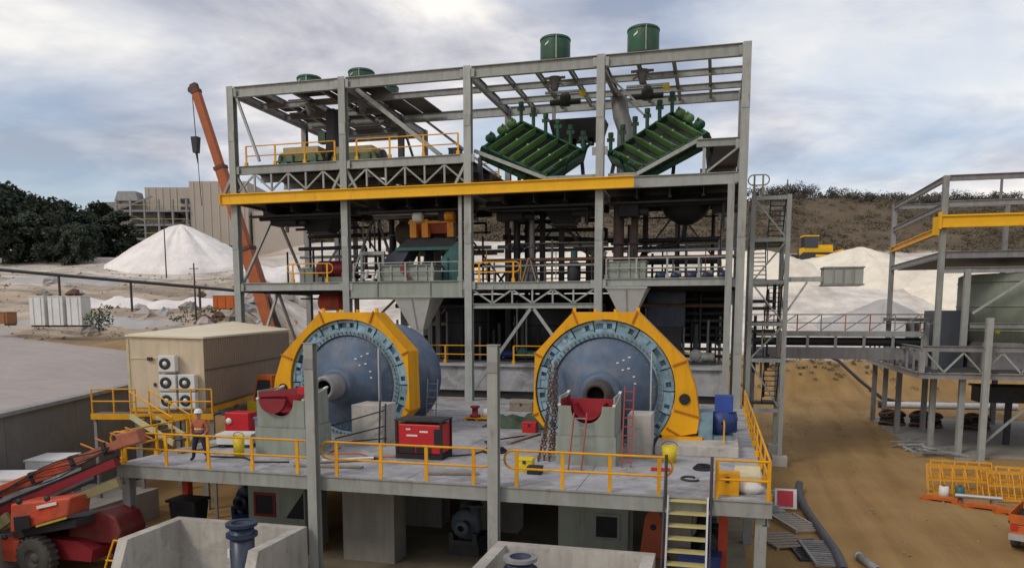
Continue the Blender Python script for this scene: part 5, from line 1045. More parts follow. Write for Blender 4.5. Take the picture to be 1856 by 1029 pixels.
for k in range(12):
    x = -5.2 + k*0.47; q = MB(); q.tube((x,46.8,2.06+rngp.random()*1.4), (x,46.8,4.2+rngp.random()*2), 0.05+0.04*rngp.random(), 7); part(crk, 'conduit', q, (DARKSTEEL, STEEL2, BLACK)[k % 3])
part(crk, 'shade_sheet', B((-5.6,48.2,3.3), (0.5,48.3,6.3)), BLACK)  # black sheet added to stand in for the dark depth behind the rack
ck2 = thing('cable_rack', 'long black pipe rack added as dark mass behind the third bay under the mid floor', 'rack', (-10, 50, 2.06))  # rack added as dark mass to hide bright ground behind the bay
for k in range(8):
    z = 2.3 + k*0.5; part(ck2, 'tray', B((-13.3,49.75,z), (-6.6,50.2,z+0.2)), (BLACK, DARKSTEEL)[k % 2])
for x in (-13.2, -10.0, -6.8): part(ck2, 'upright', B((x-0.08,50.22,2.06), (x+0.08,50.33,6.3)), DARKSTEEL)
for k in range(9): x = -13.0 + k*0.72; part(ck2, 'conduit', MB().tube((x,49.6,2.06), (x,49.6,3.4+rngp.random()*2.8), 0.06+0.05*rngp.random(), 7), (DARKSTEEL, STEEL2, BLACK)[k % 3])
part(ck2, 'shade_sheet', B((-20.6,50.75,2.06), (-6.5,50.8,6.3)), BLACK)  # added black sheet, stands in for deep shade behind tanks and rack
for k in range(6): x = -20.0 + k*1.1; part(ck2, 'conduit', MB().tube((x,46.3+0.3*(k%2),2.06), (x,46.3+0.3*(k%2),4+rngp.random()*2), 0.08, 7), (STEEL2, DARKSTEEL, STEEL)[k % 3])
bt = thing('blue_switch_cabinet', 'dark navy cabinet on the rear plinth behind the right mill', 'cabinet', (-2.6, 46.2, 4.0)); bevel(part(bt, 'body', B((-4.0,46.0,4.2), (-1.8,46.7,6.3)), NAVY), 0.03)
part(bt, 'door', B((-3.95,45.96,4.3), (-2.95,45.995,6.2)), NAVY); part(bt, 'door', B((-2.85,45.96,4.3), (-1.85,45.995,6.2)), NAVY); part(bt, 'stand', B((-3.8,46.1,2.06), (-2.0,46.6,4.198)), DARKSTEEL)
# black bowl with bent pipe below the screening floor, and other underslung boxes
bw = thing('cyclone_bowl', 'black bowl under the screening floor with a bent black pipe', 'bowl', (-1.9, 46, 10.2))
part(bw, 'bowl', MB().lathe([(0,0),(0.4,0),(1.1,0.45),(1.35,0.9),(1.35,1.1),(0,1.1)], (-1.9,45.4,10.0), n=24), BLACK); part(bw, 'pipe', MB().path([(-1.9,45.4,10.0),(-2.0,45.4,9.3),(-2.4,45.4,8.9),(-3.4,45.4,8.75),(-4.2,45.4,8.5),(-4.6,45.4,7.8),(-4.8,45.4,6.9)], 0.14, 10), BLACK)
for i, (x, w_, lb) in enumerate([(-8.9,2.4,'black underslung chute below the left green screen'), (-24.8,2.8,'black underslung chute below the first bay top floor'), (-18.0,2.2,'black underslung chute above the orange feeder')]):
    t = thing('underslung_chute', lb, 'chute', (x, 45.5, 10.4)); part(t, 'cone', MB().hexa([(x-w_*0.25,45,10.2),(x+w_*0.25,45,10.2),(x+w_*0.25,46.2,10.2),(x-w_*0.25,46.2,10.2)], [(x-w_/2,44.7,11.2),(x+w_/2,44.7,11.2),(x+w_/2,47,11.2),(x-w_/2,47,11.2)]), BLACK)
    part(t, 'flange', B((x-w_*0.28,44.95,10.1), (x+w_*0.28,46.25,10.198)), DARKSTEEL)
cv = thing('inclined_conveyor', 'grey inclined conveyor crossing behind the third bay', 'conveyor', (-10.5, 53, 7))
q = MB(); q.beam((-14.6,53,12.2), (-7.6,53,8.9), 1.4, 0.7); part(cv, 'truss', q, STEEL); q = MB(); q.beam((-14.6,53,12.65), (-7.6,53,9.35), 1.0, 0.1); part(cv, 'belt', q, BLACK)
for x, z in ((-12.6,11.2), (-8.0,8.5)): part(cv, 'trestle', B((x-0.12,52.6,G), (x+0.12,52.85,z)), STEEL2); part(cv, 'trestle', B((x-0.12,53.2,G), (x+0.12,53.45,z)), STEEL2)
mm_ = thing('mixer_motor', 'grey pump motor on the mid floor behind the third bay handrail', 'motor', (-8.1, 44.4, 6.76)); part(mm_, 'body', MB().lathe([(0,0),(0.35,0),(0.4,0.1),(0.4,0.9),(0.25,1.1),(0,1.1)], (-8.1,44.4,6.86), n=16), DARKSTEEL); part(mm_, 'base', B((-8.7,44.0,6.762), (-7.5,44.8,6.858)), STEEL); q = MB(); q.tube((-8.1,44.4,8.0), (-8.1,44.4,8.6), 0.2, 10); part(mm_, 'cowl', q, TEAL)
an = thing('trestle_stand', 'pale A-frame stand on the mid floor right of the short yellow handrail', 'stand', (-10.6, 44, 6.76))
for s in (-1, 1):
    for y in (43.7, 44.4): q = MB(); q.beam((-10.6+s*0.45,y,6.76), (-10.6+s*0.06,y,8.1), 0.08, 0.08); part(an, 'leg', q, WOOD)
q = MB(); q.beam((-10.6,43.6,8.13), (-10.6,44.5,8.13), 0.12, 0.1); part(an, 'ridge', q, WOOD)
for k, (x, y, z0, z1, r) in enumerate([(-17.9,49.4,6.76,11.4,0.12),(-12.2,49.6,2.1,11.3,0.14),(-7.2,49.2,2.1,11.3,0.1),(-22.6,49.5,6.76,11.3,0.12),(-20.4,46.6,8.6,11.3,0.18),(-0.4,49.6,2.1,11.2,0.12)]):
    t = thing('process_pipe', ('vertical dark pipe rising behind the orange feeder', 'vertical dark pipe just right of the third column, rear', 'vertical dark pipe just left of the fourth column, rear', 'vertical dark pipe behind the red drum in the first bay', 'fat dark pipe hanging above the pale fitting stand', 'vertical dark pipe at the right rear of the last bay')[k], 'pipe', (x, y, z0), group='process pipes in the frame'); part(t, 'pipe', MB().tube((x,y,z0), (x,y,z1), r, 10), DARKSTEEL); part(t, 'flange', MB().lathe([(0,0),(r*1.6,0),(r*1.6,0.08),(0,0.08)], (x,y,(z0+z1)/2), n=12), STEEL2)

# secondary steel, pipe runs, conduits and gussets fixed to the frame
rc = random.Random(77)
PIPEM = (DARKSTEEL, STEEL2, STEEL, BLACK, BROWNM, DARKSTEEL)
for a in range(4):
    x0, x1 = CXS[a]+0.2, CXS[a+1]-0.2
    for z, y in ((7.6,49.7),(8.15,48.9),(10.75,48.2),(10.4,49.8),(9.3,46.9),(3.0,49.2),(4.3,49.5),(5.5,46.0),(5.9,47.8),(10.9,43.6)):
        if rc.random() < 0.25 or (a == 0 and z < 6): continue
        xa = x0 + rc.uniform(0, 1.2); xb = x1 - rc.uniform(0, 1.2); r_ = rc.uniform(0.05, 0.15); part(fr, 'pipe_run', MB().tube((xa,y,z), (xb,y,z+rc.uniform(-0.05,0.05)), r_, 8), rc.choice(PIPEM))
        if rc.random() < 0.6: part(fr, 'pipe_drop', MB().tube((xb,y,z), (xb,y,z-rc.uniform(0.6,1.6) if z > 7.9 else z+0.9), r_*0.9, 8), rc.choice(PIPEM))
    for k in range(9):
        x = rc.uniform(x0, x1); y = rc.uniform(44.5, 50); part(fr, 'conduit', MB().tube((x,y,6.75), (x,y,6.75+rc.uniform(1.2,4.6)), rc.uniform(0.03,0.08), 6), rc.choice(PIPEM))
    if a > 0:
        for k in range(8): x = rc.uniform(x0, x1); y = rc.uniform(45.5, 49); part(fr, 'conduit', MB().tube((x,y,2.06), (x,y,2.06+rc.uniform(1.5,4.2)), rc.uniform(0.04,0.1), 6), rc.choice(PIPEM))
    # mezzanine beams and bracing on the rear face
    if a > 0:
        bm_((x0,47.2,9.15), (x1,47.2,9.15), 0.14, 0.22, STEEL2, 'mezzanine_beam'); bm_((x0,YR-0.3,9.15), (x1,YR-0.3,9.15), 0.14, 0.22, STEEL2, 'mezzanine_beam')
    xm = (x0+x1)/2
    for za, zb in ((6.9,11.5), (2.1,6.2)):
        if a == 0 and za < 6: continue
        br_((x0,YR+0.15,za), (xm,YR+0.15,zb), 0.12, STEEL2); br_((x1,YR+0.15,za), (xm,YR+0.15,zb), 0.12, STEEL2)
    part(fr, 'cable_tray', B((x0,43.0,10.95), (x1,43.5,11.05)), DARKSTEEL); part(fr, 'cable_tray', B((x0,48.9,6.0), (x1,49.5,6.1)), DARKSTEEL)
for x in CXS:
    for z in (18.15, 13.6, 11.9, 6.6):
        for s_ in (-1, 1):
            if (x == CXS[0] and s_ < 0) or (x == CXS[-1] and s_ > 0): continue
            q = MB(); q.prism([(x+s_*0.215,z-0.24),(x+s_*0.42,z-0.24),(x+s_*0.42,z+0.2),(x+s_*0.215,z+0.2)], YF-0.16, YF-0.135); part(fr, 'gusset_plate', q, STEEL)
    for z in (3.2, 9.2, 15.6): q = MB(); q.box((x-0.19,YF-0.235,z-0.3), (x+0.19,YF-0.212,z+0.3)); part(fr, 'splice_plate', q, STEEL)
for (a_, b__, r_, m) in (((-13.5,44.2,8.1),(0.9,44.2,8.1),0.11,BROWNM), ((-13.5,44.0,7.75),(-6.6,44.0,7.75),0.07,STEEL2), ((-6.0,45.0,8.55),(0.8,45.0,8.55),0.09,STEEL2), ((-28.3,48.8,8.9),(-14,48.8,8.9),0.1,STEEL2), ((-13.5,48.6,9.9),(-2.5,48.6,9.3),0.16,DARKSTEEL), ((-20.8,44.9,10.9),(-14.2,44.9,10.9),0.12,STEEL2)):
    part(fr, 'pipe_run', MB().tube(a_, b__, r_, 10), m)
for x, y, r_, m in ((-5.6,44.8,0.3,mat('brown_riser', (0.10,0.07,0.065), 0.7, 0, 0.2, 3)), (-4.75,44.9,0.26,mat('brown_riser', (0.10,0.07,0.065), 0.7)), (-12.0,46.3,0.22,DARKSTEEL), (-10.9,45.6,0.16,STEEL2), (-17.6,46.0,0.3,DARKSTEEL), (-15.2,46.8,0.2,DARKSTEEL)):
    part(fr, 'riser_pipe', MB().tube((x,y,6.75), (x,y,11.5), r_, 12), m); part(fr, 'riser_flange', MB().lathe([(0,0),(r_*1.5,0),(r_*1.5,0.1),(0,0.1)], (x,y,8.9), n=14), m)
for i, (x, y, w_, h_, lb) in enumerate([(-11.9,44.6,1.6,0.7,'black gear box hung under the floor left in the third bay'), (-7.6,44.4,1.2,0.6,'black gear box hung under the floor right in the third bay'), (-4.9,43.8,1.1,0.8,'black gear box hung under the floor above the brown risers'), (0.0,44.6,0.9,0.6,'black gear box hung under the floor at the right end'), (-26.5,44.2,1.8,0.6,'black gear box hung under the floor at the left end'), (-15.6,44.0,1.0,0.7,'black gear box hung under the floor left of the third column')]):
    t = thing('underslung_box', lb, 'gear box', (x, y, 11.1-h_)); bevel(part(t, 'body', B((x-w_/2,y-0.5,11.1-h_), (x+w_/2,y+0.6,11.12)), BLACK), 0.05); part(t, 'shaft', MB().tube((x,y,11.1-h_), (x,y,10.7-h_), 0.12, 10), STEEL2); part(t, 'motor', MB().lathe([(0,0),(0.2,0.02),(0.22,0.08),(0.22,0.6),(0,0.62)], (x+w_/2-0.1,y,11.0-h_/2), (1,0,0), 12), DARKSTEEL)
for k in range(7):
    x = -13.0+k*2.05; part(fr, 'hanger_rod', MB().tube((x,43.1,6.9), (x,43.1,8.0+rc.random()*0.8), 0.03, 6), rc.choice((YEL, STEEL, BROWNM, STEEL2)))
rail_run((-20.9,42.05,6.88), (-14.3,42.05,6.88), 5, 'thin grey handrail in front of the sage hopper box', False, h=1.05, m=STEEL)
rail_run((-5.9,42.05,6.88), (0.6,42.05,6.88), 5, 'thin grey handrail along the front of the right bay mid floor', False, h=1.05, m=STEEL)
for i, (x, y, m, lb) in enumerate([(-12.6,46.0,DBLUE,'blue pump set on the rear plinth, leftmost in the third bay'), (-11.0,45.6,TEAL,'teal pump set on the rear plinth in the third bay'), (-8.2,45.8,DRED,'dark red pump set on the rear plinth behind the mills'), (-0.7,45.6,STEEL,'pale grey pump set on the rear plinth at the right end')]):
    t = thing('pump_set', lb, 'pump', (x, y, 2.06)); part(t, 'base', B((x-0.7,y-0.35,2.062), (x+0.7,y+0.35,2.2)), DARKSTEEL); part(t, 'casing', MB().lathe([(0,0),(0.32,0.02),(0.36,0.1),(0.36,0.3),(0.3,0.38),(0,0.4)], (x-0.45,y-0.2,2.6), (0,1,0), 16), m); part(t, 'motor', MB().lathe([(0,0),(0.24,0.02),(0.26,0.08),(0.26,0.7),(0.2,0.76),(0,0.78)], (x-0.15,y,2.5), (1,0,0), 16), m); part(t, 'riser', MB().tube((x-0.45,y,2.9), (x-0.45,y,4.4), 0.12, 10), DARKSTEEL)
for i, (x, y, z, sx, sy, h_, m, lb) in enumerate([(-12.2,47.8,6.76,1.4,1.0,1.5,SAGE,'sage control cabinet on the mid floor, left of the third bay'), (-7.4,48.2,6.76,1.0,0.9,1.7,DARKSTEEL,'dark control cabinet on the mid floor near the fourth column'), (-26.6,47.5,6.76,1.4,1.2,1.2,SAGE,'sage cabinet on the mid floor at the left end'), (-18.2,47.2,13.77,1.6,1.0,0.9,SAGE,'sage cabinet on the top floor in the second bay'), (-16.0,46.5,13.77,0.7,0.7,1.3,DARKSTEEL,'dark cabinet on the top floor left of the third column')]):
    crate('control_cabinet', x, y, sx, sy, h_, m, lb, 'cabinet', 0.0, 2, zb=z)
# lower clutter on the deck
for i, (p, q_, lb) in enumerate([((-13.2,22.0,0.02),(-10.9,22.25,0.02),'grey timber plank lying behind the front handrail, left'), ((-8.6,21.9,0.02),(-7.0,22.3,0.02),'grey timber plank lying behind the front handrail by the centre post'), ((-7.6,28.0,0.02),(-7.0,30.6,0.02),'grey timber plank lying between the mills'), ((-18.4,23.0,0.02),(-17.9,25.4,0.02),'grey timber plank lying near the worker')]):
    b = MB(); b.beam(Vector(p)+Vector((0,0,0.025)), Vector(q_)+Vector((0,0,0.025)), 0.22, 0.05); solo('timber_plank', b, WOOD, lb, 'plank')
for i, (x, y, r_, m, lb) in enumerate([(-7.6,26.2,0.42,BLACK,'black hose coil on the deck right of the generator'), (-11.6,28.6,0.34,ORANGE,'orange cable coil on the deck beside the left mill guard'), (-0.3,24.9,0.3,BLACK,'small black cable coil on the deck above the stair')]):
    t = thing('hose_coil', lb, 'hose', (x, y, 0))
    for k in range(3): part(t, 'turn', MB().path([(x+(r_-0.05*k)*math.cos(a), y+(r_-0.05*k)*math.sin(a), 0.04+0.05*k) for a in [2*math.pi*j/18 for j in range(18)]], 0.03, 6, True), m)
q = MB(); q.path([(-8.9,24.9,0.03),(-8.2,25.4,0.03),(-7.9,26.8,0.03),(-8.6,28.2,0.03),(-7.6,29.8,0.03),(-6.9,30.4,0.03)], 0.025, 6); solo('cable', q, BLACK, 'black power cable running back from the red generator', 'cable')
q = MB(); q.path([(-10.6,24.4,0.03),(-11.4,24.0,0.03),(-12.2,24.6,0.03),(-13.2,24.2,0.03),(-13.4,25.6,0.03)], 0.022, 6); solo('cable', q, ORANGE, 'orange extension cable from the generator to the left pedestal', 'cable')
for i, (x, y, sx, sy, h_, m, lb) in enumerate([(-11.7,30.4,0.7,0.5,0.5,DARKSTEEL,'dark tool chest on the deck by the leaning ladder'), (-7.5,31.2,0.6,0.5,0.45,RED,'small red tool chest by the green tarpaulin'), (-6.6,35.2,0.9,0.6,0.6,WOOD,'timber crate at the rear of the deck between the mills'), (-2.0,33.4,1.0,0.7,0.7,STEEL,'grey parts box behind the right mill'), (0.6,33.8,0.7,0.6,0.6,DBLUE,'blue parts bin by the right deck handrail'), (-9.6,38.2,1.2,0.8,0.5,WOOD,'low timber crate in the middle of the deck rear'), (-18.2,30.2,0.9,0.7,0.8,TEAL,'teal parts bin beside the left plinth')]):
    toolbox(x, y, sx, sy, h_, m, lb)

# ------------------------------------------------------------------ stair tower at the right end
tw = thing('stair_tower', 'slim grey steel stair tower attached to the right end of the building', 'tower', (2.6, 46.5, G))
X0, X1, Y0, Y1 = 1.75, 3.6, 45.0, 49.0
for x in (X0, X1):
    for y in (Y0, Y1):
        q = MB(); q.ibeam((x,y,G+0.55), (x,y,11.4), 0.24, 0.24, 0.03, (0,1,0)); part(tw, 'column', q, STEEL); part(tw, 'footing', B((x-0.4,y-0.4,G-0.1), (x+0.4,y+0.4,G+0.55)), CONC2)
lv = [-0.4, 2.4, 4.4, 6.7, 9.0, 11.25]
for z in lv:
    for a, b in (((X0+.12,Y0,z),(X1-.12,Y0,z)), ((X0+.12,Y1,z),(X1-.12,Y1,z)), ((X0,Y0+.12,z),(X0,Y1-.12,z)), ((X1,Y0+.12,z),(X1,Y1-.12,z))):
        q = MB(); q.beam(a, b, 0.14, 0.2); part(tw, 'tie_beam', q, STEEL)
for i, (a, b) in enumerate(zip(lv, lv[1:])):
    q = MB(); q.beam((X0+.1,Y0,a+.1) if i % 2 else (X1-.1,Y0,a+.1), (X1-.1,Y0,b-.1) if i % 2 else (X0+.1,Y0,b-.1), 0.09, 0.09); part(tw, 'brace', q, STEEL)
    part(tw, 'landing', B((X0+.1,Y0+.15,a+0.104) if i % 2 else (X0+.1,Y1-1.1,a+0.104), (X1-.1,Y0+1.1,a+0.15) if i % 2 else (X1-.1,Y1-.15,a+0.15)), GRATE)
    ya_, yb_ = (Y0+1.0, Y1-1.0) if i % 2 else (Y1-1.0, Y0+1.0); xx = 2.2 if i % 2 else 3.1
    q = MB(); q.beam((xx-0.4,ya_,a+.1), (xx-0.4,yb_,b+.1), 0.05, 0.25); q.beam((xx+0.4,ya_,a+.1), (xx+0.4,yb_,b+.1), 0.05, 0.25); part(tw, 'stair_stringer', q, DARKSTEEL)
    for k in range(9):
        p = lerp((xx,ya_,a+.1), (xx,yb_,b+.1), (k+0.5)/9); part(tw, 'stair_tread', B((xx-0.38,p.y-0.13,p.z-0.02), (xx+0.38,p.y+0.13,p.z+0.02)), GRATE)
    q = MB(); q.tube((xx+0.45,ya_,a+1.1), (xx+0.45,yb_,b+1.1), 0.03, 6); part(tw, 'stair_rail', q, YEL if i < 2 else STEEL2)
rail_run((1.75,45.0,11.4), (2.2,45.0,11.4), 2, 'grey-yellow looped guard rail on top of the stair tower', True, h=1.1, m=mat('dull_yellow', (0.3,0.27,0.18), 0.6), loop=0.05)
for k in range(14): x = 1.9+rc.random()*1.5; y = 45.4+rc.random()*3; z = rc.uniform(-1, 5.5); part(tw, 'conduit', MB().tube((x,y,z), (x,y,z+rc.uniform(0.8,2.6)), rc.uniform(0.04,0.1), 6), rc.choice(PIPEM))
for z in (3.4, 3.9, 5.2, 5.6): part(tw, 'pipe_rack', B((X0+.2,46.2,z), (X1-.4,47.4,z+0.18)), DARKSTEEL)
for i, (a, b) in enumerate(zip(lv, lv[1:])):
    part(tw, 'side_brace', MB().beam((X1,Y0+.15,a+.1), (X1,Y1-.15,b-.1), 0.08, 0.08), STEEL2); part(tw, 'side_brace', MB().beam((X0,Y1-.15,a+.1), (X0,Y0+.15,b-.1), 0.08, 0.08), STEEL2)
q = MB(); q.beam((3.72,45.2,6.85), (5.5,45.2,6.85), 0.18, 0.26); q.beam((3.7,45.2,5.1), (4.7,45.2,6.7), 0.1, 0.1); part(tw, 'cantilever', q, STEEL)
gt = thing('grey_tank_box', 'pale grey-green box tank carried on the stair tower cantilever', 'tank', (6.5, 45.6, 6.6))
bevel(part(gt, 'body', B((5.52,45.0,6.58), (7.5,46.4,7.42)), mat('tank_box_grey', (0.33,0.34,0.31), 0.6, 0, 0.1, 2, dirt=(0.2,0.18,0.14), dirt_amt=0.4, streak=True)), 0.02)
for x in (6.0, 6.5, 7.0): part(gt, 'rib', B((x-0.03,44.95,6.6), (x+0.03,44.998,7.4)), STEEL2)
part(gt, 'rim', B((5.46,44.93,7.423), (7.56,46.46,7.5)), STEEL); part(gt, 'base_angle', B((5.46,44.93,6.5), (7.56,46.46,6.577)), STEEL2)

# ------------------------------------------------------------------ conveyor gallery to the right-hand building
cg = thing('conveyor_gallery', 'grey pipe and conveyor gallery bridging from stair tower to right-hand building', 'gallery', (8, 55.5, G))
part(cg, 'deck', B((2.0,55.0,2.0), (13.2,56.2,2.75)), STEEL2); part(cg, 'walkway', B((2.0,54.9,3.5), (13.2,55.9,3.85)), STEEL)
q = MB(); q.tube((2.0,55.4,3.15), (13.2,55.4,3.15), 0.28, 14); part(cg, 'pipe', q, BLACK)
for k in range(7): x = 2.4 + k*1.75; part(cg, 'hanger', B((x-0.09,54.97,2.753), (x+0.09,55.06,3.497)), STEEL)
for k in range(8):
    x = 2.2 + k*1.5; q = MB(); q.tube((x,54.95,3.85), (x,54.95,4.95), 0.04, 6); part(cg, 'rail_post', q, (STEEL, YEL, ORANGE)[k % 3])
    q = MB(); q.beam((x,54.95,3.9), (x+1.4,54.95,4.9), 0.06, 0.06); part(cg, 'rail_brace', q, STEEL2)
for z in (4.4, 4.95): q = MB(); q.tube((2.0,54.95,z), (13.2,54.95,z), 0.035, 6); part(cg, 'rail', q, BROWNM if z > 4.5 else STEEL2)
for x in (5.5,): 
    for y in (55.2, 56.0): part(cg, 'trestle', B((x-0.14,y-0.14,G), (x+0.14,y+0.14,2.0)), STEEL2) if False else None
part(cg, 'end_trestle', B((2.2,55.2,G-0.1), (2.6,55.9,2.0)), STEEL2)

# ------------------------------------------------------------------ right-hand steel building
rb = thing('steel_screening_building', 'grey steel frame building with yellow crane beams at the right edge', 'building', (17, 56, G))
def rbeam(a, b, w_=0.22, h_=0.36, m=STEEL2, nm='beam', up=(0,0,1)): q = MB(); q.ibeam(a, b, w_, h_, 0.035, up); part(rb, nm, q, m)
def rbrace(a, b, s=0.12, m=STEEL, nm='brace'): q = MB(); q.beam(a, b, s, s); part(rb, nm, q, m)
for x, y, z0, z1 in ((12.95,52,G,13.15),(12.9,65.5,G,13.3),(20.5,52,G,13.15),(20.5,65.5,G,13.3),(14.25,51,G,1.3),(14.2,51.2,3.1,7.6),(12.2,66,G,2.2),(12.4,58.5,G,1.2),(14.4,60,G,1.2),(18.2,51,G,1.3),(22,51,G,1.3)):
    rbeam((x,y,z0), (x,y,z1), 0.32, 0.32, STEEL if y < 54 else STEEL2, 'column', (0,1,0))
for a, b in (((12.95,52.2,13.0),(12.9,65.3,13.1)), ((13.15,52,13.0),(20.3,52,13.0)), ((13.1,65.5,13.1),(20.3,65.5,13.1)), ((12.95,52.2,11.4),(12.9,65.3,11.4)), ((13.15,52,11.5),(24,52,11.5)), ((20.5,52,13.0),(26,52,13.0))): rbeam(a, b, 0.2, 0.34, STEEL2, 'roof_beam')
rbrace((15.9,52,11.7), (15.9,52,12.8), 0.12, STEEL2)
rbeam((13.15,52,8.5), (25,52,8.5), 0.22, 0.42, STEEL2, 'floor_beam'); rbeam((12.92,52.2,8.5), (12.9,65.3,8.5), 0.2, 0.36, STEEL2, 'floor_beam'); rbeam((12.92,52.2,6.2), (12.9,65.3,5.4), 0.16, 0.3, STEEL2, 'floor_beam') if False else None
part(rb, 'floor_plate', B((13.2,52.2,8.3), (24,65,8.36)), GRATE)
rbeam((12.9,51.2,7.55), (25,51.2,7.55), 0.24, 0.34, STEEL2, 'floor_beam')
# platform with truss edges
for z, h_ in ((2.95, 0.34), (1.35, 0.34)):
    rbeam((11.75,50,z), (26,50,z), 0.22, h_, STEEL2, 'platform_beam'); rbeam((11.72,50.2,z), (11.72,67,z), 0.2, h_ if z < 2 else 0.22, STEEL2, 'platform_beam')
rbeam((11.75,50,1.53), (11.75,50,2.77), 0.3, 0.3, STEEL2, 'corner_post', (0,1,0))
for k in range(7):
    xa = 11.95 + k*2.0; rbrace((xa,50,2.72), (xa+1.0,50,1.58), 0.1, STEEL, 'truss_diagonal'); rbrace((xa+1.0,50,1.58), (xa+2.0,50,2.72), 0.1, STEEL, 'truss_diagonal')
for k in range(9): y = 51.8 + k*1.75; q = MB(); q.beam((11.72,y,1.53), (11.72,y,2.83), 0.12, 0.16); part(rb, 'truss_post', q, STEEL2)
part(rb, 'platform_floor', B((11.9,50.2,1.54), (26,67,1.62)), GRATE)
rbeam((11.72,50.2,4.0), (12.9,66,4.6), 0.12, 0.2, STEEL2, 'beam') if False else None
# intermediate posts and pipe deck behind the platform edge
for x, y in ((13.1,55),(13.1,57.5),(13.1,60),(14.0,63),(15.2,58)): rbeam((x,y,1.62), (x,y,4.4), 0.28, 0.28, STEEL2, 'post', (0,1,0))
rbeam((12.6,53.5,4.6), (12.6,66,4.6), 0.5, 0.24, STEEL2, 'beam'); rbeam((12.6,53.3,5.1), (20,53.3,4.9), 0.2, 0.3, STEEL2, 'beam') if False else None
part(rb, 'machine_block', B((13.6,54.5,1.63), (15.2,58,5.2)), mat('slate_box', (0.06,0.07,0.085), 0.6))
rbrace((15.2,49.9,-2.6), (18.6,49.9,1.0), 0.13, STEEL); rbrace((15.05,49.6,G+0.05), (13.6,49.2,G+0.1), 0.16, STEEL)
rbrace((14.5,50.9,5.0), (17.6,50.9,7.3), 0.12, STEEL); rbeam((14.4,50.85,4.3), (25,50.85,4.3), 0.2, 0.3, STEEL2, 'beam')
fp = thing('steel_post', 'free-standing grey steel column in front of the right-hand building platform', 'column', (15.0, 49.4, G))
q = MB(); q.ibeam((15.0,49.4,G), (15.0,49.4,4.75), 0.34, 0.34, 0.035, (0,1,0)); part(fp, 'shaft', q, STEEL); part(fp, 'base_plate', B((14.7,49.1,G), (15.3,49.7,G+0.06)), STEEL)
sg = thing('green_tank', 'big sage green panel tank on the right-hand platform', 'tank', (18.5, 54, 3.1))
TSG = mat('tank_sage', (0.22,0.245,0.195), 0.6, 0, 0.12, 0.8, dirt=(0.12,0.12,0.09), dirt_amt=0.35, streak=True)
part(sg, 'shell', MB().lathe([(0,0),(4.2,0),(4.2,4.1),(4.0,4.2),(0,4.4)], (19.4,56.2,3.25), n=56), TSG)
for z in (3.9, 5.4, 6.9): part(sg, 'hoop', MB().lathe([(4.2,0),(4.24,0),(4.24,0.08),(4.2,0.08)], (19.4,56.2,z), n=56), TSG)
part(sg, 'base', B((15.6,52.4,1.63), (23.4,60,3.24)), STEEL2)
q = MB(); q.lathe([(0,0),(0.12,0),(0.12,0.1),(0,0.1)], (16.0,51.2,3.9), (0,1,0), 12); part(sg, 'valve', q, BRIGHTYEL)
for i, (lb, pts_) in enumerate([('yellow crane beam inside the right-hand frame, upper longer one', ((12.75,51.7,10.45),(26,51.7,10.45),0.75)), ('short yellow crane beam stepping out left of the right-hand frame', ((12.9,66.5,9.9),(12.9,53.5,10.0),0.4))]):
    t = thing('crane_beam', lb, 'beam', tuple((Vector(pts_[0])+Vector(pts_[1]))/2 - Vector((0,0,pts_[2]/2)))); q = MB(); q.ibeam(pts_[0], pts_[1], 0.3, pts_[2], 0.1 if i == 0 else 0.05); part(t, 'girder', q, YELBEAM)
    part(t, 'end_stop', B((12.6,51.55,10.0), (12.745,51.85,11.0)) if i == 0 else B((12.72,53.3,9.8), (13.08,53.495,10.9)), YELBEAM)
# below the platform: concrete slab, coils of hose, pipes
part(rb, 'slab', B((12.2,50.5,G-0.1), (28,68,G+0.15)), CONC3)
for i, (x, y, r_, lb) in enumerate([(13.0,63,0.85,'dark hose coil under the right-hand platform, left one'), (15.2,62.5,1.05,'large dark hose coil under the right-hand platform, middle one'), (18.4,62,0.85,'dark hose coil under the right-hand platform, right one')]):
    t = thing('hose_coil', lb, 'hose', (x, y, G+0.15)); 
    for k in range(5): part(t, 'turn', MB().path([(x + (r_-0.09*(k % 3))*math.cos(a), y + 0.6*(r_-0.09*(k % 3))*math.sin(a), G+0.3+0.2*k+0.12*math.sin(2*a+k)) for a in [2*math.pi*j/20 for j in range(20)]], 0.12, 8, True), BLACK if k % 2 else BROWNM)
wp = thing('white_pipe', 'long pale pipe lying behind the hose coils under the right-hand platform', 'pipe', (18, 78, -3)); q = MB(); q.tube((14.6,76,-3.2), (26,77,-3.2), 0.28, 12); part(wp, 'barrel', q, mat('pale_pvc', (0.5,0.52,0.56), 0.5)); q = MB(); q.tube((14.5,75.99,-3.2), (14.7,76.01,-3.2), 0.32, 12); part(wp, 'socket', q, DARKSTEEL)
bpz = thing('black_pipe', 'black poly pipe trailing down the dirt embankment right of the tower', 'pipe', (14, 84, -2)); q = MB(); q.path([(11.5,93,0.6),(12.6,88,0.1),(14.0,83,-1.6),(15.3,79,-2.9),(17,77.5,-3.2)], 0.16, 8); part(bpz, 'barrel', q, BLACK)
q2 = thing('dark_conveyor', 'dark conveyor under the right-hand platform', 'conveyor', (20, 56, -0.5)); part(q2, 'frame', B((16.2,54.5,-0.6), (26,56,0.4)), DARKSTEEL); part(q2, 'belt', B((16.0,54.7,0.402), (26,55.8,0.5)), BLACK); part(q2, 'leg', B((18,55,G+0.15), (18.3,55.4,-0.6)), DARKSTEEL)
sp = thing('steel_offcuts', 'heap of silver steel offcuts at the edge of the slab under the right-hand platform', 'scrap', (12.4, 51.5, G)); rngo = random.Random(17)
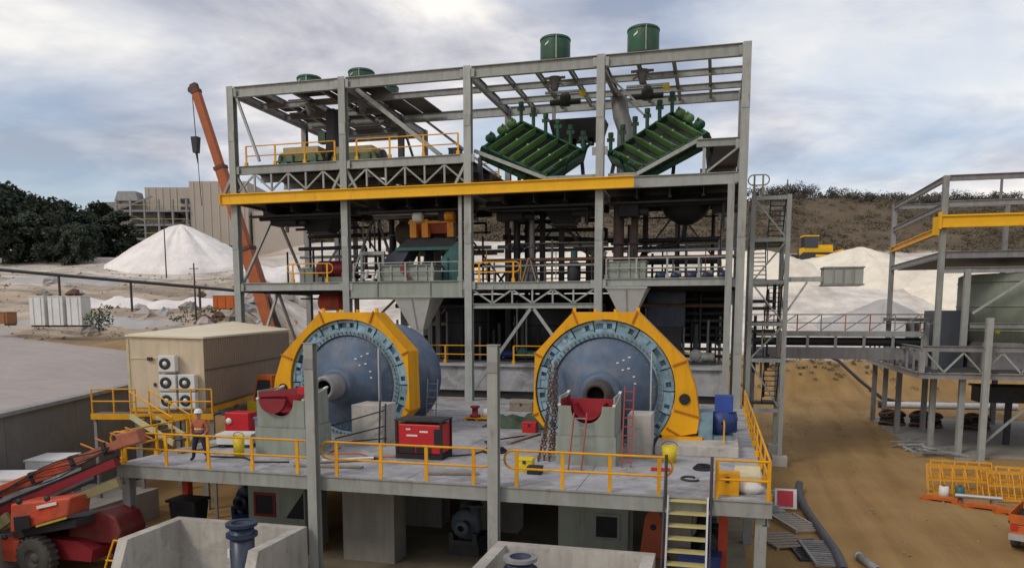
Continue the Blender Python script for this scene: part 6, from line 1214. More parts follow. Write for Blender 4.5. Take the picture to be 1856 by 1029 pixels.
for k in range(16):
    a = rngo.uniform(0, 6.28); p = Vector((12.2+rngo.uniform(-0.6,1.2), 51.2+rngo.uniform(-1.6,3.5), G+0.06+rngo.random()*0.35)); d = Vector((math.cos(a), math.sin(a), rngo.uniform(-0.15,0.25)))*rngo.uniform(0.5,1.3); q = MB(); q.beam(p-d, p+d, rngo.uniform(0.06,0.2), rngo.uniform(0.04,0.12)); part(sp, 'offcut', q, (STEEL, ALU, STEEL2)[k % 3])

# ------------------------------------------------------------------ yellow bulldozer on the white ground
def dozer(x, y, rz):
    z = ground_h(x, y)+0.05; t = thing('bulldozer', 'yellow bulldozer on the cream ground beyond the stair tower', 'bulldozer', (x, y, z), rz)
    for s in (-1, 1): q = MB(); q.prism([(-2.0,0.15),(-1.6,0),(1.6,0),(2.0,0.15),(2.1,0.6),(1.7,1.0),(-1.7,1.0),(-2.1,0.6)], s*0.95-0.28, s*0.95+0.28); part(t, 'track', q, DARKSTEEL, local=True)
    part(t, 'body', B((-1.7,-0.6,0.5), (2.0,0.6,1.6)), YELBEAM, local=True); part(t, 'hood', B((0.2,-0.5,1.603), (2.0,0.5,1.95)), YELBEAM, local=True); part(t, 'cab', B((-1.5,-0.7,1.61), (0.1,0.7,2.95)), GLASS, local=True); part(t, 'cab_roof', B((-1.6,-0.8,2.953), (0.2,0.8,3.1)), YELBEAM, local=True)
    q = MB(); q.prism([(2.6,0.05),(2.8,0.05),(2.72,0.7),(2.85,1.3),(2.65,1.3),(2.5,0.7)], -1.8, 1.8); part(t, 'blade', q, YELBEAM, local=True)
    for s in (-1, 1): part(t, 'push_arm', MB().beam((-0.3,s*1.35,0.6), (2.6,s*1.35,0.5), 0.2, 0.25), YELBEAM, local=True)
    part(t, 'ripper', B((-2.9,-0.5,0.4), (-2.1,0.5,0.8)), DARKSTEEL, local=True); part(t, 'exhaust', MB().tube((1.1,0.2,1.95), (1.1,0.2,2.6), 0.08, 8), DARKSTEEL, local=True)
    return t
dz_ = dozer(16.6, 149.5, R(12)); dz_.scale = (1.45, 1.45, 1.45)

# ------------------------------------------------------------------ mobile crane behind the building
cr = thing('mobile_crane', 'orange telescopic mobile crane with its boom raised behind the left of the building', 'crane', (-32.6, 53.5, ground_h(-32.6, 53.5)))
zg = ground_h(-32.6, 53.5); b0 = Vector((-32.5,53,zg+2.0)); b1 = Vector((-39.3,53,22.1)); bd = (b1-b0)
for f0, f1, wd in ((0.0,0.42,0.95), (0.40,0.72,0.74), (0.70,1.0,0.58)):
    q = MB(); q.beam(b0+bd*f0, b0+bd*f1, wd*0.85, wd, (1,0,0.35)); sct = part(cr, 'boom_section', q, mat('crane_rust_orange', (0.38,0.095,0.022), 0.55, 0, 0.15, 1.5, dirt=(0.2,0.07,0.03), dirt_amt=0.5))
    q = MB(); q.beam(b0+bd*(f1-0.012), b0+bd*f1, wd*1.0, wd*1.15, (1,0,0.35)); part(cr, 'collar', q, BROWNM, parent=sct)
q = MB(); q.beam(b1-bd.normalized()*0.3, b1+bd.normalized()*0.45, 0.45, 0.5, (1,0,0.35)); q.lathe([(0,-0.2),(0.26,-0.2),(0.26,0.2),(0,0.2)], b1+Vector((-0.3,0,0.0)), (0,1,0), 14); part(cr, 'boom_head', q, BROWNM)
q = MB(); q.tube(b1+Vector((-0.3,0,-0.2)), b1+Vector((-0.15,0,-3.5)), 0.035, 5); part(cr, 'hoist_rope', q, DARKSTEEL)
q = MB(); q.hexa([(-39.65,52.8,17.4),(-39.3,52.8,17.4),(-39.3,53.2,17.4),(-39.65,53.2,17.4)], [(-39.75,52.75,18.6),(-39.2,52.75,18.6),(-39.2,53.25,18.6),(-39.75,53.25,18.6)]); q.tube((-39.45,53,17.4), (-39.35,53,16.6), 0.1, 8, 0.04); part(cr, 'hook_block', q, DARKSTEEL)
q = MB(); q.tube((-39.35,53,16.6), (-39.2,53,13.4), 0.03, 5); part(cr, 'sling', q, DARKSTEEL)
q = MB(); q.tube(b0+bd*0.05+Vector((1.0,0,-0.8)), b0+bd*0.33, 0.28, 10); part(cr, 'luffing_ram', q, DARKSTEEL)
part(cr, 'slew_body', B((-33.6,52.2,zg+1.2), (-30.4,54.2,zg+2.6)), ORANGE); part(cr, 'carrier', B((-35.5,52.1,zg+0.5), (-28.9,54.4,zg+1.198)), ORANGE); part(cr, 'cab', B((-35.4,52.2,zg+1.2), (-34.2,53.4,zg+2.5)), GLASS)
for x in (-34.8,-33.2,-31.2,-29.6):
    for y in (51.9, 54.2): part(cr, 'wheel', MB().lathe([(0.2,0),(0.55,0),(0.6,0.06),(0.6,0.34),(0.55,0.4),(0.2,0.4)], (x,y,zg+0.55), (0,1,0), 16), TYRE)

# ------------------------------------------------------------------ cream switchroom on stilts, with landing and stair
ra = R(14); sw = thing('switchroom', 'cream clad switchroom cabin with five air conditioners left of the mills', 'cabin', (-21.0, 28.0, 0), ra)   # local: x to the left is negative, y runs back
W_, LN = 3.15, 12.0
part(sw, 'wall', MB().hexa([(-W_,0,0.95),(0,0,0.95),(0,LN,0.95),(-W_,LN,0.95)], [(-W_,0,4.0),(0,0,3.9),(0,LN,4.0),(-W_,LN,4.45)]), CREAM, local=True)
sdp = part(sw, 'side_cladding', B((0.003,0.02,1.0), (0.03,LN-0.02,3.9)), CREAM_SHADED, local=True)
rib_me = B((0,0,1.0), (0.03,0.09,3.88)).mesh('rib', CREAM_SHADED)
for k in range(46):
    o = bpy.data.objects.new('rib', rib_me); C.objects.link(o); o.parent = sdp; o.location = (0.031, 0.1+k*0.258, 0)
for k, z in enumerate((1.0, 2.55)): part(sw, 'side_rail', B((0.062,0.02,z), (0.075,LN-0.02,z+0.06)), mat('dark_trim', (0.1,0.09,0.08), 0.6), local=True)
part(sw, 'roof', MB().hexa([(-W_-0.08,-0.1,4.01),(0.1,-0.1,3.91),(0.1,LN+0.1,4.02),(-W_-0.08,LN+0.1,4.47)], [(-W_-0.08,-0.1,4.09),(0.1,-0.1,3.99),(0.1,LN+0.1,4.10),(-W_-0.08,LN+0.1,4.55)]), mat('roof_cream', (0.76,0.66,0.47), 0.5, 0, 0.05, 1), local=True)
for x in (-W_-0.02, 0.0): part(sw, 'corner_trim', B((x-0.05,-0.03,0.95), (x+0.05,0.04,3.9)), mat('trim_cream', (0.56,0.48,0.30), 0.5), local=True)
dr_ = part(sw, 'door', B((-2.95,-0.05,1.0), (-1.85,-0.002,3.05)), CREAM, local=True); part(sw, 'handle', B((-2.1,-0.1,1.9), (-2.0,-0.055,2.05)), DARKSTEEL, parent=dr_, local=True); part(sw, 'door_lintel', B((-3.05,-0.07,3.06), (-1.75,-0.004,3.10)), mat('trim_cream', (0.56,0.48,0.30), 0.5), local=True); part(sw, 'lamp', B((-2.3,-0.16,3.0), (-2.1,-0.052,3.14)), DARKSTEEL, local=True)
for i, (x, z, lb) in enumerate([(-1.35,2.55,'top'), (-1.35,1.75,''), (-0.55,1.75,''), (-1.35,1.0,''), (-0.55,1.0,'')]):
    ac = part(sw, 'air_conditioner', B((x-0.36,-0.42,z), (x+0.34,-0.06,z+0.68)), WHITE, local=True); bevel(ac, 0.02)
    part(sw, 'fan_grille', MB().lathe([(0,-0.435),(0.11,-0.435),(0.11,-0.44),(0.24,-0.44),(0.24,-0.418)], (x-0.08,0,z+0.34), (0,1,0), 20), DARKSTEEL, parent=ac, local=True)
    part(sw, 'fan_hub', MB().lathe([(0,-0.45),(0.09,-0.45),(0.1,-0.436)], (x-0.08,0,z+0.34), (0,1,0), 12), WHITE, parent=ac, local=True)
    part(sw, 'bracket', B((x-0.36,-0.42,z-0.05), (x+0.34,-0.06,z-0.003)), STEEL, parent=ac, local=True)
part(sw, 'base_frame', B((-W_-0.05,-0.05,0.72), (0.05,LN,0.945)), YEL, local=True)
for x in (-W_+0.15, -0.15):
    for y in (0.2, 4, 8, 11.8): part(sw, 'stilt', B((x-0.1,y-0.1,G-0.1), (x+0.1,y+0.1,0.718)), STEEL2, local=True)
ld = thing('switchroom_landing', 'yellow railed landing and stair in front of the cream switchroom', 'stair', (-21.0, 28.0, 0), ra)
part(ld, 'platform', B((-W_-1.0,-1.3,0.80), (0.9,-0.5,0.88)), GRATE, local=True); part(ld, 'fascia', B((-W_-1.0,-1.36,0.66), (0.9,-1.302,0.9)), YEL, local=True)
for x in (-W_-0.9, -2.2, -0.4, 0.8): part(ld, 'leg', B((x-0.06,-1.25,G), (x+0.06,-1.13,0.798)), STEEL2, local=True)
for x in (-W_-0.95, -3.2, -2.3, 0.0, 0.85): part(ld, 'post', MB().tube((x,-1.3,0.88), (x,-1.3,1.9), 0.035, 7), YEL, local=True)
for a, b in ((-W_-0.95,-2.3), (-0.9,0.85)):
    for z in (1.4, 1.9): part(ld, 'rail', MB().tube((a,-1.3,z), (b,-1.3,z), 0.032, 7), YEL, local=True)
A, Bt = Vector((-2.1,-1.4,0.85)), Vector((0.3,-2.9,-0.0))
dv = (Bt-A); sd = Vector((dv.y, -dv.x, 0)).normalized()*0.4
for s in (-1, 1):
    part(ld, 'stringer', MB().beam(A+sd*s, Bt+sd*s, 0.06, 0.24), mat('pale_stringer', (0.5,0.45,0.25), 0.6), local=True); part(ld, 'stair_rail', MB().tube(A+sd*s+Vector((0,0,1.0)), Bt+sd*s+Vector((0,0,1.0)), 0.032, 7), YEL, local=True)
    for f in (0.02, 0.5, 0.98): p = A.lerp(Bt, f)+sd*s; part(ld, 'stair_post', MB().tube(p, p+Vector((0,0,1.0)), 0.032, 7), YEL, local=True)
for k in range(6): p = A.lerp(Bt, (k+0.5)/6); part(ld, 'tread', MB().beam(p-sd, p+sd, 0.28, 0.04), GRATE, local=True)
# white tanks and boxes beside the retaining wall
crate('generator_box', -25.2, 24.2, 1.3, 1.6, 1.5, WHITE, 'white box unit at the foot of the retaining wall, nearest the landing', 'box', 0.3, 3, zb=-2.2)
crate('generator_box', -23.4, 20.6, 1.5, 1.5, 1.6, WHITE, 'white box unit at the left edge beside the boom lift', 'box', 0.3, 3, zb=-2.2)
crate('generator_box', -25.9, 22.3, 1.2, 1.2, 1.3, STEEL, 'grey box unit between the two white units by the wall', 'box', 0.3, 2, zb=-2.4)
q = MB(); q.box((-28,18,G), (-22.3,26.5,-2.25)); solo('side_terrace', q, CONC3, kind='structure')
rail_run((-22.4,18.5,-2.25), (-23.6,26.0,-2.25), 6, 'thin grey handrail along the terrace by the white units', False, m=STEEL2)

# ------------------------------------------------------------------ red boom lift at the left edge
ew = thing('boom_lift', 'red-orange boom lift parked at the left front beside the deck', 'boom lift', (-21.6, 20.2, G))
q = MB(); q.prism([(-24.0,-3.0),(-19.3,-3.0),(-19.2,-2.6),(-19.8,-2.35),(-23.8,-2.35)], 19.7, 21.3); part(ew, 'chassis', q, DRED)
part(ew, 'front_panel', MB().prism([(-23.7,-3.05),(-21.75,-3.05),(-21.6,-2.35),(-23.7,-2.3)], 19.2, 19.69), REDORANGE)
for x, y in ((-21.0,19.3), (-19.6,21.6), (-23.7,21.6)):
    wh = part(ew, 'wheel', MB().lathe([(0.28,-0.02),(0.52,-0.04),(0.62,0.0),(0.66,0.08),(0.66,0.34),(0.6,0.42),(0.28,0.42)], (x,y-0.2,G+0.66), (0,1,0), 28), TYRE)
    lug = B((-0.05,0.0,0.6), (0.05,0.34,0.70)).mesh('tread_lug', TYRE)
    for kk in range(20):
        lo_ = bpy.data.objects.new('tread_lug', lug); C.objects.link(lo_); lo_.parent = wh; lo_.location = inv_of(ew) @ Vector((x,y-0.17,G+0.66)); lo_.rotation_euler = (0, 2*math.pi*kk/20, 0)
    part(ew, 'rim', MB().lathe([(0,0.06),(0.14,0.04),(0.16,0.1),(0.28,0.1),(0.30,-0.03)], (x,y-0.2,G+0.66), (0,1,0), 24), mat('rim_dusty', (0.12,0.11,0.1), 0.8), parent=wh)
part(ew, 'turntable', MB().prism([(-21.9,-2.3),(-19.4,-1.75),(-19.4,-1.5),(-21.9,-2.0)], 19.3, 21.2), DARKSTEEL)
hd_ = part(ew, 'engine_hood', MB().hexa([(-21.6,18.9,-2.0),(-19.5,19.1,-1.35),(-19.5,20.0,-1.35),(-21.6,20.0,-2.0)], [(-21.5,18.9,-1.05),(-19.35,19.1,-0.75),(-19.35,20.0,-0.75),(-21.5,20.0,-1.05)]), REDORANGE); bevel(hd_, 0.06, 3)
part(ew, 'hood_vent', MB().hexa([(-21.35,18.85,-1.9),(-20.75,18.87,-1.75),(-20.75,18.9,-1.75),(-21.35,18.89,-1.9)], [(-21.35,18.85,-1.45),(-20.75,18.87,-1.35),(-20.75,18.9,-1.35),(-21.35,18.89,-1.45)]), BLACK)
part(ew, 'warning_strip', MB().hexa([(-20.6,18.95,-1.75),(-19.5,19.05,-1.42),(-19.5,19.09,-1.42),(-20.6,18.98,-1.75)], [(-20.6,18.95,-1.68),(-19.5,19.05,-1.35),(-19.5,19.09,-1.35),(-20.6,18.98,-1.68)]), mat('hazard_olive', (0.4,0.36,0.05), 0.6))
bevel(part(ew, 'counterweight', MB().prism([(-20.6,-2.5),(-18.6,-2.5),(-18.45,-2.1),(-18.65,-1.6),(-19.2,-1.4),(-20.4,-1.75)], 20.1, 21.3), mat('lift_dark_red', (0.17,0.018,0.02), 0.55, 0, 0.2, 3, dirt=(0.14,0.08,0.06), dirt_amt=0.7)), 0.08, 3)
L0, L1 = Vector((-23.9,19.9,-1.30)), Vector((-17.9,20.5,1.05))
q = MB(); q.beam(L0, L0.lerp(L1,0.62), 0.30, 0.36); bs = part(ew, 'boom', q, REDORANGE); q = MB(); q.beam(L0.lerp(L1,0.6), L1, 0.22, 0.27); part(ew, 'boom_extension', q, mat('dusty_salmon', (0.36,0.12,0.07), 0.6, 0, 0.25, 3, dirt=(0.2,0.12,0.09), dirt_amt=0.6))
for k in range(4): q = MB(); q.path([L0.lerp(L1, f) + Vector((0,-0.2-0.03*k,0.1-0.11*k-0.12*math.sin(math.pi*f*3+k))) for f in [0.05+0.1*i for i in range(9)]], 0.022, 6); part(ew, 'hydraulic_hose', q, BLACK, parent=bs)
for f in (0.12, 0.35, 0.6, 0.8): q = MB(); q.beam(L0.lerp(L1,f), L0.lerp(L1,f+0.02), 0.36, 0.43); part(ew, 'boom_band', q, DARKSTEEL, parent=bs)
for k, (x, y, z) in enumerate([(-21.2,19.0,-0.95),(-20.2,19.1,-0.82),(-22.0,19.1,-2.2),(-19.6,20.0,-1.3)]): q = MB(); q.lathe([(0,0),(0.09,0),(0.09,0.08),(0,0.1)], (x,y,z), (0,-1,0), 10); part(ew, 'pivot_pin', q, DARKSTEEL)
part(ew, 'decal', MB().hexa([(-20.5,18.93,-1.15),(-19.8,19.0,-0.98),(-19.8,19.03,-0.98),(-20.5,18.99,-1.15)], [(-20.5,18.93,-1.05),(-19.8,19.0,-0.88),(-19.8,19.03,-0.88),(-20.5,18.99,-1.05)]), WHITE)
bs = bs; q = MB(); q.beam(L0.lerp(L1,0.02)+Vector((0.15,-0.02,-0.40)), L0.lerp(L1,0.85)+Vector((0.15,-0.02,-0.40)), 0.2, 0.16); part(ew, 'hydraulic_hose_tray', q, BLACK, parent=bs)
q = MB(); q.beam((-23.9,19.75,-2.0), (-18.6,20.3,0.2), 0.26, 0.26); part(ew, 'lower_boom', q, DRED); q = MB(); q.beam((-23.5,19.5,-2.35), (-18.2,19.9,-0.35), 0.16, 0.28); part(ew, 'riser_arm', q, mat('olive_drab', (0.22,0.19,0.09), 0.6)); q = MB(); q.tube((-22.8,19.6,-1.85), (-19.2,20.0,-0.3), 0.09, 8); part(ew, 'hydraulic_ram', q, DARKSTEEL)
q = MB(); q.beam((-23.6,19.0,-2.7), (-21.9,19.2,-1.55), 0.12, 0.34); part(ew, 'knuckle_plate', q, mat('olive_drab', (0.22,0.19,0.09), 0.6))
bevel(part(ew, 'boom_end', MB().hexa([(-18.5,20.25,0.62),(-17.7,20.3,0.86),(-17.7,20.7,0.86),(-18.5,20.65,0.62)], [(-18.6,20.25,1.1),(-17.8,20.3,1.3),(-17.8,20.7,1.3),(-18.6,20.65,1.1)]), mat('dusty_salmon', (0.36,0.12,0.07), 0.6)), 0.05)
for k in range(7): p = lerp((-19.9,20.2,0.75), (-18.4,20.5,1.3), k/6) ; q = MB(); q.tube(p, p+Vector((0.9,0.15,-0.35)), 0.03, 6); part(ew, 'basket_bar', q, mat('basket_orange', (0.55,0.2,0.02), 0.5)) if k % 2 == 0 else None

# ------------------------------------------------------------------ concrete bunds in the foreground, with navy pipe stubs
def bund(xl, xr, yb, ztop, label, notch=True):
    t = thing('concrete_bund', label, 'bund', ((xl+xr)/2, 18.5, G)); th = 0.32
    part(t, 'back_wall', B((xl-th,yb,G-0.1), (xr+th,yb+th,ztop)), CONC2)
    for x in (xl-th, xr):
        q = MB(); q.prismx([(yb-0.002,G-0.1),(yb-0.002,ztop),(17.9,ztop),(17.4,ztop-1.1),(15.2,ztop-1.45),(15.2,G-0.1)], x, x+th); part(t, 'side_wall', q, CONC2)
    part(t, 'floor', B((xl+0.002,15.2,G-0.1), (xr-0.002,yb-0.004,G+0.12)), CONC3)
    return t
bund(-16.2, -12.25, 20.15, -1.5, 'pale concrete bund with sloping side walls at the front left')
b2_ = bund(-5.55, -1.75, 20.2, -1.5, 'pale concrete bund at the front beside the access stair')
for i, (x, y, zt, lb, yl) in enumerate([(-12.95,18.65,-0.98,'navy flanged pipe stub standing in the left bund',True), (-4.7,18.5,-1.25,'navy flanged pipe stub standing in the right bund',False)]):
    t = thing('pipe_stub', lb, 'pipe', (x, y, G+0.12)); r_ = 0.34
    part(t, 'barrel', MB().lathe([(r_,0),(r_,zt-G-0.12),(r_-0.06,zt-G-0.12),(r_-0.06,0.2)], (x,y,G+0.12), n=28), NAVY)
    part(t, 'flange', MB().lathe([(r_-0.06,zt-G-0.19),(r_+0.1,zt-G-0.19),(r_+0.1,zt-G-0.10),(r_-0.06,zt-G-0.10)], (x,y,G+0.12), n=28, smooth=False), STEEL2 if i else NAVY)
    part(t, 'clamp_ring', MB().lathe([(r_,zt-G-0.5),(r_+0.1,zt-G-0.5),(r_+0.1,zt-G-0.40),(r_,zt-G-0.40)], (x,y,G+0.12), n=28, smooth=False), NAVY)
    part(t, 'stenciled_mark', B((x-0.29,y-0.30,zt-0.95), (x-0.22,y-0.22,zt-0.7)), WHITE); 
    if yl:
        for k, dx_ in enumerate((-0.65, 0.62)): part(t, 'anchor_block', B((x+dx_-0.2,y-0.3,G+0.12), (x+dx_+0.2,y+0.1,G+0.75)), BRIGHTYEL)

# ------------------------------------------------------------------ things in the undercroft
def sump(x0, x1, y, z0, label, frm, tri):
    t = thing('discharge_sump', label, 'sump', ((x0+x1)/2, y, G))
    part(t, 'casing', B((x0,y,G), (x1,y+1.6,-0.72)), SAGE); wx = (x0+x1)/2 - 0.45*(1 if tri else -1)
    q = MB(); a, b = wx-0.34, wx+0.34; q.box((a-0.09,y-0.05,z0-0.09), (b+0.09,y-0.003,z0)); q.box((a-0.09,y-0.05,z0+0.68), (b+0.09,y-0.003,z0+0.77)); q.box((a-0.09,y-0.05,z0+0.001), (a,y-0.003,z0+0.679)); q.box((b,y-0.05,z0+0.001), (b+0.09,y-0.003,z0+0.679)); part(t, 'window_frame', q, frm)
    part(t, 'opening', B((a+0.001,y-0.02,z0+0.001), (b-0.001,y-0.004,z0+0.679)), BLACK)
    if tri: q = MB(); q.prism([(x1-0.75,-2.2),(x1-0.05,-2.2),(x1-0.05,-1.25)], y-0.02, y-0.004); part(t, 'gusset_opening', q, BLACK)
sump(-16.0, -13.75, 23.5, -2.1, 'sage green discharge sump with red framed opening under the deck, left', DRED, True)
sump(-4.8, -2.55, 23.9, -2.15, 'sage green discharge sump with grey framed opening under the deck, right', STEEL2, False)
def pump(x, y, z, s, m, label, m2=DARKSTEEL):
    t = thing('slurry_pump', label, 'pump', (x, y, z)); 
    part(t, 'volute', MB().lathe([(0,0),(0.5*s,0.02),(0.58*s,0.12*s),(0.58*s,0.34*s),(0.5*s,0.44*s),(0,0.46*s)], (x,y-0.3*s,z+0.72*s), (0,1,0), 22), m); part(t, 'suction', MB().lathe([(0.12*s,-0.45*s),(0.3*s,-0.45*s),(0.3*s,-0.38*s),(0.2*s,-0.36*s),(0.2*s,0.02)], (x,y-0.3*s,z+0.72*s), (0,1,0), 18), m)
    part(t, 'bearing_housing', MB().lathe([(0.3*s,0),(0.22*s,0.2*s),(0.22*s,0.8*s),(0,0.8*s)], (x,y+0.15*s,z+0.72*s), (0,1,0), 16), m2); part(t, 'base', B((x-0.55*s,y-0.5*s,z), (x+0.55*s,y+1.1*s,z+0.2*s)), m2)
    part(t, 'outlet', MB().lathe([(0.2*s,0),(0.2*s,0.35*s),(0.3*s,0.36*s),(0.3*s,0.44*s),(0.1*s,0.44*s)], (x+0.35*s,y-0.1*s,z+1.05*s), n=14), m); part(t, 'motor', MB().lathe([(0,0),(0.3*s,0.02),(0.32*s,0.1*s),(0.32*s,0.7*s),(0,0.72*s)], (x-0.4*s,y+0.5*s,z+1.3*s), (1,0,0), 16), m2)
    for k in (-1, 1): part(t, 'foot', B((x+k*0.5*s-0.08,y-0.4*s,z-0.001), (x+k*0.5*s+0.08,y+0.9*s,z+0.198*s)) if False else B((x+k*0.45*s-0.08,y-0.55*s,z+0.202*s), (x+k*0.45*s+0.08,y-0.35*s,z+0.5*s)), m2)
pump(-8.35, 25.2, G+0.4, 0.95, mat('slate_pump', (0.07,0.09,0.11), 0.5), 'dark slate slurry pump on legs under the deck centre'); part(bpy.data.objects['slurry_pump'], 'stand', B((-8.9,24.8,G), (-7.8,26.2,G+0.398)), DARKSTEEL)
pump(-17.3, 25.6, G+0.6, 1.0, NAVY, 'navy slurry pump under the left of the deck', DBLUE)
pump(-0.1, 24.5, G+0.5, 0.9, DARKSTEEL, 'dark slurry pump under the right corner of the deck')
pump(-15.9, 26.2, G+0.8, 0.9, NAVY, 'navy slurry pump beside the left discharge sump', DBLUE)
bpk = thing('black_bin', 'black plastic bin under the left end of the deck', 'bin', (-18.0, 22.9, G)); bevel(part(bpk, 'body', MB().hexa([(-18.5,22.5,-2.4),(-17.5,22.5,-2.4),(-17.5,23.2,-2.4),(-18.5,23.2,-2.4)], [(-18.55,22.45,-1.65),(-17.45,22.45,-1.65),(-17.4,23.25,-1.65),(-18.6,23.25,-1.65)]), BLACK), 0.08); part(bpk, 'lid', B((-18.6,22.4,-1.645), (-17.4,23.3,-1.55)), BLACK); part(bpk, 'stand', B((-18.6,22.4,G), (-17.4,23.3,-2.402)), DARKSTEEL)
for i, (x, y, z1, lb) in enumerate([(-18.6,23.6,-0.75,'red-orange post under the left end of the deck'), (0.35,23.2,-0.75,'red-orange post under the right end of the deck')]):
    t = thing('prop_post', lb, 'post', (x, y, G)); part(t, 'shaft', B((x-0.13,y-0.13,G+0.03), (x+0.13,y+0.13,z1)), mat('prop_red', (0.55,0.07,0.03), 0.5)); part(t, 'foot', B((x-0.22,y-0.22,G), (x+0.22,y+0.22,G+0.028)), DARKSTEEL)
for i, x in enumerate((-19.4, -18.7)):
    t = thing('gas_drum', ('grey steel drum at the left deck corner, left one', 'grey steel drum at the left deck corner, right one')[i], 'drum', (x, 22.0, G)); part(t, 'body', MB().lathe([(0,0),(0.29,0),(0.3,0.3),(0.28,0.32),(0.3,0.34),(0.3,0.62),(0.28,0.64),(0.3,0.66),(0.3,0.95),(0,0.94)], (x,22.0,G), n=22), mat('drum_grey', (0.2,0.19,0.18), 0.5, 0.3, 0.2, 4)); part(t, 'rim', MB().lathe([(0.28,0.94),(0.31,0.94),(0.31,0.98),(0.28,0.98)], (x,22.0,G), n=22), ALU)
t = thing('orange_a_frame', 'rusty orange A-shaped plate standing under the deck left of the stair', 'plate', (-1.7, 23.2, G)); q = MB(); q.prism([(-2.1,-2.45),(-1.3,-2.45),(-1.45,-1.2),(-1.6,-0.95),(-1.8,-0.95),(-1.95,-1.2)], 23.1, 23.2); part(t, 'plate', q, mat('rust_orange', (0.35,0.08,0.03), 0.6)); q = MB(); q.lathe([(0,0),(0.1,0)], (-1.7,23.09,-1.5), (0,1,0), 12); part(t, 'eye', q, BLACK); part(t, 'stand', B((-2.2,23.0,G), (-1.2,23.3,-2.452)), BROWNM)
t = thing('compressor', 'dark compressor in the sandy yard between the two bunds', 'machine', (-9.3, 19.3, G)); bevel(part(t, 'body', B((-9.9,19.0,G+0.15), (-8.8,19.8,G+0.8)), BLACK), 0.06); part(t, 'tank', MB().lathe([(0,0),(0.25,0.05),(0.28,0.2),(0.28,1.1),(0.25,1.25),(0,1.3)], (-10.0,19.1,G+0.35), (1,0,0), 16), DARKSTEEL)
for x in (-9.7, -9.0): part(t, 'wheel', MB().lathe([(0.05,0),(0.18,0),(0.18,0.1),(0.05,0.1)], (x,18.85,G+0.18), (0,1,0), 12), TYRE)
t = thing('sack_trolley', 'yellow tubular trolley frame beside the left bund', 'trolley', (-17.6, 18.9, G))
for s in (0, 0.42): q = MB(); q.path([(-17.9+s,18.5,G+0.1),(-17.75+s,18.7,-2.6),(-17.6+s,18.9,-1.9)], 0.035, 6); part(t, 'frame_tube', q, YEL)
for f in (-1.92, -2.5): q = MB(); q.tube((-17.6+(f+1.9)*0.3,18.9+(f+1.9)*0.3,f), (-17.18+(f+1.9)*0.3,18.9+(f+1.9)*0.3,f), 0.03, 6); part(t, 'crossbar', q, YEL)
for s in (0, 0.42): part(t, 'wheel', MB().lathe([(0.03,0),(0.13,0),(0.13,0.06),(0.03,0.06)], (-17.95+s,18.45,G+0.13), (1,0,0), 12), TYRE)
# orange crates seen through the stair
crate('crate', -0.55, 21.6, 0.9, 0.6, 0.9, ORANGE, 'orange crate on the ground behind the access stair', 'crate', 0.0, 0, zb=G)
crate('blue_crate', -0.3, 22.6, 1.2, 0.6, 1.4, DBLUE, 'dark blue bin behind the access stair', 'bin', 0.0, 0, zb=G)

# ------------------------------------------------------------------ right yard: barricades, vehicle, pipes, pallets
BAR = mat('barricade_orange_yellow', (0.64,0.30,0.02), 0.55, 0, 0.1, 3)
def barricade(p0, ang, lean, label, n=6, ln=2.6):
    t = thing('barricade', label, 'barrier', p0, ang, 'stacked yellow barricades')
    up = Vector((0, math.sin(lean), math.cos(lean))); h = 1.35
    for z in (0.08, h*0.55, h): part(t, 'rail', MB().beam(Vector((0,0,0))+up*z, Vector((ln,0,0))+up*z, 0.05, 0.09), BAR, local=True)
    for k in range(n): x = ln*k/(n-1); part(t, 'bar', MB().beam(Vector((x,0.0,0))+up*0.05, Vector((x,0.0,0))+up*(h+0.03), 0.045, 0.06), BAR, local=True)
for k, (x, y, a, l, z) in enumerate([(9.75,38.9,-0.05,0.25,0.05),(9.95,39.4,-0.02,0.3,0.05),(10.2,39.9,0.0,0.28,0.1),(10.1,40.5,0.04,0.33,0.1),(12.1,38.4,-0.12,0.2,0.05),(12.3,39.0,-0.1,0.26,0.05),(12.5,39.6,-0.08,0.3,0.08),(12.6,40.2,-0.06,0.3,0.08)]):
    barricade((x+0.25*math.sin(k*2.3), y, G+z), a+0.16*math.sin(k*1.7+0.5), l+0.35*abs(math.sin(k*2.1)), 'yellow tubular barricade in the leaning stack at the right' if k < 4 else 'yellow tubular barricade in the leaning stack nearest the right edge')
for k, (x, y, lb) in enumerate([(9.4,38.3,'orange barricade foot lying left in front of the stack'), (10.8,37.2,'orange barricade foot lying in the middle before the stack'), (11.8,36.4,'orange barricade foot lying nearest the parked vehicle')]):
    t = thing('barrier_foot', lb, 'barrier foot', (x, y, G)); part(t, 'bar', MB().beam((x,y,G+0.15), (x+1.3,y-0.5,G+0.15), 0.4, 0.14), ORANGE); part(t, 'pad', B((x-0.1,y-0.25,G), (x+0.3,y+0.2,G+0.08)), ORANGE); part(t, 'pad', B((x+1.0,y-0.75,G), (x+1.4,y-0.25,G+0.08)), ORANGE)
t = thing('silver_pipe', 'silver pipe lying in front of the yellow barricades', 'pipe', (11.5, 37.9, G)); part(t, 'barrel', MB().tube((10.6,37.9,G+0.35), (12.4,37.6,G+0.35), 0.09, 10), ALU); part(t, 'block', B((10.9,37.7,G), (11.1,38.1,G+0.26)), WOOD); part(t, 'block', B((12.0,37.5,G), (12.2,37.9,G+0.26)), WOOD)
for i, (x, y, lb) in enumerate([(10.3,38.55,'pink-white drum behind the barricade bars, left'), (11.0,38.65,'green drum behind the barricade bars')]):
    t = thing('small_drum', lb, 'drum', (x, y, G)); part(t, 'body', MB().lathe([(0,0),(0.2,0),(0.21,0.3),(0.2,0.6),(0,0.6)], (x,y,G), n=16), WHITE if i == 0 else TEAL); part(t, 'cap', MB().lathe([(0,0.6),(0.06,0.6),(0.06,0.66),(0,0.66)], (x,y,G), n=10), DRED)
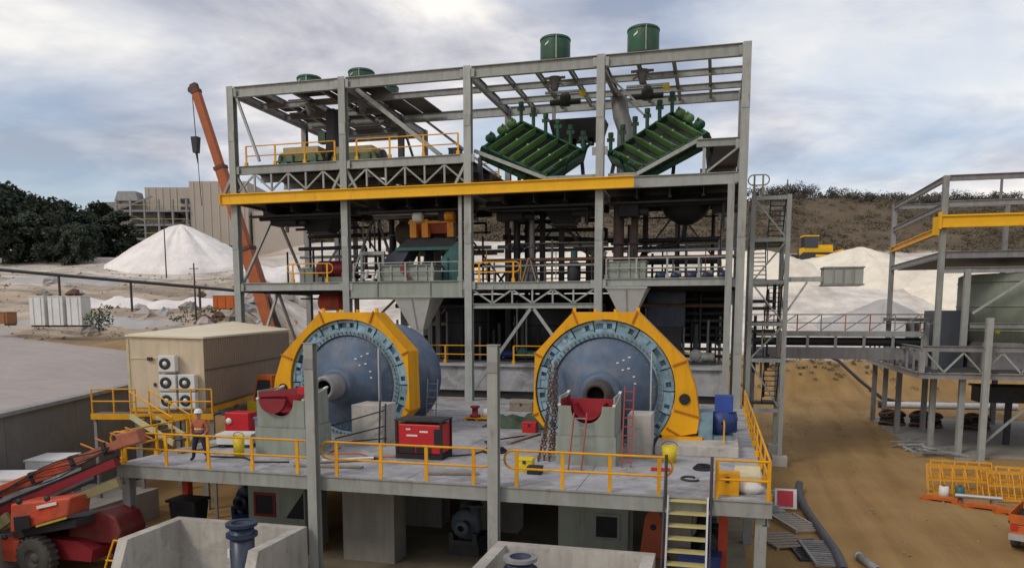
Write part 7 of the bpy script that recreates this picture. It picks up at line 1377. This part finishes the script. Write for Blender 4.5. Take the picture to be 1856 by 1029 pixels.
# service vehicle cut by the right edge
vr = R(62); ve = thing('service_vehicle', 'orange service truck with loaded tray at the lower right edge', 'truck', (12.2, 32.0, G), vr)
bevel(part(ve, 'body', B((-2.4,-0.9,0.55), (1.9,0.9,1.05)), ORANGE, local=True), 0.06); part(ve, 'bumper', B((-2.55,-0.9,0.5), (-2.41,0.9,0.72)), ALU, local=True)
part(ve, 'tray', B((-2.4,-0.95,1.053), (0.0,0.95,1.15)), BLACK, local=True)
for s in (-1, 1): part(ve, 'tray_side', B((-2.4,s*0.93-0.03,1.152), (0.0,s*0.93+0.03,1.45)), ORANGE, local=True)
part(ve, 'tailgate', B((-2.44,-0.9,1.06), (-2.405,0.9,1.4)), ORANGE, local=True); bevel(part(ve, 'cab', MB().hexa([(0.05,-0.85,1.06),(1.75,-0.85,1.06),(1.75,0.85,1.06),(0.05,0.85,1.06)], [(0.15,-0.7,1.85),(1.2,-0.7,1.85),(1.2,0.7,1.85),(0.15,0.7,1.85)]), ORANGE, local=True), 0.05)
part(ve, 'rear_window', B((0.06,-0.6,1.35), (0.1,0.6,1.75)), GLASS, local=True)
for s in (-1, 1): part(ve, 'tail_light', B((-2.47,s*0.75-0.1,0.85), (-2.445,s*0.75+0.1,1.02)), WHITE if s < 0 else RED, local=True)
part(ve, 'number_plate', B((-2.57,-0.22,0.55), (-2.552,0.22,0.66)), WHITE, local=True)
for x in (-1.5, 1.2):
    for s in (-1, 1): wh = part(ve, 'wheel', MB().lathe([(0.2,-0.12),(0.36,-0.12),(0.4,-0.06),(0.4,0.08),(0.36,0.12),(0.2,0.12)], (x,s*0.82,0.4), (0,1,0), 20), TYRE, local=True); part(ve, 'rim', MB().lathe([(0,-0.1),(0.2,-0.08),(0.2,0.08),(0,0.1)], (x,s*0.82,0.4), (0,1,0), 16), ALU, parent=wh, local=True)
hz = thing('yellow_hose', 'yellow hose draped over the service truck tray', 'hose', (11.9,31.0,G+1.2)); part(hz, 'hose', MB().path([(11.15,31.3,-2.0),(11.0,30.9,-2.02),(11.3,30.2,-2.0),(11.9,29.9,-1.98),(12.5,30.2,-1.95)], 0.05, 7), BRIGHTYEL)
ga = thing('garbage_sack', 'dark green sack in the service truck tray', 'sack', (11.9, 31.2, G+1.15)); q = MB(); q.smooth = True; n = 14; vs = []
for j in range(7):
    f = j/6; rr = math.sin(math.pi*min(0.98, f*0.9+0.08))**0.5
    for k in range(n): a = 2*math.pi*k/n; vs.append((11.9+0.55*rr*math.cos(a)*(1+0.12*math.sin(3*a+j)), 31.2+0.5*rr*math.sin(a), G+1.15+0.7*f+0.05*math.sin(4*a+j)*rr))
q.add(vs, [(j*n+k, j*n+(k+1) % n, (j+1)*n+(k+1) % n, (j+1)*n+k) for j in range(6) for k in range(n)] + [tuple(range(6*n, 7*n))]); part(ga, 'sack', q, mat('sack_green', (0.04,0.06,0.045), 0.6))
for i, (x, y, m, lb) in enumerate([(11.35,30.8,WHITE,'white helmet at the tail of the service truck tray'), (11.55,30.55,LIME,'lime green helmet in the service truck tray'), (11.85,30.5,WHITE,'white helmet nearest the picture edge in the service truck tray')]):
    t = thing('hard_hat', lb, 'helmet', (x, y, G+1.2)); part(t, 'dome', MB().lathe([(0.15,0),(0.145,0.07),(0.11,0.13),(0.05,0.16),(0,0.165)], (x,y,G+1.45), n=14), m); part(t, 'brim', MB().lathe([(0.0,-0.012),(0.18,-0.012),(0.18,0.0),(0.0,0.0)], (x,y,G+1.45), n=14), m)
# pipe, gratings and pallets beside the deck on the right
t = thing('black_hose', 'thick black hose lying curved beside the deck on the sand', 'hose', (4, 32, G)); part(t, 'hose', MB().path([(4.05,38.6,G+0.35),(3.9,37.4,G+0.2),(3.85,35.5,G+0.16),(3.95,33,G+0.16),(4.1,30.5,G+0.16),(4.25,28.2,G+0.16),(4.2,26,G+0.16)], 0.17, 10), mat('hose_slate', (0.07,0.07,0.08), 0.55))
def grating(x, y, rz, lb, z=0.12, m=STEEL2, n=9, sx=1.0, sy=2.4):
    t = thing('steel_grating', lb, 'grating', (x, y, G+z), rz)
    for k in range(n): yy = -sy/2 + sy*k/(n-1); part(t, 'bar', B((-sx/2,yy-0.04,0), (sx/2,yy+0.04,0.06)), m, local=True)
    for s in (-1, 1): part(t, 'edge', B((s*sx/2-0.05,-sy/2-0.05,-0.02), (s*sx/2+0.05,sy/2+0.05,0.08)), m, local=True)
grating(3.25, 32.0, 0.35, 'slatted steel grating on the sand, upper one beside the deck corner', m=mat('grating_pale', (0.38,0.34,0.28), 0.7))
grating(3.75, 28.0, 0.1, 'slatted steel grating on the sand, lower one beside the black hose', n=12, sx=0.9, sy=2.8)
grating(3.35, 28.6, 0.15, 'slatted steel grating half under the lower one', z=0.03, n=10, m=DARKSTEEL)
pallet(2.6, 29.4, G, 'grey timber pallet against the right deck column', rz=0.4, sx=1.4, sy=1.8)
t = thing('red_sign_board', 'red square board with white border leaning beside the deck', 'sign', (3.1, 34.5, G)); q = MB(); q.hexa([(2.65,34.4,G+0.1),(3.55,34.4,G+0.1),(3.55,34.45,G+0.1),(2.65,34.45,G+0.1)], [(2.65,34.7,G+0.9),(3.55,34.7,G+0.9),(3.55,34.75,G+0.9),(2.65,34.75,G+0.9)]); part(t, 'board', q, WHITE); q = MB(); q.hexa([(2.75,34.39,G+0.2),(3.4,34.39,G+0.2),(3.4,34.43,G+0.2),(2.75,34.43,G+0.2)], [(2.75,34.65,G+0.83),(3.4,34.65,G+0.83),(3.4,34.67,G+0.83),(2.75,34.67,G+0.83)]); part(t, 'red_face', q, RED); part(t, 'prop', MB().beam((3.1,35.1,G), (3.1,34.75,G+0.7), 0.05, 0.05), WOOD)
t = thing('grey_pipe_offcut', 'short grey pipe offcut on the sand at the bottom edge', 'pipe', (5.1, 27.5, G)); part(t, 'barrel', MB().lathe([(0.10,0),(0.13,0),(0.13,1.5),(0.10,1.5),(0.10,0)], (4.95,28.0,G+0.13), (0.25,-1,0), 16), STEEL2); part(t, 'collar', MB().lathe([(0.13,0.0),(0.16,0.0),(0.16,0.12),(0.13,0.12)], (4.95,28.0,G+0.13), (0.25,-1,0), 16), STEEL)
for k, (x, y, w_, lb) in enumerate([(2.6,36.5,0.7,'grey steel offcut beside the right deck edge, farther one'), (2.5,33.6,0.5,'grey steel offcut beside the right deck edge, nearer one')]):
    q = MB(); q.box((x-w_,y-0.2,G), (x+w_,y+0.2,G+0.22)); q.box((x-w_*0.6,y-0.1,G+0.223), (x+w_*0.5,y+0.15,G+0.4)); solo('steel_offcut', q, STEEL, lb, 'scrap')

# ------------------------------------------------------------------ worker on the deck
def worker(x, y, rz):
    me = bpy.data.meshes.new('person'); J = {}
    V = [('pelvis',(0,0,0.95),0.155),('belly',(0,0,1.08),0.15),('chest',(0,0.01,1.32),0.165),('neck',(0,0,1.50),0.065),('head0',(0,-0.01,1.58),0.085),('head1',(0,-0.015,1.70),0.105),('head2',(0,-0.005,1.77),0.08)]
    E_ = [(0,1),(1,2),(2,3),(3,4),(4,5),(5,6)]
    def limb(pts, root):
        prev = root
        for n, p, r in pts: V.append((n, p, r)); E_.append((prev, len(V)-1)); prev = len(V)-1
        return prev
    for s in (-1, 1):
        limb([('hip',(s*0.11,0,0.90),0.115),('knee',(s*0.20,-0.02,0.50),0.085),('ankle',(s*0.27,0.02,0.11),0.058),('toe',(s*0.29,-0.15,0.05),0.05)], 0)
    hands = []
    hands.append(limb([('sh',(-0.20,0.01,1.42),0.085),('el',(-0.31,0.04,1.14),0.062),('wr',(-0.24,-0.12,0.95),0.042),('palm',(-0.22,-0.18,0.93),0.036)], 2))
    hands.append(limb([('sh',(0.20,0.01,1.42),0.085),('el',(0.33,0.02,1.14),0.062),('wr',(0.26,-0.14,0.97),0.042),('palm',(0.23,-0.20,0.96),0.036)], 2))
    for i, hnd in enumerate(hands):
        hp_ = Vector(V[hnd][1]); s = -1 if i == 0 else 1
        for k in range(4): limb([('f', tuple(hp_+Vector((s*-0.01+0.018*(k-1.5)*s, -0.05, -0.015-0.01*abs(k-1.5)))), 0.010), ('f', tuple(hp_+Vector((s*-0.02+0.02*(k-1.5)*s, -0.075, -0.05))), 0.008)], hnd)
        limb([('t', tuple(hp_+Vector((-s*0.04,-0.02,0.01))), 0.011), ('t', tuple(hp_+Vector((-s*0.05,-0.055,0.0))), 0.009)], hnd)
    me.from_pydata([v[1] for v in V], E_, [])
    o = bpy.data.objects.new('tmp', me); C.objects.link(o)
    sk_ = o.modifiers.new('s', 'SKIN'); ss = o.modifiers.new('ss', 'SUBSURF'); ss.levels = 2; ss.render_levels = 2
    sv = me.skin_vertices[0].data
    for i, v in enumerate(V): sv[i].radius = (v[2], v[2]*(0.72 if v[0] in ('belly','chest','pelvis') else 1)); sv[i].use_root = (i == 0)
    bpy.context.view_layer.update()
    ev = o.evaluated_get(bpy.context.evaluated_depsgraph_get()); m2_ = bpy.data.meshes.new_from_object(ev); bpy.data.objects.remove(o)
    m2_.name = 'body'; m2_.materials.clear()
    for m in (SKIN, HIVIS, NAVYCLOTH, BLACK): m2_.materials.append(m)
    for p in m2_.polygons:
        c = p.center; p.use_smooth = True
        if c.z > 1.50: k = 0
        elif c.z < 0.13: k = 3
        elif abs(c.x) > 0.17 and c.z > 0.85: k = 1 if (c.z > 1.0) else 0
        elif c.z > 1.02: k = 1
        else: k = 2
        p.material_index = k
    t = thing('person', 'worker in orange hi-vis shirt, navy trousers and white helmet standing on the deck', 'person', (x, y, 0), rz)
    b = bpy.data.objects.new('body', m2_); C.objects.link(b); b.parent = t
    part(t, 'helmet', MB().lathe([(0.0,-0.005),(0.165,-0.005),(0.17,0.0),(0.135,0.01),(0.132,0.06),(0.105,0.115),(0.05,0.145),(0,0.15)], (0,-0.01,1.735), n=22), WHITE, local=True)
    part(t, 'face_mask', MB().lathe([(0.012,0),(0.02,0.01),(0.02,0.03),(0.0,0.05)], (0,-0.115,1.66), (0,-1,0), 8), SKIN, local=True) if False else None
    q = MB(); q.lathe([(0,0),(0.014,0.0),(0.014,0.012),(0,0.014)], (-0.035,-0.105,1.685), (0,-1,0), 8); q.lathe([(0,0),(0.014,0.0),(0.014,0.012),(0,0.014)], (0.035,-0.105,1.685), (0,-1,0), 8); part(t, 'safety_glasses', q, BLACK, local=True)
    part(t, 'nose', MB().hexa([(-0.016,-0.10,1.635),(0.016,-0.10,1.635),(0.014,-0.135,1.64),(-0.014,-0.135,1.64)], [(-0.008,-0.10,1.685),(0.008,-0.10,1.685),(0.006,-0.112,1.683),(-0.006,-0.112,1.683)]), SKIN, local=True)
    part(t, 'mouth', MB().box((-0.025,-0.113,1.605), (0.025,-0.098,1.613)), DRED, local=True)
    for z in (1.14, 1.27): part(t, 'reflective_tape', MB().lathe([(1.0,-0.025),(1.0,0.025)], (0,0,0), n=28), ALU, local=True) if False else None
    q = MB()
    for z, rx, ry in ((1.16,0.163,0.118),):
        n = 28; vs = [(rx*1.06*math.cos(2*math.pi*k/n), ry*1.10*math.sin(2*math.pi*k/n), z+dz) for dz in (-0.028, 0.028) for k in range(n)]
        q.add(vs, [(k, (k+1) % n, n+(k+1) % n, n+k) for k in range(n)])
    part(t, 'reflective_band', q, mat('reflective_silver', (0.6,0.6,0.58), 0.4), local=True)
    return t
wk_ = worker(-16.8, 22.05, R(8)); wk_.scale = (0.96, 0.96, 0.95)

for o in bpy.data.objects:
    if '_m' in o: del o['_m']
